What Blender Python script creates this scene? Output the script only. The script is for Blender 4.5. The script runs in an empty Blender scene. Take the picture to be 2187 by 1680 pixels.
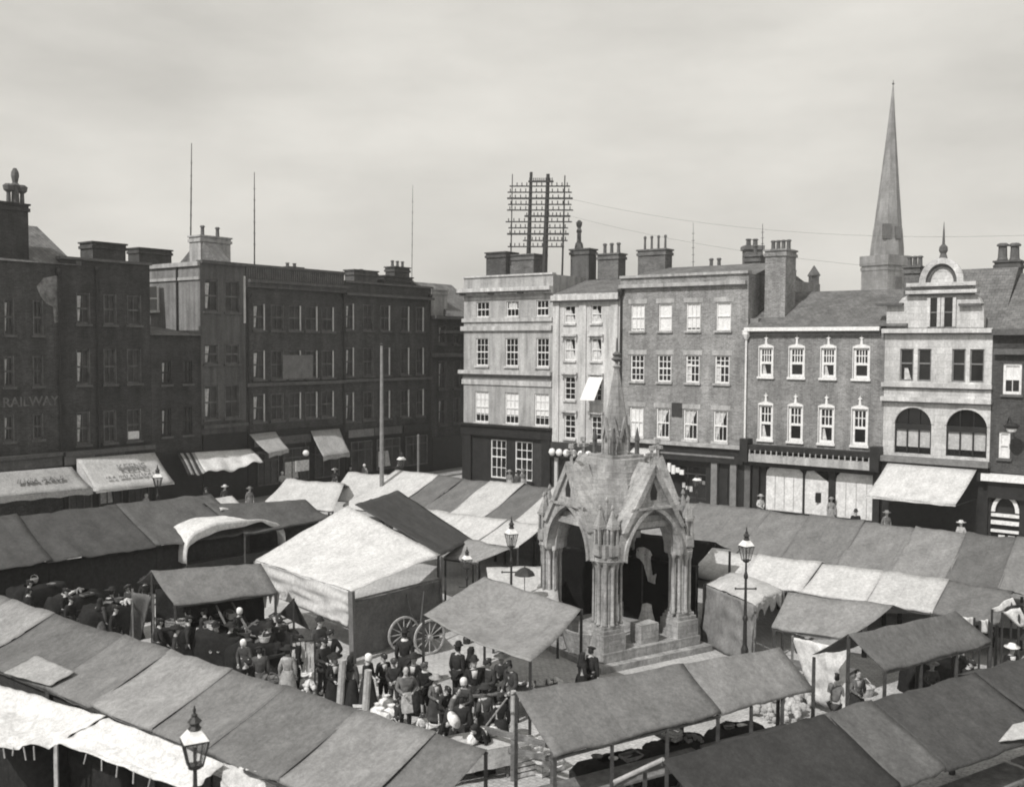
import bpy, bmesh, math, random
from mathutils import Vector, Matrix, noise
random.seed(7)
R = math.radians
SC = bpy.context.scene
COL = SC.collection
# ------------------------------------------------------------------ camera
FPX, CX, CY, EYE = 2128.0, 1093.0, 840.0, 10.0
PITCH = math.atan(100 / FPX)
ROLL = R(0.3)
CAMM = Matrix.Rotation(R(90) - PITCH, 3, 'X') @ Matrix.Rotation(ROLL, 3, 'Z')
CAMP = Vector((0, 0, EYE))
cam_d = bpy.data.cameras.new('camera')
cam_d.sensor_width = 36; cam_d.lens = 36 * FPX / 2186; cam_d.clip_end = 3000
cam = bpy.data.objects.new('camera', cam_d); COL.objects.link(cam)
cam.matrix_world = Matrix.Translation(CAMP) @ CAMM.to_4x4()
SC.camera = cam
cam_d.dof.use_dof = True; cam_d.dof.focus_distance = 42; cam_d.dof.aperture_fstop = cam_d.lens / 1000 / 0.035

def ray(x, y):
    return (CAMM @ Vector(((x - CX) / FPX, -(y - CY) / FPX, -1))).normalized()
def G(x, y, z=0.0):                       # survey: the real point of height z seen in the photograph at x, y
    r = ray(x, y); t = (z - EYE) / r.z
    return CAMP + r * t
def AT(x, y, depth):                      # survey point at a known distance along the view axis
    r = ray(x, y); return CAMP + r * (depth / r.y)

class Frame:                              # a street front: origin on the ground, u along, n out towards the market
    def __init__(s, a, b):
        s.O = a.copy(); s.u = (b - a); s.u.z = 0; s.u.normalize(); s.n = Vector((s.u.y, -s.u.x, 0))
    def P(s, a, z, d=0.0): return s.O + s.u * a + s.n * d + Vector((0, 0, z))
    def at(s, x, y, d=0.0):
        r = ray(x, y); p0 = s.O + s.n * d
        t = (p0 - CAMP).dot(s.n) / r.dot(s.n); p = CAMP + r * t
        return (p - s.O).dot(s.u), p.z
FR = Frame(G(978, 1032), G(2120, 1160))   # sunlit row on the right
FL = Frame(G(0, 1145), G(833, 1022))      # shaded row on the left
U2 = FL.u.copy(); N1 = -U2; UR = FR.u.copy(); NL = FL.n.copy()

# ------------------------------------------------------------------ materials
MATS = {}
def mat(name, tone, rough=0.85, var=0.25, scale=2.5, bump=0.0, bscale=40.0, kind=None, warm=0.0, spec=0.3, stain=0.0):
    if name in MATS: return MATS[name]
    m = bpy.data.materials.new(name); m.use_nodes = True; MATS[name] = m
    nt = m.node_tree; nd = nt.nodes; lk = nt.links
    b = nd['Principled BSDF']; b.inputs['Roughness'].default_value = rough
    b.inputs['Specular IOR Level'].default_value = spec
    if kind == 'flat':
        b.inputs['Base Color'].default_value = (tone, tone, tone, 1); return m
    tc = nd.new('ShaderNodeTexCoord'); geo = nd.new('ShaderNodeObjectInfo')
    def col(t): return (t * (1 + warm), t, t * (1 - warm), 1)
    n1 = nd.new('ShaderNodeTexNoise'); n1.inputs['Scale'].default_value = scale; n1.inputs['Detail'].default_value = 8; n1.inputs['Roughness'].default_value = 0.65
    lk.new(tc.outputs['Object'], n1.inputs['Vector'])
    r1 = nd.new('ShaderNodeValToRGB'); r1.color_ramp.elements[0].position = 0.3; r1.color_ramp.elements[1].position = 0.7
    r1.color_ramp.elements[0].color = col(tone * (1 - var)); r1.color_ramp.elements[1].color = col(tone * (1 + var))
    lk.new(n1.outputs['Fac'], r1.inputs['Fac']); out = r1.outputs['Color']
    def mult(a, fac_socket, lo, hi, p0=0.3, p1=0.7):
        rr = nd.new('ShaderNodeValToRGB'); rr.color_ramp.elements[0].position = p0; rr.color_ramp.elements[1].position = p1
        rr.color_ramp.elements[0].color = (lo, lo, lo, 1); rr.color_ramp.elements[1].color = (hi, hi, hi, 1)
        lk.new(fac_socket, rr.inputs['Fac'])
        mx = nd.new('ShaderNodeMix'); mx.data_type = 'RGBA'; mx.blend_type = 'MULTIPLY'; mx.inputs[0].default_value = 1
        lk.new(a, mx.inputs[6]); lk.new(rr.outputs['Color'], mx.inputs[7]); return mx.outputs[2]
    fine = nd.new('ShaderNodeTexNoise'); fine.inputs['Scale'].default_value = 9; fine.inputs['Detail'].default_value = 6; fine.inputs['Roughness'].default_value = 0.7
    lk.new(tc.outputs['Object'], fine.inputs['Vector'])
    out = mult(out, fine.outputs['Fac'], *((0.66, 1.24) if kind in ('brick', 'slate') else (0.74, 1.18)))
    if kind in ('canvas', 'stone', 'streak', 'cobble'):
        f2 = nd.new('ShaderNodeTexNoise'); f2.inputs['Scale'].default_value = 38; f2.inputs['Detail'].default_value = 4; f2.inputs['Roughness'].default_value = 0.7
        lk.new(tc.outputs['Object'], f2.inputs['Vector']); out = mult(out, f2.outputs['Fac'], 0.76, 1.2)
    hsock = fine.outputs['Fac']
    if kind in ('brick', 'stone', 'slate', 'cobble', 'ashlar'):
        br = nd.new('ShaderNodeTexBrick')
        bw, rh, mo = {'brick': (0.24, 0.085, 0.012), 'stone': (0.5, 0.22, 0.012), 'ashlar': (0.8, 0.36, 0.014), 'slate': (0.3, 0.2, 0.012), 'cobble': (0.22, 0.13, 0.018)}[kind]
        br.inputs['Scale'].default_value = 1; br.inputs['Brick Width'].default_value = bw; br.inputs['Row Height'].default_value = rh; br.inputs['Mortar Size'].default_value = mo
        lo, hi, mv = {'brick': (0.6, 1.15, 1.25), 'stone': (0.9, 1.06, 0.74), 'ashlar': (0.88, 1.08, 0.7), 'slate': (0.75, 1.15, 0.4), 'cobble': (0.85, 1.1, 0.7)}[kind]
        br.inputs['Color1'].default_value = (lo, lo, lo, 1); br.inputs['Color2'].default_value = (hi, hi, hi, 1); br.inputs['Mortar'].default_value = (mv, mv, mv, 1)
        lk.new(tc.outputs['UV'], br.inputs['Vector'])
        mx = nd.new('ShaderNodeMix'); mx.data_type = 'RGBA'; mx.blend_type = 'MULTIPLY'; mx.inputs[0].default_value = 0.85
        lk.new(out, mx.inputs[6]); lk.new(br.outputs['Color'], mx.inputs[7]); out = mx.outputs[2]
    if kind == 'canvas':
        # sewn widths of cloth, rain streaks down the slope, patches
        sep = nd.new('ShaderNodeSeparateXYZ'); lk.new(tc.outputs['UV'], sep.inputs[0])
        md = nd.new('ShaderNodeMath'); md.operation = 'PINGPONG'; md.inputs[1].default_value = 0.46
        lk.new(sep.outputs[0], md.inputs[0])
        out = mult(out, md.outputs[0], 0.9, 1.0, 0.0, 0.03)
        mp = nd.new('ShaderNodeMapping'); mp.inputs['Scale'].default_value = (1.3, 0.8, 1); lk.new(tc.outputs['UV'], mp.inputs[0])
        st = nd.new('ShaderNodeTexNoise'); st.inputs['Scale'].default_value = 1.3; st.inputs['Detail'].default_value = 7; st.inputs['Roughness'].default_value = 0.7
        lk.new(mp.outputs[0], st.inputs['Vector'])
        out = mult(out, st.outputs['Fac'], 0.8 - stain, 1.1)
    if kind == 'streak':
        mp = nd.new('ShaderNodeMapping'); mp.inputs['Scale'].default_value = (2.0, 2.0, 0.18); lk.new(tc.outputs['Object'], mp.inputs[0])
        st = nd.new('ShaderNodeTexNoise'); st.inputs['Scale'].default_value = 1.6; st.inputs['Detail'].default_value = 7
        lk.new(mp.outputs[0], st.inputs['Vector']); out = mult(out, st.outputs['Fac'], 0.66, 1.18)
    if kind in ('brick', 'stone', 'ashlar', 'slate'):
        mp = nd.new('ShaderNodeMapping'); mp.inputs['Scale'].default_value = (1.4, 1.4, 0.2); lk.new(tc.outputs['Object'], mp.inputs[0])
        st = nd.new('ShaderNodeTexNoise'); st.inputs['Scale'].default_value = 0.9; st.inputs['Detail'].default_value = 8; st.inputs['Roughness'].default_value = 0.7
        lk.new(mp.outputs[0], st.inputs['Vector']); out = mult(out, st.outputs['Fac'], 0.62 - stain, 1.2)
    lk.new(out, b.inputs['Base Color'])
    if bump:
        bn = nd.new('ShaderNodeTexNoise'); bn.inputs['Scale'].default_value = bscale; bn.inputs['Detail'].default_value = 5
        lk.new(tc.outputs['Object'], bn.inputs['Vector'])
        bp = nd.new('ShaderNodeBump'); bp.inputs['Strength'].default_value = bump; bp.inputs['Distance'].default_value = 0.05
        lk.new(bn.outputs['Fac'], bp.inputs['Height']); lk.new(bp.outputs['Normal'], b.inputs['Normal'])
    return m
def canvas(t):
    t = round(t ** 1.3 * (0.9 if t > 0.55 else 0.78), 3)
    return mat('canvas_%03d' % round(t * 1000), t, 0.95, 0.14, 0.8, 0.35, 5.0, 'canvas', spec=0.1, stain=0.12 if t < 0.3 else 0.0)
def cloth(t):
    t = round(t, 2)
    return mat('cloth_%03d' % int(t * 100), t, 0.95, 0.3, 6.0, 0.4, 14.0, spec=0.1)
IRON = mat('iron', 0.025, 0.5, 0.3, 8); WHITE = mat('white_paint', 0.68, 0.6, 0.08, 5)
GLASSL = mat('dull_glass', 0.05, 0.35, 0.6, 0.9, spec=0.3); GLASS = mat('window_glass', 0.012, 0.08, 0.4, 1.2, spec=0.5); DARKW = mat('dark_wood', 0.035, 0.6, 0.35, 5)
WOOD = mat('weathered_wood', 0.16, 0.9, 0.35, 4, 0.4, 20, 'streak'); POSTW = mat('tarred_wood', 0.055, 0.9, 0.4, 5, 0.3, 20, 'streak'); PALEW = mat('pale_wood', 0.36, 0.9, 0.3, 5, 0.3, 20)
STUCCO = mat('stucco', 0.36, 0.9, 0.15, 1.3, 0.3, 12, 'streak'); STUCCOL = mat('pale_stucco', 0.5, 0.9, 0.12, 1.3, 0.3, 12, 'streak')
BRICK = mat('mid_brick', 0.25, 0.9, 0.22, 1.0, 0.4, 14, 'brick'); BRICKM = mat('orange_brick', 0.22, 0.9, 0.22, 1.0, 0.4, 14, 'brick')  # mid-toned brick in its own colour, beside the orange one
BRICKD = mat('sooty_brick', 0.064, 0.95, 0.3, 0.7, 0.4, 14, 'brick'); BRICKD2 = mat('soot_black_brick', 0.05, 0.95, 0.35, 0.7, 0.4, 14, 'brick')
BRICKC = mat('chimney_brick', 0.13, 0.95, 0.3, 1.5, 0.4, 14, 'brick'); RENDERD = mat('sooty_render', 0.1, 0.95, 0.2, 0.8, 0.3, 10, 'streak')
STONEP = mat('pale_stone', 0.53, 0.9, 0.14, 1.2, 0.3, 12, 'ashlar'); STONEM = mat('monument_stone', 0.37, 0.95, 0.3, 2.2, 0.35, 14, 'stone', stain=0.22)
STONEC = mat('church_stone', 0.24, 0.95, 0.2, 0.5, 0.3, 5, 'ashlar', stain=0.1); STONED = mat('dark_stone', 0.1, 0.95, 0.3, 2.0, 0.4, 10)
SLATE = mat('slate', 0.15, 0.8, 0.2, 1.0, 0.3, 10, 'slate'); TILE = mat('roof_tile', 0.14, 0.9, 0.2, 1.0, 0.3, 10, 'slate'); LEAD = mat('lead', 0.2, 0.7, 0.2, 2)
BLIND = mat('blind', 0.66, 0.95, 0.06, 2); CURT = mat('curtain', 0.5, 0.95, 0.35, 5, 0.5, 20); REVEAL = mat('painted_reveal', 0.5, 0.8, 0.2, 3)
BLACK = mat('shop_black', 0.02, 0.5, 0.4, 3); GREYP = mat('grey_paint', 0.17, 0.7, 0.25, 3); SKIN = mat('skin', 0.42, 0.7, 0.08, 6); EYE_M = mat('eye', 0.02, 0.4, kind='flat')
POTM = mat('chimney_pot_clay', 0.1, 0.9, 0.3, 3); GLOBE = mat('opal_glass', 0.72, 0.25, 0.05, 3); LGLASS = mat('lantern_glass', 0.22, 0.1, 0.3, 6, spec=0.6)
def clear_glass():
    nt = LGLASS.node_tree; b = nt.nodes['Principled BSDF']; t = nt.nodes.new('ShaderNodeBsdfTransparent'); mx = nt.nodes.new('ShaderNodeMixShader'); mx.inputs[0].default_value = 0.3
    nt.links.new(t.outputs[0], mx.inputs[1]); nt.links.new(b.outputs[0], mx.inputs[2]); nt.links.new(mx.outputs[0], nt.nodes['Material Output'].inputs['Surface'])
clear_glass()
COBBLE = mat('cobbles', 0.44, 0.95, 0.3, 0.5, 0.5, 9, 'cobble'); PAVE = mat('paving', 0.3, 0.95, 0.2, 0.7, 0.3, 10, 'ashlar')

# ------------------------------------------------------------------ mesh builder
class MB:
    def __init__(s): s.v = []; s.f = []
    def quad(s, *p):
        i = len(s.v); s.v += [Vector(q) for q in p]; s.f.append(tuple(range(i, i + len(p))))
    def hexa(s, p):                       # 8 corners: bottom 4 then top 4
        i = len(s.v); s.v += [Vector(q) for q in p]
        s.f += [(i+3, i+2, i+1, i), (i+4, i+5, i+6, i+7), (i, i+1, i+5, i+4), (i+1, i+2, i+6, i+5), (i+2, i+3, i+7, i+6), (i+3, i, i+4, i+7)]
    def fbox(s, F, a0, a1, z0, z1, d0, d1):
        if d0 > d1: d0, d1 = d1, d0
        s.hexa([F.P(a0, z0, d1), F.P(a1, z0, d1), F.P(a1, z0, d0), F.P(a0, z0, d0), F.P(a0, z1, d1), F.P(a1, z1, d1), F.P(a1, z1, d0), F.P(a0, z1, d0)])
    def box(s, c, sx, sy, sz, ang=0.0):   # centre of the base
        c = Vector(c); ca, sa = math.cos(ang), math.sin(ang); pts = []
        for z in (0, sz):
            for x, y in ((-1, -1), (1, -1), (1, 1), (-1, 1)):
                x *= sx / 2; y *= sy / 2; pts.append(c + Vector((x * ca - y * sa, x * sa + y * ca, z)))
        s.hexa(pts)
    def bar(s, a, b, w, w2=None):         # square bar between two points
        a = Vector(a); b = Vector(b); t = (b - a).normalized(); w2 = w2 or w
        x = t.cross(Vector((0, 0, 1)));  x = x.normalized() if x.length > 1e-3 else Vector((1, 0, 0)); y = t.cross(x)
        s.hexa([a - x*w/2 - y*w/2, a + x*w/2 - y*w/2, a + x*w/2 + y*w/2, a - x*w/2 + y*w/2, b - x*w2/2 - y*w2/2, b + x*w2/2 - y*w2/2, b + x*w2/2 + y*w2/2, b - x*w2/2 + y*w2/2])
    def tube(s, pts, rad, n=8, cap=True):
        pts = [Vector(p) for p in pts]
        if not hasattr(rad, '__len__'): rad = [rad] * len(pts)
        i0 = len(s.v)
        for k, p in enumerate(pts):
            t = (pts[min(k+1, len(pts)-1)] - pts[max(k-1, 0)]).normalized()
            x = t.cross(Vector((0.02, 0.01, 1))); x = x.normalized() if x.length > 0.05 else Vector((1, 0, 0)); y = t.cross(x).normalized()
            for j in range(n):
                a = 2 * math.pi * j / n; s.v.append(p + (x * math.cos(a) + y * math.sin(a)) * rad[k])
        for k in range(len(pts) - 1):
            for j in range(n):
                a = i0 + k*n + j; b = i0 + k*n + (j+1) % n; s.f.append((a, b, b + n, a + n))
        if cap:
            s.f.append(tuple(i0 + j for j in range(n))[::-1]); s.f.append(tuple(i0 + (len(pts)-1)*n + j for j in range(n)))
    def lathe(s, c, prof, n=12, sx=1.0, sy=1.0, ang=0.0, wob=None):   # prof: (r, z)
        c = Vector(c); i0 = len(s.v); ca, sa = math.cos(ang), math.sin(ang)
        for k, (r, z) in enumerate(prof):
            for j in range(n):
                a = 2 * math.pi * j / n + math.pi / n; rr = r * (wob(k, a) if wob else 1)
                x, y = rr * math.cos(a) * sx, rr * math.sin(a) * sy
                s.v.append(c + Vector((x*ca - y*sa, x*sa + y*ca, z)))
        for k in range(len(prof) - 1):
            for j in range(n):
                a = i0 + k*n + j; b = i0 + k*n + (j+1) % n; s.f.append((a, b, b + n, a + n))
        s.f.append(tuple(i0 + j for j in range(n))[::-1]); s.f.append(tuple(i0 + (len(prof)-1)*n + j for j in range(n)))
    def fprism(s, F, pts, d0, d1):        # outline in (s, z) on a front, extruded outwards
        n = len(pts); i = len(s.v)
        s.v += [F.P(a, z, d1) for a, z in pts] + [F.P(a, z, d0) for a, z in pts]
        s.f.append(tuple(range(i, i + n))); s.f.append(tuple(range(i + 2*n - 1, i + n - 1, -1)))
        for k in range(n): s.f.append((i + k, i + (k+1) % n, i + n + (k+1) % n, i + n + k)[::-1])
    def sprism(s, F, pts, a0, a1):        # outline in (d, z), extruded along the front
        n = len(pts); i = len(s.v)
        s.v += [F.P(a0, z, d) for d, z in pts] + [F.P(a1, z, d) for d, z in pts]
        s.f.append(tuple(range(i, i + n))); s.f.append(tuple(range(i + 2*n - 1, i + n - 1, -1)))
        for k in range(n): s.f.append((i + k, i + (k+1) % n, i + n + (k+1) % n, i + n + k)[::-1])
    def grid(s, fn, nu, nv):
        i0 = len(s.v)
        for b in range(nv + 1):
            for a in range(nu + 1): s.v.append(Vector(fn(a / nu, b / nv)))
        for b in range(nv):
            for a in range(nu):
                q = i0 + b*(nu+1) + a; s.f.append((q, q+1, q+nu+2, q+nu+1))
    def build(s, name, m, parent=None, smooth=False, uv=None, solid=0.0, recalc=True):
        off = parent_world(parent) if parent else Vector()
        me = bpy.data.meshes.new(name)
        me.from_pydata([v - off for v in s.v], [], s.f)
        if recalc:
            bm = bmesh.new(); bm.from_mesh(me); bmesh.ops.recalc_face_normals(bm, faces=bm.faces); bm.to_mesh(me); bm.free()
        ul = me.uv_layers.new(name='uv')
        if uv:
            for lp in me.loops: ul.data[lp.index].uv = uv[lp.vertex_index]
        else:
            for p in me.polygons:
                nn = p.normal
                if abs(nn.z) < 0.75 and (abs(nn.x) + abs(nn.y)) > 1e-4:
                    t = Vector((-nn.y, nn.x, 0)).normalized(); k = 1 / max(0.3, math.sqrt(1 - nn.z**2))
                    for li in p.loop_indices:
                        q = me.vertices[me.loops[li].vertex_index].co + off; ul.data[li].uv = (q.dot(t), q.z * k)
                else:
                    for li in p.loop_indices:
                        q = me.vertices[me.loops[li].vertex_index].co + off; ul.data[li].uv = (q.dot(UR), q.dot(U2))
        me.materials.append(m)
        if smooth: me.polygons.foreach_set('use_smooth', [True] * len(me.polygons))
        o = bpy.data.objects.new(name, me); COL.objects.link(o)
        if parent: o.parent = parent
        if solid:
            md = o.modifiers.new('thickness', 'SOLIDIFY'); md.thickness = solid; md.offset = 0
        return o
def parent_world(o):
    p = Vector()
    while o: p += Vector(o.location); o = o.parent
    return p
def thing(name, label, cat, loc, group=None, rz=0.0):
    o = bpy.data.objects.new(name, None); COL.objects.link(o); o.empty_display_size = 0.3
    o.location = loc; o.rotation_euler = (0, 0, rz); o['label'] = label; o['category'] = cat
    if group: o['group'] = group
    return o
def tag(o, label, cat, group=None):
    o['label'] = label; o['category'] = cat
    if group: o['group'] = group
    return o
def base_origin(o, p):                    # put a one-mesh thing's origin at its base
    p = Vector(p)
    for v in o.data.vertices: v.co -= p
    o.location = p; return o
def text_mesh(name, body, origin, xd, yd, size, m, parent, depth=0.01):
    cu = bpy.data.curves.new('lettering', 'FONT'); cu.body = body; cu.size = size; cu.extrude = depth; cu.offset = size*.018; cu.align_x = 'CENTER'; cu.align_y = 'CENTER'
    to = bpy.data.objects.new('lettering', cu); COL.objects.link(to)
    me = bpy.data.meshes.new_from_object(to.evaluated_get(bpy.context.evaluated_depsgraph_get()))
    bpy.data.objects.remove(to)
    xd = Vector(xd).normalized(); yd = Vector(yd).normalized(); zd = xd.cross(yd); off = parent_world(parent)
    for v in me.vertices: v.co = Vector(origin) - off + xd * v.co.x + yd * v.co.y + zd * v.co.z
    me.materials.clear(); me.materials.append(m)
    o = bpy.data.objects.new(name, me); COL.objects.link(o); o.parent = parent; return o

# ------------------------------------------------------------------ light
SUN_EL = R(47); sun_h = (N1 * math.cos(R(4)) - NL * math.sin(R(4))).normalized()
SUN = Vector((sun_h.x * math.cos(SUN_EL), sun_h.y * math.cos(SUN_EL), math.sin(SUN_EL)))
sl = bpy.data.lights.new('sun', 'SUN'); sl.energy = 3.2; sl.angle = R(0.55); sl.color = (1, 0.975, 0.94)
so = bpy.data.objects.new('sun', sl); COL.objects.link(so); so.rotation_euler = (-SUN).to_track_quat('-Z', 'Y').to_euler(); so.location = (-20, -20, 60)
w = bpy.data.worlds.new('World'); SC.world = w; w.use_nodes = True
nt = w.node_tree; nd = nt.nodes; lk = nt.links; bg = nd['Background']
sky = nd.new('ShaderNodeTexSky'); sky.sky_type = 'NISHITA'; sky.sun_disc = False; sky.sun_elevation = SUN_EL; sky.sun_rotation = math.atan2(SUN.x, SUN.y) % (2 * math.pi)
sky.air_density = 1.0; sky.dust_density = 3.0; sky.ozone_density = 1.0
bw = nd.new('ShaderNodeRGBToBW'); lk.new(sky.outputs[0], bw.inputs[0])
# a bright veil of high cloud over the whole sky, softly mottled
tc = nd.new('ShaderNodeTexCoord'); mp = nd.new('ShaderNodeMapping'); mp.inputs['Scale'].default_value = (1.0, 1.0, 3.2); lk.new(tc.outputs['Generated'], mp.inputs[0])
cl = nd.new('ShaderNodeTexNoise'); cl.inputs['Scale'].default_value = 2.2; cl.inputs['Detail'].default_value = 9; cl.inputs['Roughness'].default_value = 0.55; lk.new(mp.outputs[0], cl.inputs['Vector'])
cr = nd.new('ShaderNodeMapRange'); cr.inputs['From Min'].default_value = 0.3; cr.inputs['From Max'].default_value = 0.7; cr.inputs['To Min'].default_value = 4.4; cr.inputs['To Max'].default_value = 7.2
lk.new(cl.outputs['Fac'], cr.inputs['Value'])
mx = nd.new('ShaderNodeMix'); mx.data_type = 'FLOAT'; mx.inputs[0].default_value = 0.78; lk.new(bw.outputs[0], mx.inputs[2]); lk.new(cr.outputs[0], mx.inputs[3])
tn = nd.new('ShaderNodeMix'); tn.data_type = 'RGBA'; tn.blend_type = 'MULTIPLY'; tn.inputs[0].default_value = 1; tn.inputs[7].default_value = (1.04, 1.012, 0.945, 1)
lk.new(mx.outputs[0], tn.inputs[6]); lk.new(tn.outputs[2], bg.inputs['Color']); bg.inputs['Strength'].default_value = 0.1
SC.view_settings.view_transform = 'Standard'; SC.view_settings.look = 'None'; SC.view_settings.gamma = 1; SC.view_settings.exposure = 0.4
SC.cycles.filter_width = 1.9; SC.cycles.max_bounces = 6; SC.cycles.diffuse_bounces = 3; SC.cycles.glossy_bounces = 2

# ------------------------------------------------------------------ the ground
m = MB(); m.quad((-400, -150, 0), (400, -150, 0), (400, 600, 0), (-400, 600, 0))
g = m.build('ground', COBBLE); g['kind'] = 'structure'
m = MB(); m.fbox(FR, -2, 45, 0.004, 0.12, 0.0, 3.2)
g = m.build('pavement', PAVE); g['kind'] = 'structure'
m = MB(); m.fbox(FL, -20, 48, 0.004, 0.12, 0.0, 2.6)
g = m.build('pavement', PAVE); g['kind'] = 'structure'
# ------------------------------------------------------------------ building helpers
def body(root, F, a0, a1, z1, depth, m, ops=(), z0=0.0, name='wall', d=0.0, rev=0.22, revm=None):
    """a building's walls: front with real openings and reveals, sides, back, top"""
    b = MB(); ss = sorted({a0, a1, *[v for o in ops for v in o[:2]]}); zs = sorted({z0, z1, *[v for o in ops for v in o[2:4]]})
    for i in range(len(ss) - 1):
        for j in range(len(zs) - 1):
            cs, cz = (ss[i] + ss[i+1]) / 2, (zs[j] + zs[j+1]) / 2
            if any(o[0] < cs < o[1] and o[2] < cz < o[3] for o in ops): continue
            b.quad(F.P(ss[i], zs[j], d), F.P(ss[i+1], zs[j], d), F.P(ss[i+1], zs[j+1], d), F.P(ss[i], zs[j+1], d))
    for o in ops:
        p, q, r, t = o[:4]; e = d - rev
        b.quad(F.P(p, r, d), F.P(p, t, d), F.P(p, t, e), F.P(p, r, e)); b.quad(F.P(q, r, d), F.P(q, r, e), F.P(q, t, e), F.P(q, t, d))
        b.quad(F.P(p, t, d), F.P(q, t, d), F.P(q, t, e), F.P(p, t, e)); b.quad(F.P(p, r, d), F.P(p, r, e), F.P(q, r, e), F.P(q, r, d))
    k = d - depth
    b.quad(F.P(a0, z0, k), F.P(a0, z0, d), F.P(a0, z1, d), F.P(a0, z1, k)); b.quad(F.P(a1, z0, d), F.P(a1, z0, k), F.P(a1, z1, k), F.P(a1, z1, d))
    b.quad(F.P(a1, z0, k), F.P(a0, z0, k), F.P(a0, z1, k), F.P(a1, z1, k)); b.quad(F.P(a0, z1, d), F.P(a1, z1, d), F.P(a1, z1, k), F.P(a0, z1, k))
    return b.build(name, m, root, recalc=False)
def part(root, name, m, F, *boxes):
    b = MB()
    for x in boxes: b.fbox(F, *x)
    return b.build(name, m, root)
def window(root, F, o, cols=3, rt=2, rb=2, fm=WHITE, fr=0.07, bar=0.035, blind=0.0, curtain=None, sill=None, meet=True, d=0.0, head=None, dark_bottom=None, liner=0.0, rail=0.5, gm=None):
    a0, a1, z0, z1 = o[:4]; zm = z0 + (z1 - z0) * rail
    b = MB(); f0, f1 = d - 0.15, d - 0.07
    b.fbox(F, a0, a0+fr, z0, z1, f0, f1); b.fbox(F, a1-fr, a1, z0, z1, f0, f1); b.fbox(F, a0+fr, a1-fr, z0, z0+fr*1.2, f0, f1); b.fbox(F, a0+fr, a1-fr, z1-fr, z1, f0, f1)
    if liner:
        b.fbox(F, a0+.002, a0+.05, z0, z1, d-.069, d+.02); b.fbox(F, a1-.05, a1-.002, z0, z1, d-.069, d+.02)
    if meet: b.fbox(F, a0+fr, a1-fr, zm-fr*.55, zm+fr*.55, f0, f1)
    for k in range(1, cols):
        s = a0 + fr + (a1 - a0 - 2*fr) * k / cols
        if rt: b.fbox(F, s-bar/2, s+bar/2, zm+fr*.55 if meet else z0+fr*1.2, z1-fr, f0+.02, f1-.02)
        if rb and meet: b.fbox(F, s-bar/2, s+bar/2, z0+fr*1.2, zm-fr*.55, f0+.02, f1-.02)
    for k in range(1, rt):
        z = zm + (z1 - zm) * k / rt; b.fbox(F, a0+fr, a1-fr, z-bar/2, z+bar/2, f0+.025, f1-.025)
    for k in range(1, rb):
        z = z0 + (zm - z0) * k / rb; b.fbox(F, a0+fr, a1-fr, z-bar/2, z+bar/2, f0+.025, f1-.025)
    wo = b.build('window', fm, root)
    p = MB(); p.fbox(F, a0, a1, z0, z1, d-.165, d-.152); p.build('pane', gm or GLASS, wo)
    if blind:
        zb = z1 - (z1 - z0) * blind
        p = MB(); p.fbox(F, a0+fr*.8, a1-fr*.8, zb, z1-.02, d-.150, d-.142); p.build('blind', BLIND, wo)
    if curtain:
        p = MB(); n = len(curtain)
        for (x0, x1, y0, y1, x2) in curtain:      # drape: top x0..x1, bottom x0..x2
            q = lambda x, y: F.P(a0 + (a1-a0)*x, z0 + (z1-z0)*y, d-.146)
            def fn(u, v, x0=x0, x1=x1, y0=y0, y1=y1, x2=x2):
                x = x0 + ((x1 + (x2-x1)*(1-v)) - x0) * u
                return F.P(a0 + (a1-a0)*x, z0 + (z1-z0)*(y0 + (y1-y0)*v), d-.144 + .006*math.sin(u*22))
            p.grid(fn, 10, 2)
        p.build('curtain', CURT, wo)
    if sill: 
        p = MB(); p.fbox(F, a0-.1, a1+.1, z0-.13, z0-.002, d+.002, d+.12); p.build('sill', sill, wo)
    if head:
        p = MB(); p.fbox(F, a0-.18, a1+.18, z1+.16, z1+.28, d+.002, d+.22); p.fbox(F, a0-.16, a0-.04, z1-.12, z1+.158, d+.002, d+.14); p.fbox(F, a1+.04, a1+.16, z1-.12, z1+.158, d+.002, d+.14)
        p.build('window_hood', head, wo)
    return wo
def pots(stack, pts, h=0.8, r=0.14, m=POTM):
    for p in pts:
        b = MB(); b.lathe(p, [(r*1.1, 0), (r*.9, h*.15), (r*.8, h*.8), (r*1.15, h*.82), (r*1.15, h*.92), (r*.75, h)], 8); b.build('chimney_pot', m, stack, smooth=False)
def chimney(root, F, a0, a1, z0, z1, d0, d1, m=BRICKC, n=2, ph=0.7, pr=0.14):
    b = MB(); b.fbox(F, a0, a1, z0, z1-.42, d0, d1); b.fbox(F, a0-.08, a1+.08, z1-.42, z1-.24, d0-.08, d1+.08); b.fbox(F, a0-.02, a1+.02, z1-.24, z1-.1, d0-.02, d1+.02); b.fbox(F, a0-.1, a1+.1, z1-.1, z1, d0-.1, d1+.1)
    c = b.build('chimney', m, root)
    dm = (d0 + d1) / 2
    if n: pots(c, [F.P(a0 + (a1-a0)*(k+.5)/n, z1, dm) for k in range(n)], ph, pr)
    return c
def spx(F, x, y, d=0.0): return F.at(x, y, d)[0]
def zpx(F, x, y, d=0.0): return F.at(x, y, d)[1]
def opens(F, xs, y0, y1, ref=None, d=0.0):
    """regular openings: s from the pixel columns, one common sill and head for the storey"""
    xm = ref or sum(sum(x) for x in xs) / (2 * len(xs)); z1, z0 = zpx(F, xm, y0, d), zpx(F, xm, y1, d)
    return [(spx(F, x[0], (y0+y1)/2, d), spx(F, x[1], (y0+y1)/2, d), z0, z1) for x in xs]
GRP_R = 'shops and houses in the sunlit row'; GRP_L = 'houses in the shaded row'
def hs(F, x0, x1, y=800): return spx(F, x0, y), spx(F, x1, y)

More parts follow.
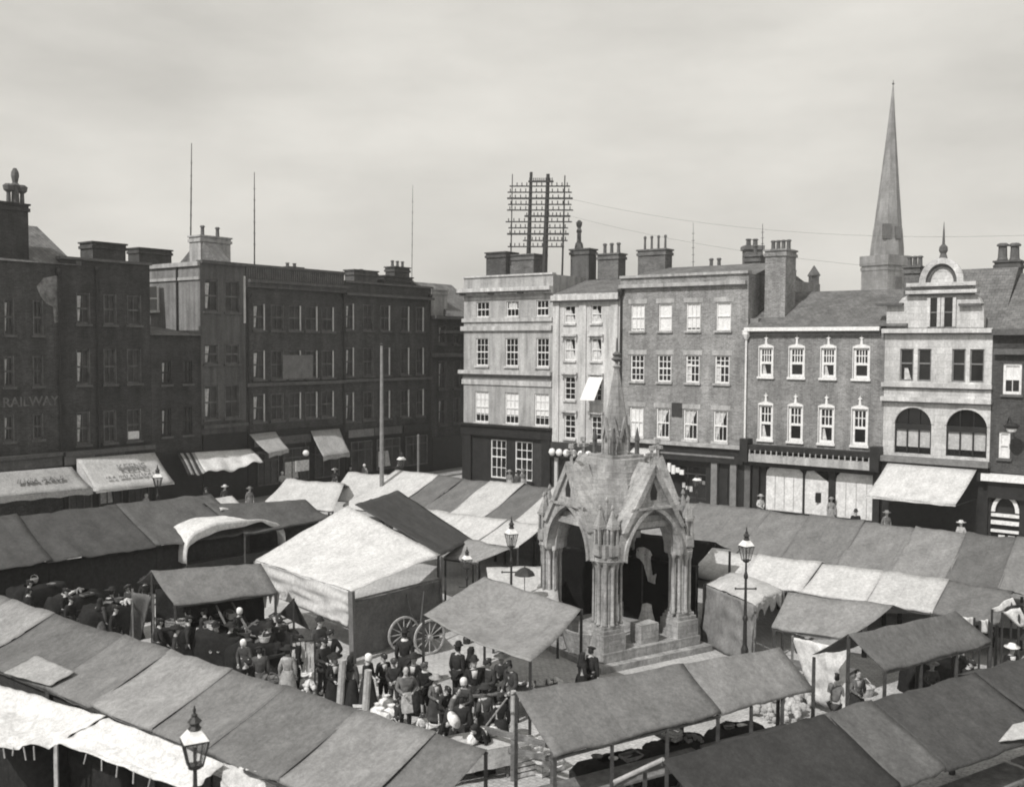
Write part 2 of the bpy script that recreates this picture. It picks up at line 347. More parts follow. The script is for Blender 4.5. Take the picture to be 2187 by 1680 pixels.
# ================================================================== sunlit row, from the corner rightwards
# --- corner house
a0, a1 = hs(FR, 990, 1179); zt = zpx(FR, 1090, 590); zc = zpx(FR, 1090, 624)
B = thing('corner_building', 'four storey corner house with banded stucco front, parapet and dark ground floor', 'building', FR.P((a0+a1)/2, 0), GRP_R)
top = opens(FR, [(1017, 1044), (1081, 1107), (1145, 1171)], 643, 676); sec = opens(FR, [(1016, 1042), (1079, 1106), (1145, 1172)], 722, 782); fst = opens(FR, [(1014, 1043), (1078, 1107), (1141, 1172)], 838, 905)
zg = zpx(FR, 1090, 918)
shopw = [(spx(FR, 1047, 980), spx(FR, 1080, 980), .7, zg-.75), (spx(FR, 1099, 980), spx(FR, 1136, 980), .7, zg-.75)]
body(B, FR, a0, a1, zt, 11, STUCCO, top+sec+fst, z0=zg)
body(B, FR, a0+.01, a1-.01, zg-.002, 11, BLACK, shopw, name='ground_floor_wall', d=-.02)
for i, o in enumerate(top): window(B, FR, o, 3, 1, 1, sill=STUCCOL, fr=.06, blind=(.0, .55, .6)[i] and 0, curtain=[(.12, .8, .5, .9, .8)] if i == 1 else None)
window_raised = part(B, 'open_sash', WHITE, FR, (top[2][0]+.1, top[2][1]-.1, top[2][2]+.45*(top[2][3]-top[2][2]), top[2][2]+.55*(top[2][3]-top[2][2]), -.06, -.03))
for o in sec: window(B, FR, o, 3, 2, 2, sill=STUCCOL)
for i, o in enumerate(fst): window(B, FR, o, 3, 2, 2, sill=STUCCOL, blind=.72 if i < 2 else .7)
for o in shopw: window(B, FR, o, 3, 2, 2, d=-.02, rail=.55, fr=.08, bar=.05)
BAND = mat('grey_stucco_band', .43, .9, .15, 1.3, .3, 12, 'streak')
b = [ (a0-.12, a1+.0, zpx(FR, 1090, 687), zpx(FR, 1090, 679), .002, .12), (a0-.18, a1, zpx(FR, 1090, 706), zpx(FR, 1090, 696), .002, .18), (a0-.3, a1, zpx(FR, 1090, 800), zpx(FR, 1090, 792), .002, .32), (a0-.12, a1, zpx(FR, 1090, 823), zpx(FR, 1090, 812), .002, .1)]
part(B, 'string_course', BAND, FR, *b)
part(B, 'frieze', GREYP, FR, (a0-.05, a1-.1, zpx(FR, 1090, 811.5), zpx(FR, 1090, 800.5), .002, .06))
part(B, 'cornice', STUCCOL, FR, (a0-.35, a1, zc+.06, zc+.32, .002, .42), (a0-.2, a1, zc-.16, zc+.058, .002, .2))
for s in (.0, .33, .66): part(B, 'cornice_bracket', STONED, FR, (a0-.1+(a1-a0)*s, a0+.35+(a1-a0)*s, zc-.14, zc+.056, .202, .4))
part(B, 'gutter', IRON, FR, (a0-.36, a1, zc-.04, zc+.04, .422, .5))
part(B, 'parapet_coping', STUCCOL, FR, (a0-.08, a1, zt+.003, zt+.12, -.4, .1))
part(B, 'shop_fascia', BLACK, FR, (a0-.1, a1+.05, zg-.5, zg+.2, .002, .22), (a0-.25, a1+.1, zg+.202, zg+.34, .002, .4))
part(B, 'pilaster', BLACK, FR, (a0, a0+.8, 0.12, zg-.502, .002, .16)); part(B, 'pilaster', BLACK, FR, (a1-.75, a1-.05, .12, zg-.502, .002, .16))
part(B, 'door', DARKW, FR, (spx(FR, 1140, 980), spx(FR, 1160, 980), .12, zg-.8, .002, .06))
def top_box(x0, x1, y0, y1, d, n, F=FR, par=None, ph=.7, m=BRICKC, thick=1.0, pr=.14, zb=None):
    s0, s1 = spx(F, x0, y0, d), spx(F, x1, y0, d); ztop = zpx(F, (x0+x1)/2, y0, d); zbot = zb if zb else zpx(F, (x0+x1)/2, y1, d) - 1.0
    return chimney(par or B, F, s0, s1, zbot, ztop, d - thick, d, m, n, ph, pr)
top_box(1038, 1080, 538, 590, -2.5, 0, m=BRICKD, thick=1.4); top_box(1080, 1139, 543, 590, -3.0, 0, thick=1.6)
top_box(1218, 1257, 531, 600, -4, 0, m=RENDERD); top_box(1276, 1320, 541, 600, -4, 3, ph=.75, m=BRICKC)
pf = MB(); c = FR.P(spx(FR, 1236, 531, -4.5), zpx(FR, 1236, 531, -4.5), -4.5)
pf.lathe(c, [(.34, 0), (.28, .35), (.16, .5), (.15, 1.1), (.22, 1.2), (.12, 1.45), (.2, 1.6), (.24, 1.85), (.08, 2.0)], 8)
pf.build('chimney_pot', POTM, B)
# --- narrow stucco house
a0, a1 = hs(FR, 1179.5, 1322); zc = zpx(FR, 1250, 641); zt = zpx(FR, 1250, 626)
B = thing('narrow_house', 'narrow pale stucco house two windows wide with hooded windows and a white blind', 'building', FR.P((a0+a1)/2, 0), GRP_R)
cs = [(1205, 1228), (1262, 1284)]; fl = [opens(FR, cs, 652, 690), opens(FR, cs, 723, 770), opens(FR, cs, 805, 855), opens(FR, cs, 887, 938)]
zg = zpx(FR, 1250, 952)
body(B, FR, a0, a1, zt, 11, STUCCOL, sum(fl, []), z0=zg)
body(B, FR, a0+.01, a1-.01, zg-.002, 11, BLACK, [], name='ground_floor_wall', d=-.02)
for r, row in enumerate(fl):
    for i, o in enumerate(row):
        window(B, FR, o, 2 if r else 2, 2 if r > 1 else 1, 2 if r > 1 else 1, sill=STUCCOL, head=STUCCOL if r in (1, 2, 3) else None, blind=0, fr=.06,
               curtain=[(.05, .55, .0, .75 if r == 0 else .9, .95)] if r < 2 else None)
part(B, 'cornice', STUCCOL, FR, (a0-.02, a1, zc, zc+.35, .002, .3)); part(B, 'gutter', IRON, FR, (a0, a1, zc-.1, zc-.002, .2, .33))
part(B, 'pilaster', STUCCOL, FR, (a0+.05, a0+.55, zg, zc-.11, .002, .09)); part(B, 'pilaster', STUCCOL, FR, (a1-.65, a1-.1, zg, zc-.11, .002, .09)); 
mid = (fl[0][0][1] + fl[0][1][0]) / 2; part(B, 'pilaster', STUCCOL, FR, (mid-.28, mid+.28, zg, zc-.11, .002, .09))
b = MB(); b.sprism(FR, [(.02, zt), (-4.2, zpx(FR, 1250, 598, -4)), (-8, zt)], a0, a1); b.build('roof', SLATE, B)
o = fl[2][1]; aw = MB(); aw.grid(lambda u, v: FR.P(o[0]-.12-.1*v+(o[1]-o[0]+.3)*u, o[3]+.05-(o[3]-o[2])*.98*v, .06+.95*v**.9+.02*math.sin(u*9)), 8, 6); aw.build('window_blind', BLIND, B, solid=.02)
part(B, 'shop_fascia', DARKW, FR, (a0+.0, a1-.05, zg-.9, zg+.15, .002, .2))
sg = MB(); n = 9
for k in range(n):
    s = a0 + .3 + (a1 - a0 - .6) * k / (n-1); sg.lathe(FR.P(s, zg-.52, .42), [(.02, -.26), (.17, -.2), (.26, 0), (.17, .2), (.02, .26)], 10)
sg.build('globe_light_row', GLOBE, B, smooth=True)
part(B, 'globe_rail', IRON, FR, (a0+.1, a1-.1, zg-.86, zg-.8, .38, .46))
part(B, 'pilaster', STUCCOL, FR, (a0+.3, a0+.55, .12, zg-.92, .002, .15))
part(B, 'shop_window', GLASS, FR, (a0+.9, a1-.6, .8, zg-1.0, -.015, .03))
# --- brick house with parapet
a0, a1 = hs(FR, 1322.5, 1595); zt = zpx(FR, 1450, 590); 
B = thing('brick_house', 'tall brick house four windows wide with a plain parapet and a dark shopfront', 'building', FR.P((a0+a1)/2, 0), GRP_R)
fl = [opens(FR, [(1347, 1376), (1406, 1434), (1465, 1495), (1529, 1560)], 647, 706), opens(FR, [(1346, 1375), (1404, 1433), (1464, 1493), (1526, 1557)], 758, 816), opens(FR, [(1344, 1373), (1401, 1429), (1459, 1489), (1523, 1553)], 872, 937)]
zg = zpx(FR, 1450, 948)
body(B, FR, a0, a1, zt, 12, BRICK, sum(fl, []), z0=zg)
sw = [(a0+1.2, a0+3.0, .7, zg-1.3), (a0+3.6, a0+6.2, .7, zg-1.3), (a0+7.6, a1-1.1, .7, zg-1.3)]
body(B, FR, a0+.01, a1-.01, zg-.002, 12, BLACK, sw, name='ground_floor_wall', d=-.02)
for o in sw: window(B, FR, o, 2, 1, 1, fm=DARKW, d=-.02, rail=.75)
bl = (.92, .95, .9, .97)
for i, o in enumerate(fl[0]): window(B, FR, o, (3, 1, 3, 1)[i], 1, 1, sill=STUCCO, blind=bl[i], fr=.06)
for i, o in enumerate(fl[1]): window(B, FR, o, 3, 2, 2, sill=STUCCO, fr=.08, bar=.05, curtain=[(.06, .3, .05, .7, .36)] if i > 1 else None, rail=.5 if i < 2 else .62, **({} if i < 2 else {}))
for i, o in enumerate(fl[2]): window(B, FR, o, 3, 1, 1, sill=STUCCOL, fr=.08, blind=.95 if i == 0 else 0, curtain=None if i == 0 else [(.1, .85, .28, .95, .3), (.1, .3, .02, .3, .2)])
for r in fl:
    for o in r: part(B, 'lintel', STUCCO, FR, (o[0]-.18, o[1]+.18, o[3]+.01, o[3]+.3, .002, .025))
z2 = zpx(FR, 1450, 612); part(B, 'cornice', STUCCO, FR, (a0+.0, a1-.1, z2, z2+.22, .002, .28), (a0, a1, zt+.003, zt+.16, -.45, .14))
part(B, 'sign_board', DARKW, FR, (spx(FR, 1434.5, 873), spx(FR, 1456.5, 873), zpx(FR, 1446, 889), zpx(FR, 1446, 860), .002, .06))
b = MB(); b.tube([FR.P(a0+.12, zg, .1), FR.P(a0+.12, z2-.3, .1)], .07, 8); b.lathe(FR.P(a0+.12, z2-.55, .14), [(.1, 0), (.24, .35), (.24, .5)], 6); b.build('downpipe', IRON, B)
for k in range(9):
    for i_, o in enumerate(sw[:2]):
        s = o[0] + .15 + (o[1]-o[0]-.3)*(k*.37 % 1); zz = o[2] + .1 + (.5*k % 1.6); 
        if zz < o[3] - .5: part(B, 'window_display', (BLIND, CURT, GREYP)[k % 3], FR, (s-.1, s+.1, zz, zz+.22+.1*(k % 2), -.18, -.172+.004*k))
part(B, 'shop_fascia', BLACK, FR, (a0+.05, a1-.05, zg-.95, zg-.05, .002, .3)); part(B, 'shop_cornice', STUCCO, FR, (a0, a1-.0, zg-.04, zg+.16, .002, .5)); part(B, 'fascia_moulding', GREYP, FR, (a0+2.5, a1-.6, zg-.62, zg-.5, .302, .34))
for s in (a0+.1, a0+3.1, a0+6.6, a1-.9): part(B, 'pilaster', GREYP if s > a0+6 else DARKW, FR, (s, s+.4, .12, zg-.96, .002, .22))
rb = MB(); rb.sprism(FR, [(-1.0, zt), (-4.5, zpx(FR, 1450, 582, -4.5)+.35), (-9, zt)], a0, a1); rb.build('roof', SLATE, B)
top_box(1362, 1420, 532, 600, -4, 4, ph=.95, pr=.09); top_box(1503, 1536, 573, 600, -5, 2, ph=.7, m=RENDERD)
top_box(1590, 1622, 545, 600, -5, 1, ph=.7, m=BRICKC)
top_box(1634, 1678, 532, 690, -1.0, 4, ph=.6, m=BRICK, thick=1.6)
# --- brick house with white sash windows
a0, a1 = hs(FR, 1595.5, 1887); zc = zpx(FR, 1740, 706)
B = thing('gabled_shop', 'brick shop with tiled roof, eight white sash windows and a long dark shop cornice', 'building', FR.P((a0+a1)/2, 0), GRP_R)
fl = [opens(FR, [(1621, 1650), (1685, 1717), (1753, 1784), (1822, 1856)], 742, 806), opens(FR, [(1620, 1649), (1683, 1713), (1748, 1780), (1819, 1852)], 868, 944)]
zg = zpx(FR, 1740, 957)
body(B, FR, a0, a1, zc, 11, BRICKM, sum(fl, []), z0=zg)
dz = zg - 1.25
sw = [(spx(FR, 1634, 1040), spx(FR, 1713, 1040), .5, dz), (spx(FR, 1717, 1040), spx(FR, 1768, 1040), .5, dz), (spx(FR, 1783, 1040), spx(FR, 1872, 1040), .5, dz)]
body(B, FR, a0+.01, a1-.01, zg-.002, 11, BLACK, sw, name='ground_floor_wall', d=-.02)
for r, row in enumerate(fl):
    for i, o in enumerate(row):
        window(B, FR, o, 4 if r == 0 else 3, 2, 0, sill=WHITE, fr=.13, bar=.05, rail=.47, curtain=[(.2, .34, .08, .4, .5)] if i in (0, 2) else None)
        t = MB(); w2 = (o[1]-o[0])/2; c = (o[0]+o[1])/2
        t.fprism(FR, [(c-w2-.05, o[3]-.02), (c+w2+.05, o[3]-.02), (c+w2+.04, o[3]+.06), (c+w2*.6, o[3]+.15), (c+.07, o[3]+.19), (c+.04, o[3]+.5), (c+.13, o[3]+.53), (c+.03, o[3]+.6), (c, o[3]+.72), (c-.03, o[3]+.6), (c-.13, o[3]+.53), (c-.04, o[3]+.5), (c-.07, o[3]+.19), (c-w2*.6, o[3]+.15), (c-w2-.04, o[3]+.06)], .003, .06)
        t.fbox(FR, o[0]-.04, o[0]-.002, o[2], o[3]-.022, .003, .05); t.fbox(FR, o[1]+.002, o[1]+.04, o[2], o[3]-.022, .003, .05)
        t.build('window_surround', WHITE, B)
part(B, 'gutter', WHITE, FR, (a0-.1, a1-.2, zc-.02, zc+.2, .002, .38)); part(B, 'eaves_board', STONED, FR, (a0, a1-.2, zc-.24, zc-.022, .002, .2))
zr = zpx(FR, 1760, 622, -4.6); b = MB(); b.sprism(FR, [(.3, zc+.22), (-4.6, zr), (-9.5, zc+.22)], a0-.02, a1+1.2); b.build('roof', TILE, B)
part(B, 'flashing', LEAD, FR, (a0-.03, a0+.5, zc+.203, zc+.75, -1.2, -.3))
b = MB(); b.tube([FR.P(a0-.05, zg+.2, .12), FR.P(a0-.05, zc-.4, .12)], .06, 8); b.lathe(FR.P(a0-.05, zc-.5, .14), [(.1, 0), (.26, .3), (.26, .55)], 6); b.build('downpipe', WHITE, B)
part(B, 'shop_cornice', BLACK, FR, (a0-.1, a1-.0, zg-.32, zg+.02, .002, .62)); part(B, 'shop_fascia', STUCCO, FR, (a0+.45, a1-.45, zg-.95, zg-.5, .345, .7)); part(B, 'fascia_shadow_board', BLACK, FR, (a0, a1, zg-1.24, zg-.96, .002, .34))
for k in range(22):
    s = a0 + .5 + (a1 - a0 - 1) * k / 21; q = MB(); q.lathe(FR.P(s, zg-.499, .66), [(.05, 0), (.05, .05), (.03, .1), (.05, .16), (.01, .26)], 6); q.build('cornice_finial', STUCCO, B)
for s in (a0-.1, a1-.45): part(B, 'console_bracket', BLACK, FR, (s, s+.5, zg-1.0, zg+.35, .003, .75))
for s in (a0+.02, a0+.55, a1-.4): part(B, 'pilaster', STONED if s < a0+.3 else BLACK, FR, (s, s+.36, .12, zg-1.26, .002, .25))
pal = mat('shop_white_board', .6, .8, .25, 2.0, .2, 8)
for i, o in enumerate(sw):
    q = MB(); p0, p1 = o[0], o[1]; r_ = .45
    if i != 1:
        pts = [(p0, o[2]), (p1, o[2])] + [(p1 - r_ + r_*math.cos(t), o[3]-r_+r_*math.sin(t)) for t in (0, .5, 1.05, 1.57)] + [(p0 + r_ - r_*math.sin(t), o[3]-r_+r_*math.cos(t)) for t in (0, .5, 1.05, 1.57)]
    else: pts = [(p0, o[2]), (p1, o[2]), (p1, o[2]+1.9), (p0+.5, o[3]-.05), (p0+.1, o[3]-.1), (p0, o[3]-.4)]
    q.fprism(FR, pts, -.14, -.1); so_ = q.build('whitened_shop_window', pal, B)
    q = MB()
    for k in range(1, 4 if i != 1 else 1): q.fbox(FR, p0+(p1-p0)*k/4-.02, p0+(p1-p0)*k/4+.02, o[2]+.1, o[3]-.5, -.099, -.08)
    if i == 1: q.lathe(FR.P(p0+.9, o[2]+1.0, -.09), [(.28, -.28), (.3, 0), (.28, .28)], 10, 1, .1)
    if q.v: q.build('glazing_bar', PALEW if i != 1 else BLACK, so_)
    q = MB(); q.fbox(FR, o[0], o[1], o[2], o[3], -.2, -.18); q.build('pane', GLASS, so_)
# --- pale stone gabled building
a0, a1 = hs(FR, 1887.5, 2117); zc = zpx(FR, 2000, 712); zg = zpx(FR, 2000, 985)
B = thing('stone_shop', 'pale stone shop with a curved pediment gable and two broad arched windows', 'building', FR.P((a0+a1)/2, 0), GRP_R)
sec = opens(FR, [(1921, 1950), (1959, 1988), (2032, 2061), (2070, 2101)], 745, 815); ar = opens(FR, [(1910, 1988), (2020, 2107)], 872, 972)
att = opens(FR, [(1987, 2001), (2017, 2034)], 636, 703); att = [(o[0], o[1], max(o[2], zc + .35), o[3]) for o in att]
body(B, FR, a0, a1, zc, 11, STONEP, sec+ar, z0=zg)
body(B, FR, a0+.01, a1-.01, zg-.002, 11, BLACK, [], name='ground_floor_wall', d=-.02)
for o in sec: window(B, FR, o, 1, 1, 1, fm=GREYP, rail=.55, curtain=[(.3, .55, .05, .4, .8)] if o is sec[0] else None)
for o in ar:
    c, h = (o[0]+o[1])/2, (o[1]-o[0])/2; rise = .85; zs = o[3]-rise; RR = (h*h + rise*rise) / (2*rise); zc_ = o[3]-RR
    arc = [(c + h*math.cos(t), zc_ + math.sqrt(max(0, RR*RR - (h*math.cos(t))**2))) for t in [math.pi*k/14 for k in range(15)]]
    q = MB(); q.fprism(FR, [(o[1], zs), (o[1], o[3])] + [p for p in arc[:8]][::-1], -.218, -.001); q.fprism(FR, [(o[0], zs)] + [p for p in arc[7:]][::-1] + [(o[0], o[3])], -.218, -.001); q.build('arch_spandrel', STONEP, B)
    q = MB(); zt_ = zs - .15
    q.fbox(FR, o[0], o[1], zt_-.2, zt_+.1, -.16, -.05)
    for k in range(4): s = o[0] + (o[1]-o[0]-.07)*k/3; q.fbox(FR, s, s+.07, o[2], zt_-.202, -.15, -.06)
    for k in (1, 2): s = o[0] + (o[1]-o[0])*k/3; q.fbox(FR, s-.025, s+.025, zt_+.102, o[3]-.08, -.15, -.08)
    wn = q.build('window', BLACK, B); q = MB(); q.fbox(FR, o[0], o[1], o[2], o[3], -.2, -.18); q.build('pane', GLASS, wn)
    q = MB(); q.fbox(FR, o[0]+.02, o[1]-.02, o[2]+.35, zt_-.2, -.172, -.16); q.build('blind', mat('net_curtain', .4, .9, .18, 4, .4, 12), wn)
    q = MB(); o2 = [(c + (h+.12)*math.cos(t), .12*math.sin(t) + zc_ + math.sqrt(max(0, RR*RR - (h*math.cos(t))**2))) for t in [math.pi*k/14 for k in range(15)]]
    q.fprism(FR, o2 + arc[::-1], .003, .05); q.build('arch_moulding', STONEP, B)
for y, t in ((705, .34), (822, .2), (853, .3)): 
    z = zpx(FR, 2000, y+6); part(B, 'string_course', STONEP, FR, (a0-.1, a1+.05, z, z+.24, .002, t)); part(B, 'string_course_underside', STONED, FR, (a0, a1, z-.07, z-.002, .002, t*.6))  # thin dark strip set under each pale string course
part(B, 'shop_cornice', GREYP, FR, (a0-.05, a1+.05, zg-.12, zg+.18, .002, .55)); part(B, 'shop_fascia', BLACK, FR, (a0, a1, zg-.85, zg-.122, .002, .3))
# gable
zA = zpx(FR, 2010, 627); zB = zpx(FR, 2010, 606); zT = zpx(FR, 2010, 562); sc_ = spx(FR, 2010, 650); sl_, sr_ = spx(FR, 1950, 640), spx(FR, 2072, 640)
sL, sR = a0 + .05, spx(FR, 2100, 700); z1 = zc + .3; zsh = zpx(FR, 1920, 652)
pts = [(sL, z1), (sR, z1), (sR, z1+.5)] + [(sR + (sr_-sR)*(1-math.cos(t)), z1+.5+(zA-z1-.5)*math.sin(t)) for t in (.3, .6, .9, 1.2, 1.57)] + [(sl_ + (sL+.6-sl_)*(math.sin(t)), zsh+(zA-zsh)*math.cos(t)) for t in (0, .4, .8, 1.2, 1.57)] + [(sL, zsh)]
def gable_wall():
    q = MB(); q.fprism(FR, pts, -.5, -.02); return q.build('gable_wall', STONEP, B)
gable_wall()
for o in att:
    q = MB(); q.fbox(FR, o[0], o[1], o[2], o[3], -.018, .012); wn = q.build('window', GLASS, B)
    q = MB(); q.fbox(FR, o[0], o[1], (o[2]+o[3])/2-.03, (o[2]+o[3])/2+.03, .013, .03); q.build('glazing_bar', GREYP, wn)
    for s in (o[0]-.17, o[1]+.01): part(B, 'window_mullion', STONEP, FR, (s, s+.16, o[2], o[3], -.015, .12))
part(B, 'gable_entablature', STONEP, FR, (sl_-.35, sr_+.35, zA+.003, zA+.18, -.5, .3), (sl_-.1, sr_+.1, zA+.182, zB-.14, -.5, .08), (sl_-.3, sr_+.3, zB-.138, zB+.06, -.5, .36))
part(B, 'entablature_underside', STONED, FR, (sl_-.2, sr_+.2, zA-.1, zA, -.018, .2), (sl_-.1, sr_+.1, zB-.22, zB-.142, .082, .3))  # dark strips set below the entablature ledges
rr = (sr_ - sl_) / 2 * .62; q = MB(); q.fprism(FR, [(sc_+rr*math.cos(t), zB+.062+(zT-zB)*math.sin(t)) for t in [math.pi*k/16 for k in range(17)]], -.45, .02); q.build('pediment', STONEP, B)
q = MB(); q.fprism(FR, [(sc_+(rr+.22)*math.cos(t), zB+.062+(zT-zB+.2)*math.sin(t)) for t in [math.pi*k/16 for k in range(17)]] + [(sc_+(rr-.1)*math.cos(t), zB+.062+(zT-zB-.1)*math.sin(t)) for t in [math.pi*k/16 for k in range(16, -1, -1)]], .022, .25); q.build('pediment_moulding', STONEP, B)
q = MB(); q.fprism(FR, [(sc_+(rr-.12)*math.cos(t), zB+.064+(zT-zB-.12)*math.sin(t)) for t in [math.pi*k/16 for k in range(17)]] + [(sc_+(rr-.3)*math.cos(t), zB+.064+(zT-zB-.3)*math.sin(t)) for t in [math.pi*k/16 for k in range(16, -1, -1)]], .021, .1); q.build('pediment_groove', STONED, B)
q = MB(); q.lathe(FR.P(sc_, zT+.25, -.1), [(.22, 0), (.14, .25), (.22, .4), (.2, .6), (.07, .75), (.05, 1.3), (.01, 1.9)], 8); q.build('finial', STONED, B)
q = MB(); q.fprism(FR, [(sL-.5, zsh+.0), (sL+.9, zsh), (sL+.9, zsh+.12), (sL-.55, zsh+.12)], -.4, .3); q.build('kneeler', STONED, B); q = MB(); q.fprism(FR, [(sR-1.2, zsh-.1), (sR-.1, zsh-.1), (sR-.1, zsh+.02), (sR-1.2, zsh+.02)], -.4, .25); q.build('kneeler', STONED, B)
zr = zpx(FR, 2095, 572, -4); b = MB(); b.sprism(FR, [(-.51, zc+.2), (-4.6, zr), (-10, zc+.2)], a0+.6, a1+.3); b.build('roof', SLATE, B)
top_box(1930, 1963, 568, 690, -2.2, 3, ph=.6, m=BRICKC, thick=1.3); top_box(2124, 2176, 556, 640, -5, 0, ph=.8, m=RENDERD, thick=1.2)
st = [FR.P(spx(FR, x, 556, -5.6), zpx(FR, x, 556, -5.6), -5.6) for x in (2140, 2166)]; pots(B.children[-1], st, .95, .27)
# --- dark house at the right edge
a0, a1 = spx(FR, 2117.5, 800), spx(FR, 2117.5, 800) + 9; zc = zpx(FR, 2150, 705); zg = zpx(FR, 2150, 1010)
B = thing('dark_house', 'dark brick house at the right edge with pale blinds and an arched doorway', 'building', FR.P((a0+a1)/2, 0), GRP_R)
o1 = opens(FR, [(2141, 2181)], 776, 842); o2 = opens(FR, [(2132, 2156)], 922, 978)
z0d = .12; drs = opens(FR, [(2112, 2176)], 1056, 1146); drs = [(a0+.15 if drs[0][0] < a0+.15 else drs[0][0], drs[0][1], .13, drs[0][3])]
body(B, FR, a0, a1, zc, 10, BRICKD, o1+o2, z0=zg); body(B, FR, a0+.01, a1, zg-.002, 10, BLACK, drs, name='ground_floor_wall', d=-.02)
window(B, FR, o1[0], 2, 1, 1, blind=.5, sill=STONED, fr=.12); window(B, FR, o2[0], 1, 1, 1, blind=1, sill=STONED, fr=.1)
part(B, 'cornice', STONED, FR, (a0, a1, zc-.25, zc+.06, .002, .4), (a0+.1, a1, zpx(FR, 2150, 757), zpx(FR, 2150, 745), .002, .3)); 
b = MB(); b.sprism(FR, [(.4, zc+.062), (-5, zc+3.2), (-10, zc+.062)], a0+.35, a1); b.build('roof', SLATE, B)
part(B, 'shop_cornice', WHITE, FR, (a0-.3, a1, zg-.42, zg-.06, .002, .5)); part(B, 'shop_fascia', BLACK, FR, (a0, a1, zg-1.3, zg-.43, .002, .25))
o = drs[0]; q = MB(); c = (o[0]+o[1])/2; h = (o[1]-o[0])/2
q.fprism(FR, [(c+h*math.cos(t), o[3]-.9+.9*math.sin(t)) for t in [math.pi*k/12 for k in range(13)]] + [(c+(h-.18)*math.cos(t), o[3]-.9+.74*math.sin(t)) for t in [math.pi*k/12 for k in range(12, -1, -1)]], -.1, .06)
for z, t in ((o[3]-1.15, .16), (o[3]-1.55, .2), (o[3]-1.95, .13)): q.fbox(FR, o[0], o[1], z, z+t, -.12, .04)
q.build('arch_frame', WHITE, B)
for k in range(2): part(B, 'door_panel', WHITE, FR, (o[0]+.35+k*(h-.2), o[0]+.2+(k+1)*(h-.2), .3, o[3]-2.1, -.14, -.05))
part(B, 'doorway_back', BLACK, FR, (o[0], o[1], o[2], o[3], -.22, -.18))
for s in (a0-.4, a0-.02+.0): pass
q = MB(); p0 = FR.P(spx(FR, 2150, 905), zpx(FR, 2150, 905), .03); p1 = FR.P(spx(FR, 2168, 905), zpx(FR, 2168, 903), 1.0)
q.tube([p0, p0+(p1-p0)*.5+Vector((0, 0, .35)), p1], .035, 6); q.lathe(p1-Vector((0, 0, .2)), [(.3, 0), (.38, .12), (.2, .25), (.05, .3)], 10); q.build('bracket_lamp', IRON, B)
q = MB(); q.lathe(p1-Vector((0, 0, .42)), [(.05, 0), (.2, .06), (.25, .2)], 10); q.build('lamp_globe', GLOBE, [x for x in B.children if x.name.startswith('bracket_lamp')][0])
# behind the row: small chimney and turret, mid-roof
zr = 9.5
tb = thing('ventilation_turret', 'small pointed stone turret poking up behind the tiled shop roof', 'turret', AT(1737, 640, 75)*Vector((1, 1, 0)) if False else Vector((AT(1737, 640, 76).x, 76, 0)))
q = MB(); p = Vector((AT(1737, 615, 76).x, 76, 0)); zz0 = AT(1737, 590, 76).z; zz1 = AT(1737, 567, 76).z; q.box(p, .62, .62, zz0); q.build('shaft', STONED, tb)
q = MB(); q.lathe(p+Vector((0, 0, zz0)), [(.5, 0), (.5, .08), (.03, zz1-zz0)], 4, ang=.2); q.build('cap', STONED, tb)
for (x0, x1, yt, dep, n) in ((1679, 1700, 592, 72, 3),):
    p0, p1 = AT(x0, yt, dep), AT(x1, yt, dep); t = thing('rear_house', 'low dark brick chimney house behind the tiled shop roof', 'house', Vector(((p0.x+p1.x)/2, dep, 0)))
    q = MB(); q.box(Vector(((p0.x+p1.x)/2, dep, 0)), p1.x-p0.x, 1.0, p0.z); c = q.build('chimney', BRICKD, t); pots(c, [Vector((p0.x+(p1.x-p0.x)*(k+.5)/n, dep, p0.z)) for k in range(n)], .5, .12)
t = thing('rear_house', 'house whose chimney stack with a single pot shows between the two parapets', 'house', Vector((AT(1606, 600, 74).x, 74, 0)))
p0, p1 = AT(1589, 526, 74), AT(1624, 526, 74); q = MB(); q.box(Vector(((p0.x+p1.x)/2, 74, 0)), p1.x-p0.x, 1.2, p0.z-.3); q.box(Vector(((p0.x+p1.x)/2, 74, p0.z-.298)), p1.x-p0.x+.25, 1.45, .3); c = q.build('chimney', BRICKC, t)
pots(c, [Vector(((p0.x+p1.x)/2+k, 74, p0.z)) for k in (-.3, .2)], .55, .2)

# ================================================================== church
cd = 150; pc = AT(1893, 600, cd); ch = thing('church', 'distant stone church with a tall tapering spire rising over the roofs', 'church', Vector((pc.x, cd, 0)))
zt = AT(1893, 556, cd).z; ztip = AT(1906, 183, cd).z; wt = AT(1931, 600, cd).x - AT(1838, 600, cd).x; cx = AT(1888, 600, cd).x
q = MB(); q.box((cx, cd, 0), wt*.72, wt*.72, zt, .55); q.build('tower', STONEC, ch)
q = MB(); q.box((cx, cd, zt-.9), wt*.78, wt*.78, 1.5, .55); q.box((cx, cd, zt-1.6), wt*.75, wt*.75, .5, .55); q.build('parapet', STONEC, ch)
sx = AT(1893, 550, cd).x; rb = (AT(1926, 545, cd).x - AT(1859, 545, cd).x) / 2; tipx = AT(1907, 175, cd).x
q = MB(); n = 8; h = ztip - zt; i0 = 0
prof = [(rb*1.03, 0), (rb*1.0, 1.5), (rb*.87, h*.17), (rb*.85, h*.172), (rb*.5, h*.5), (rb*.2, h*.8), (.05, h)]
q.lathe((0, 0, 0), prof, 8)
q.v = [Vector((sx + v.x + (tipx-sx)*v.z/h, cd + v.y, zt + .3 + v.z)) for v in q.v]; q.build('spire', STONEC, ch)
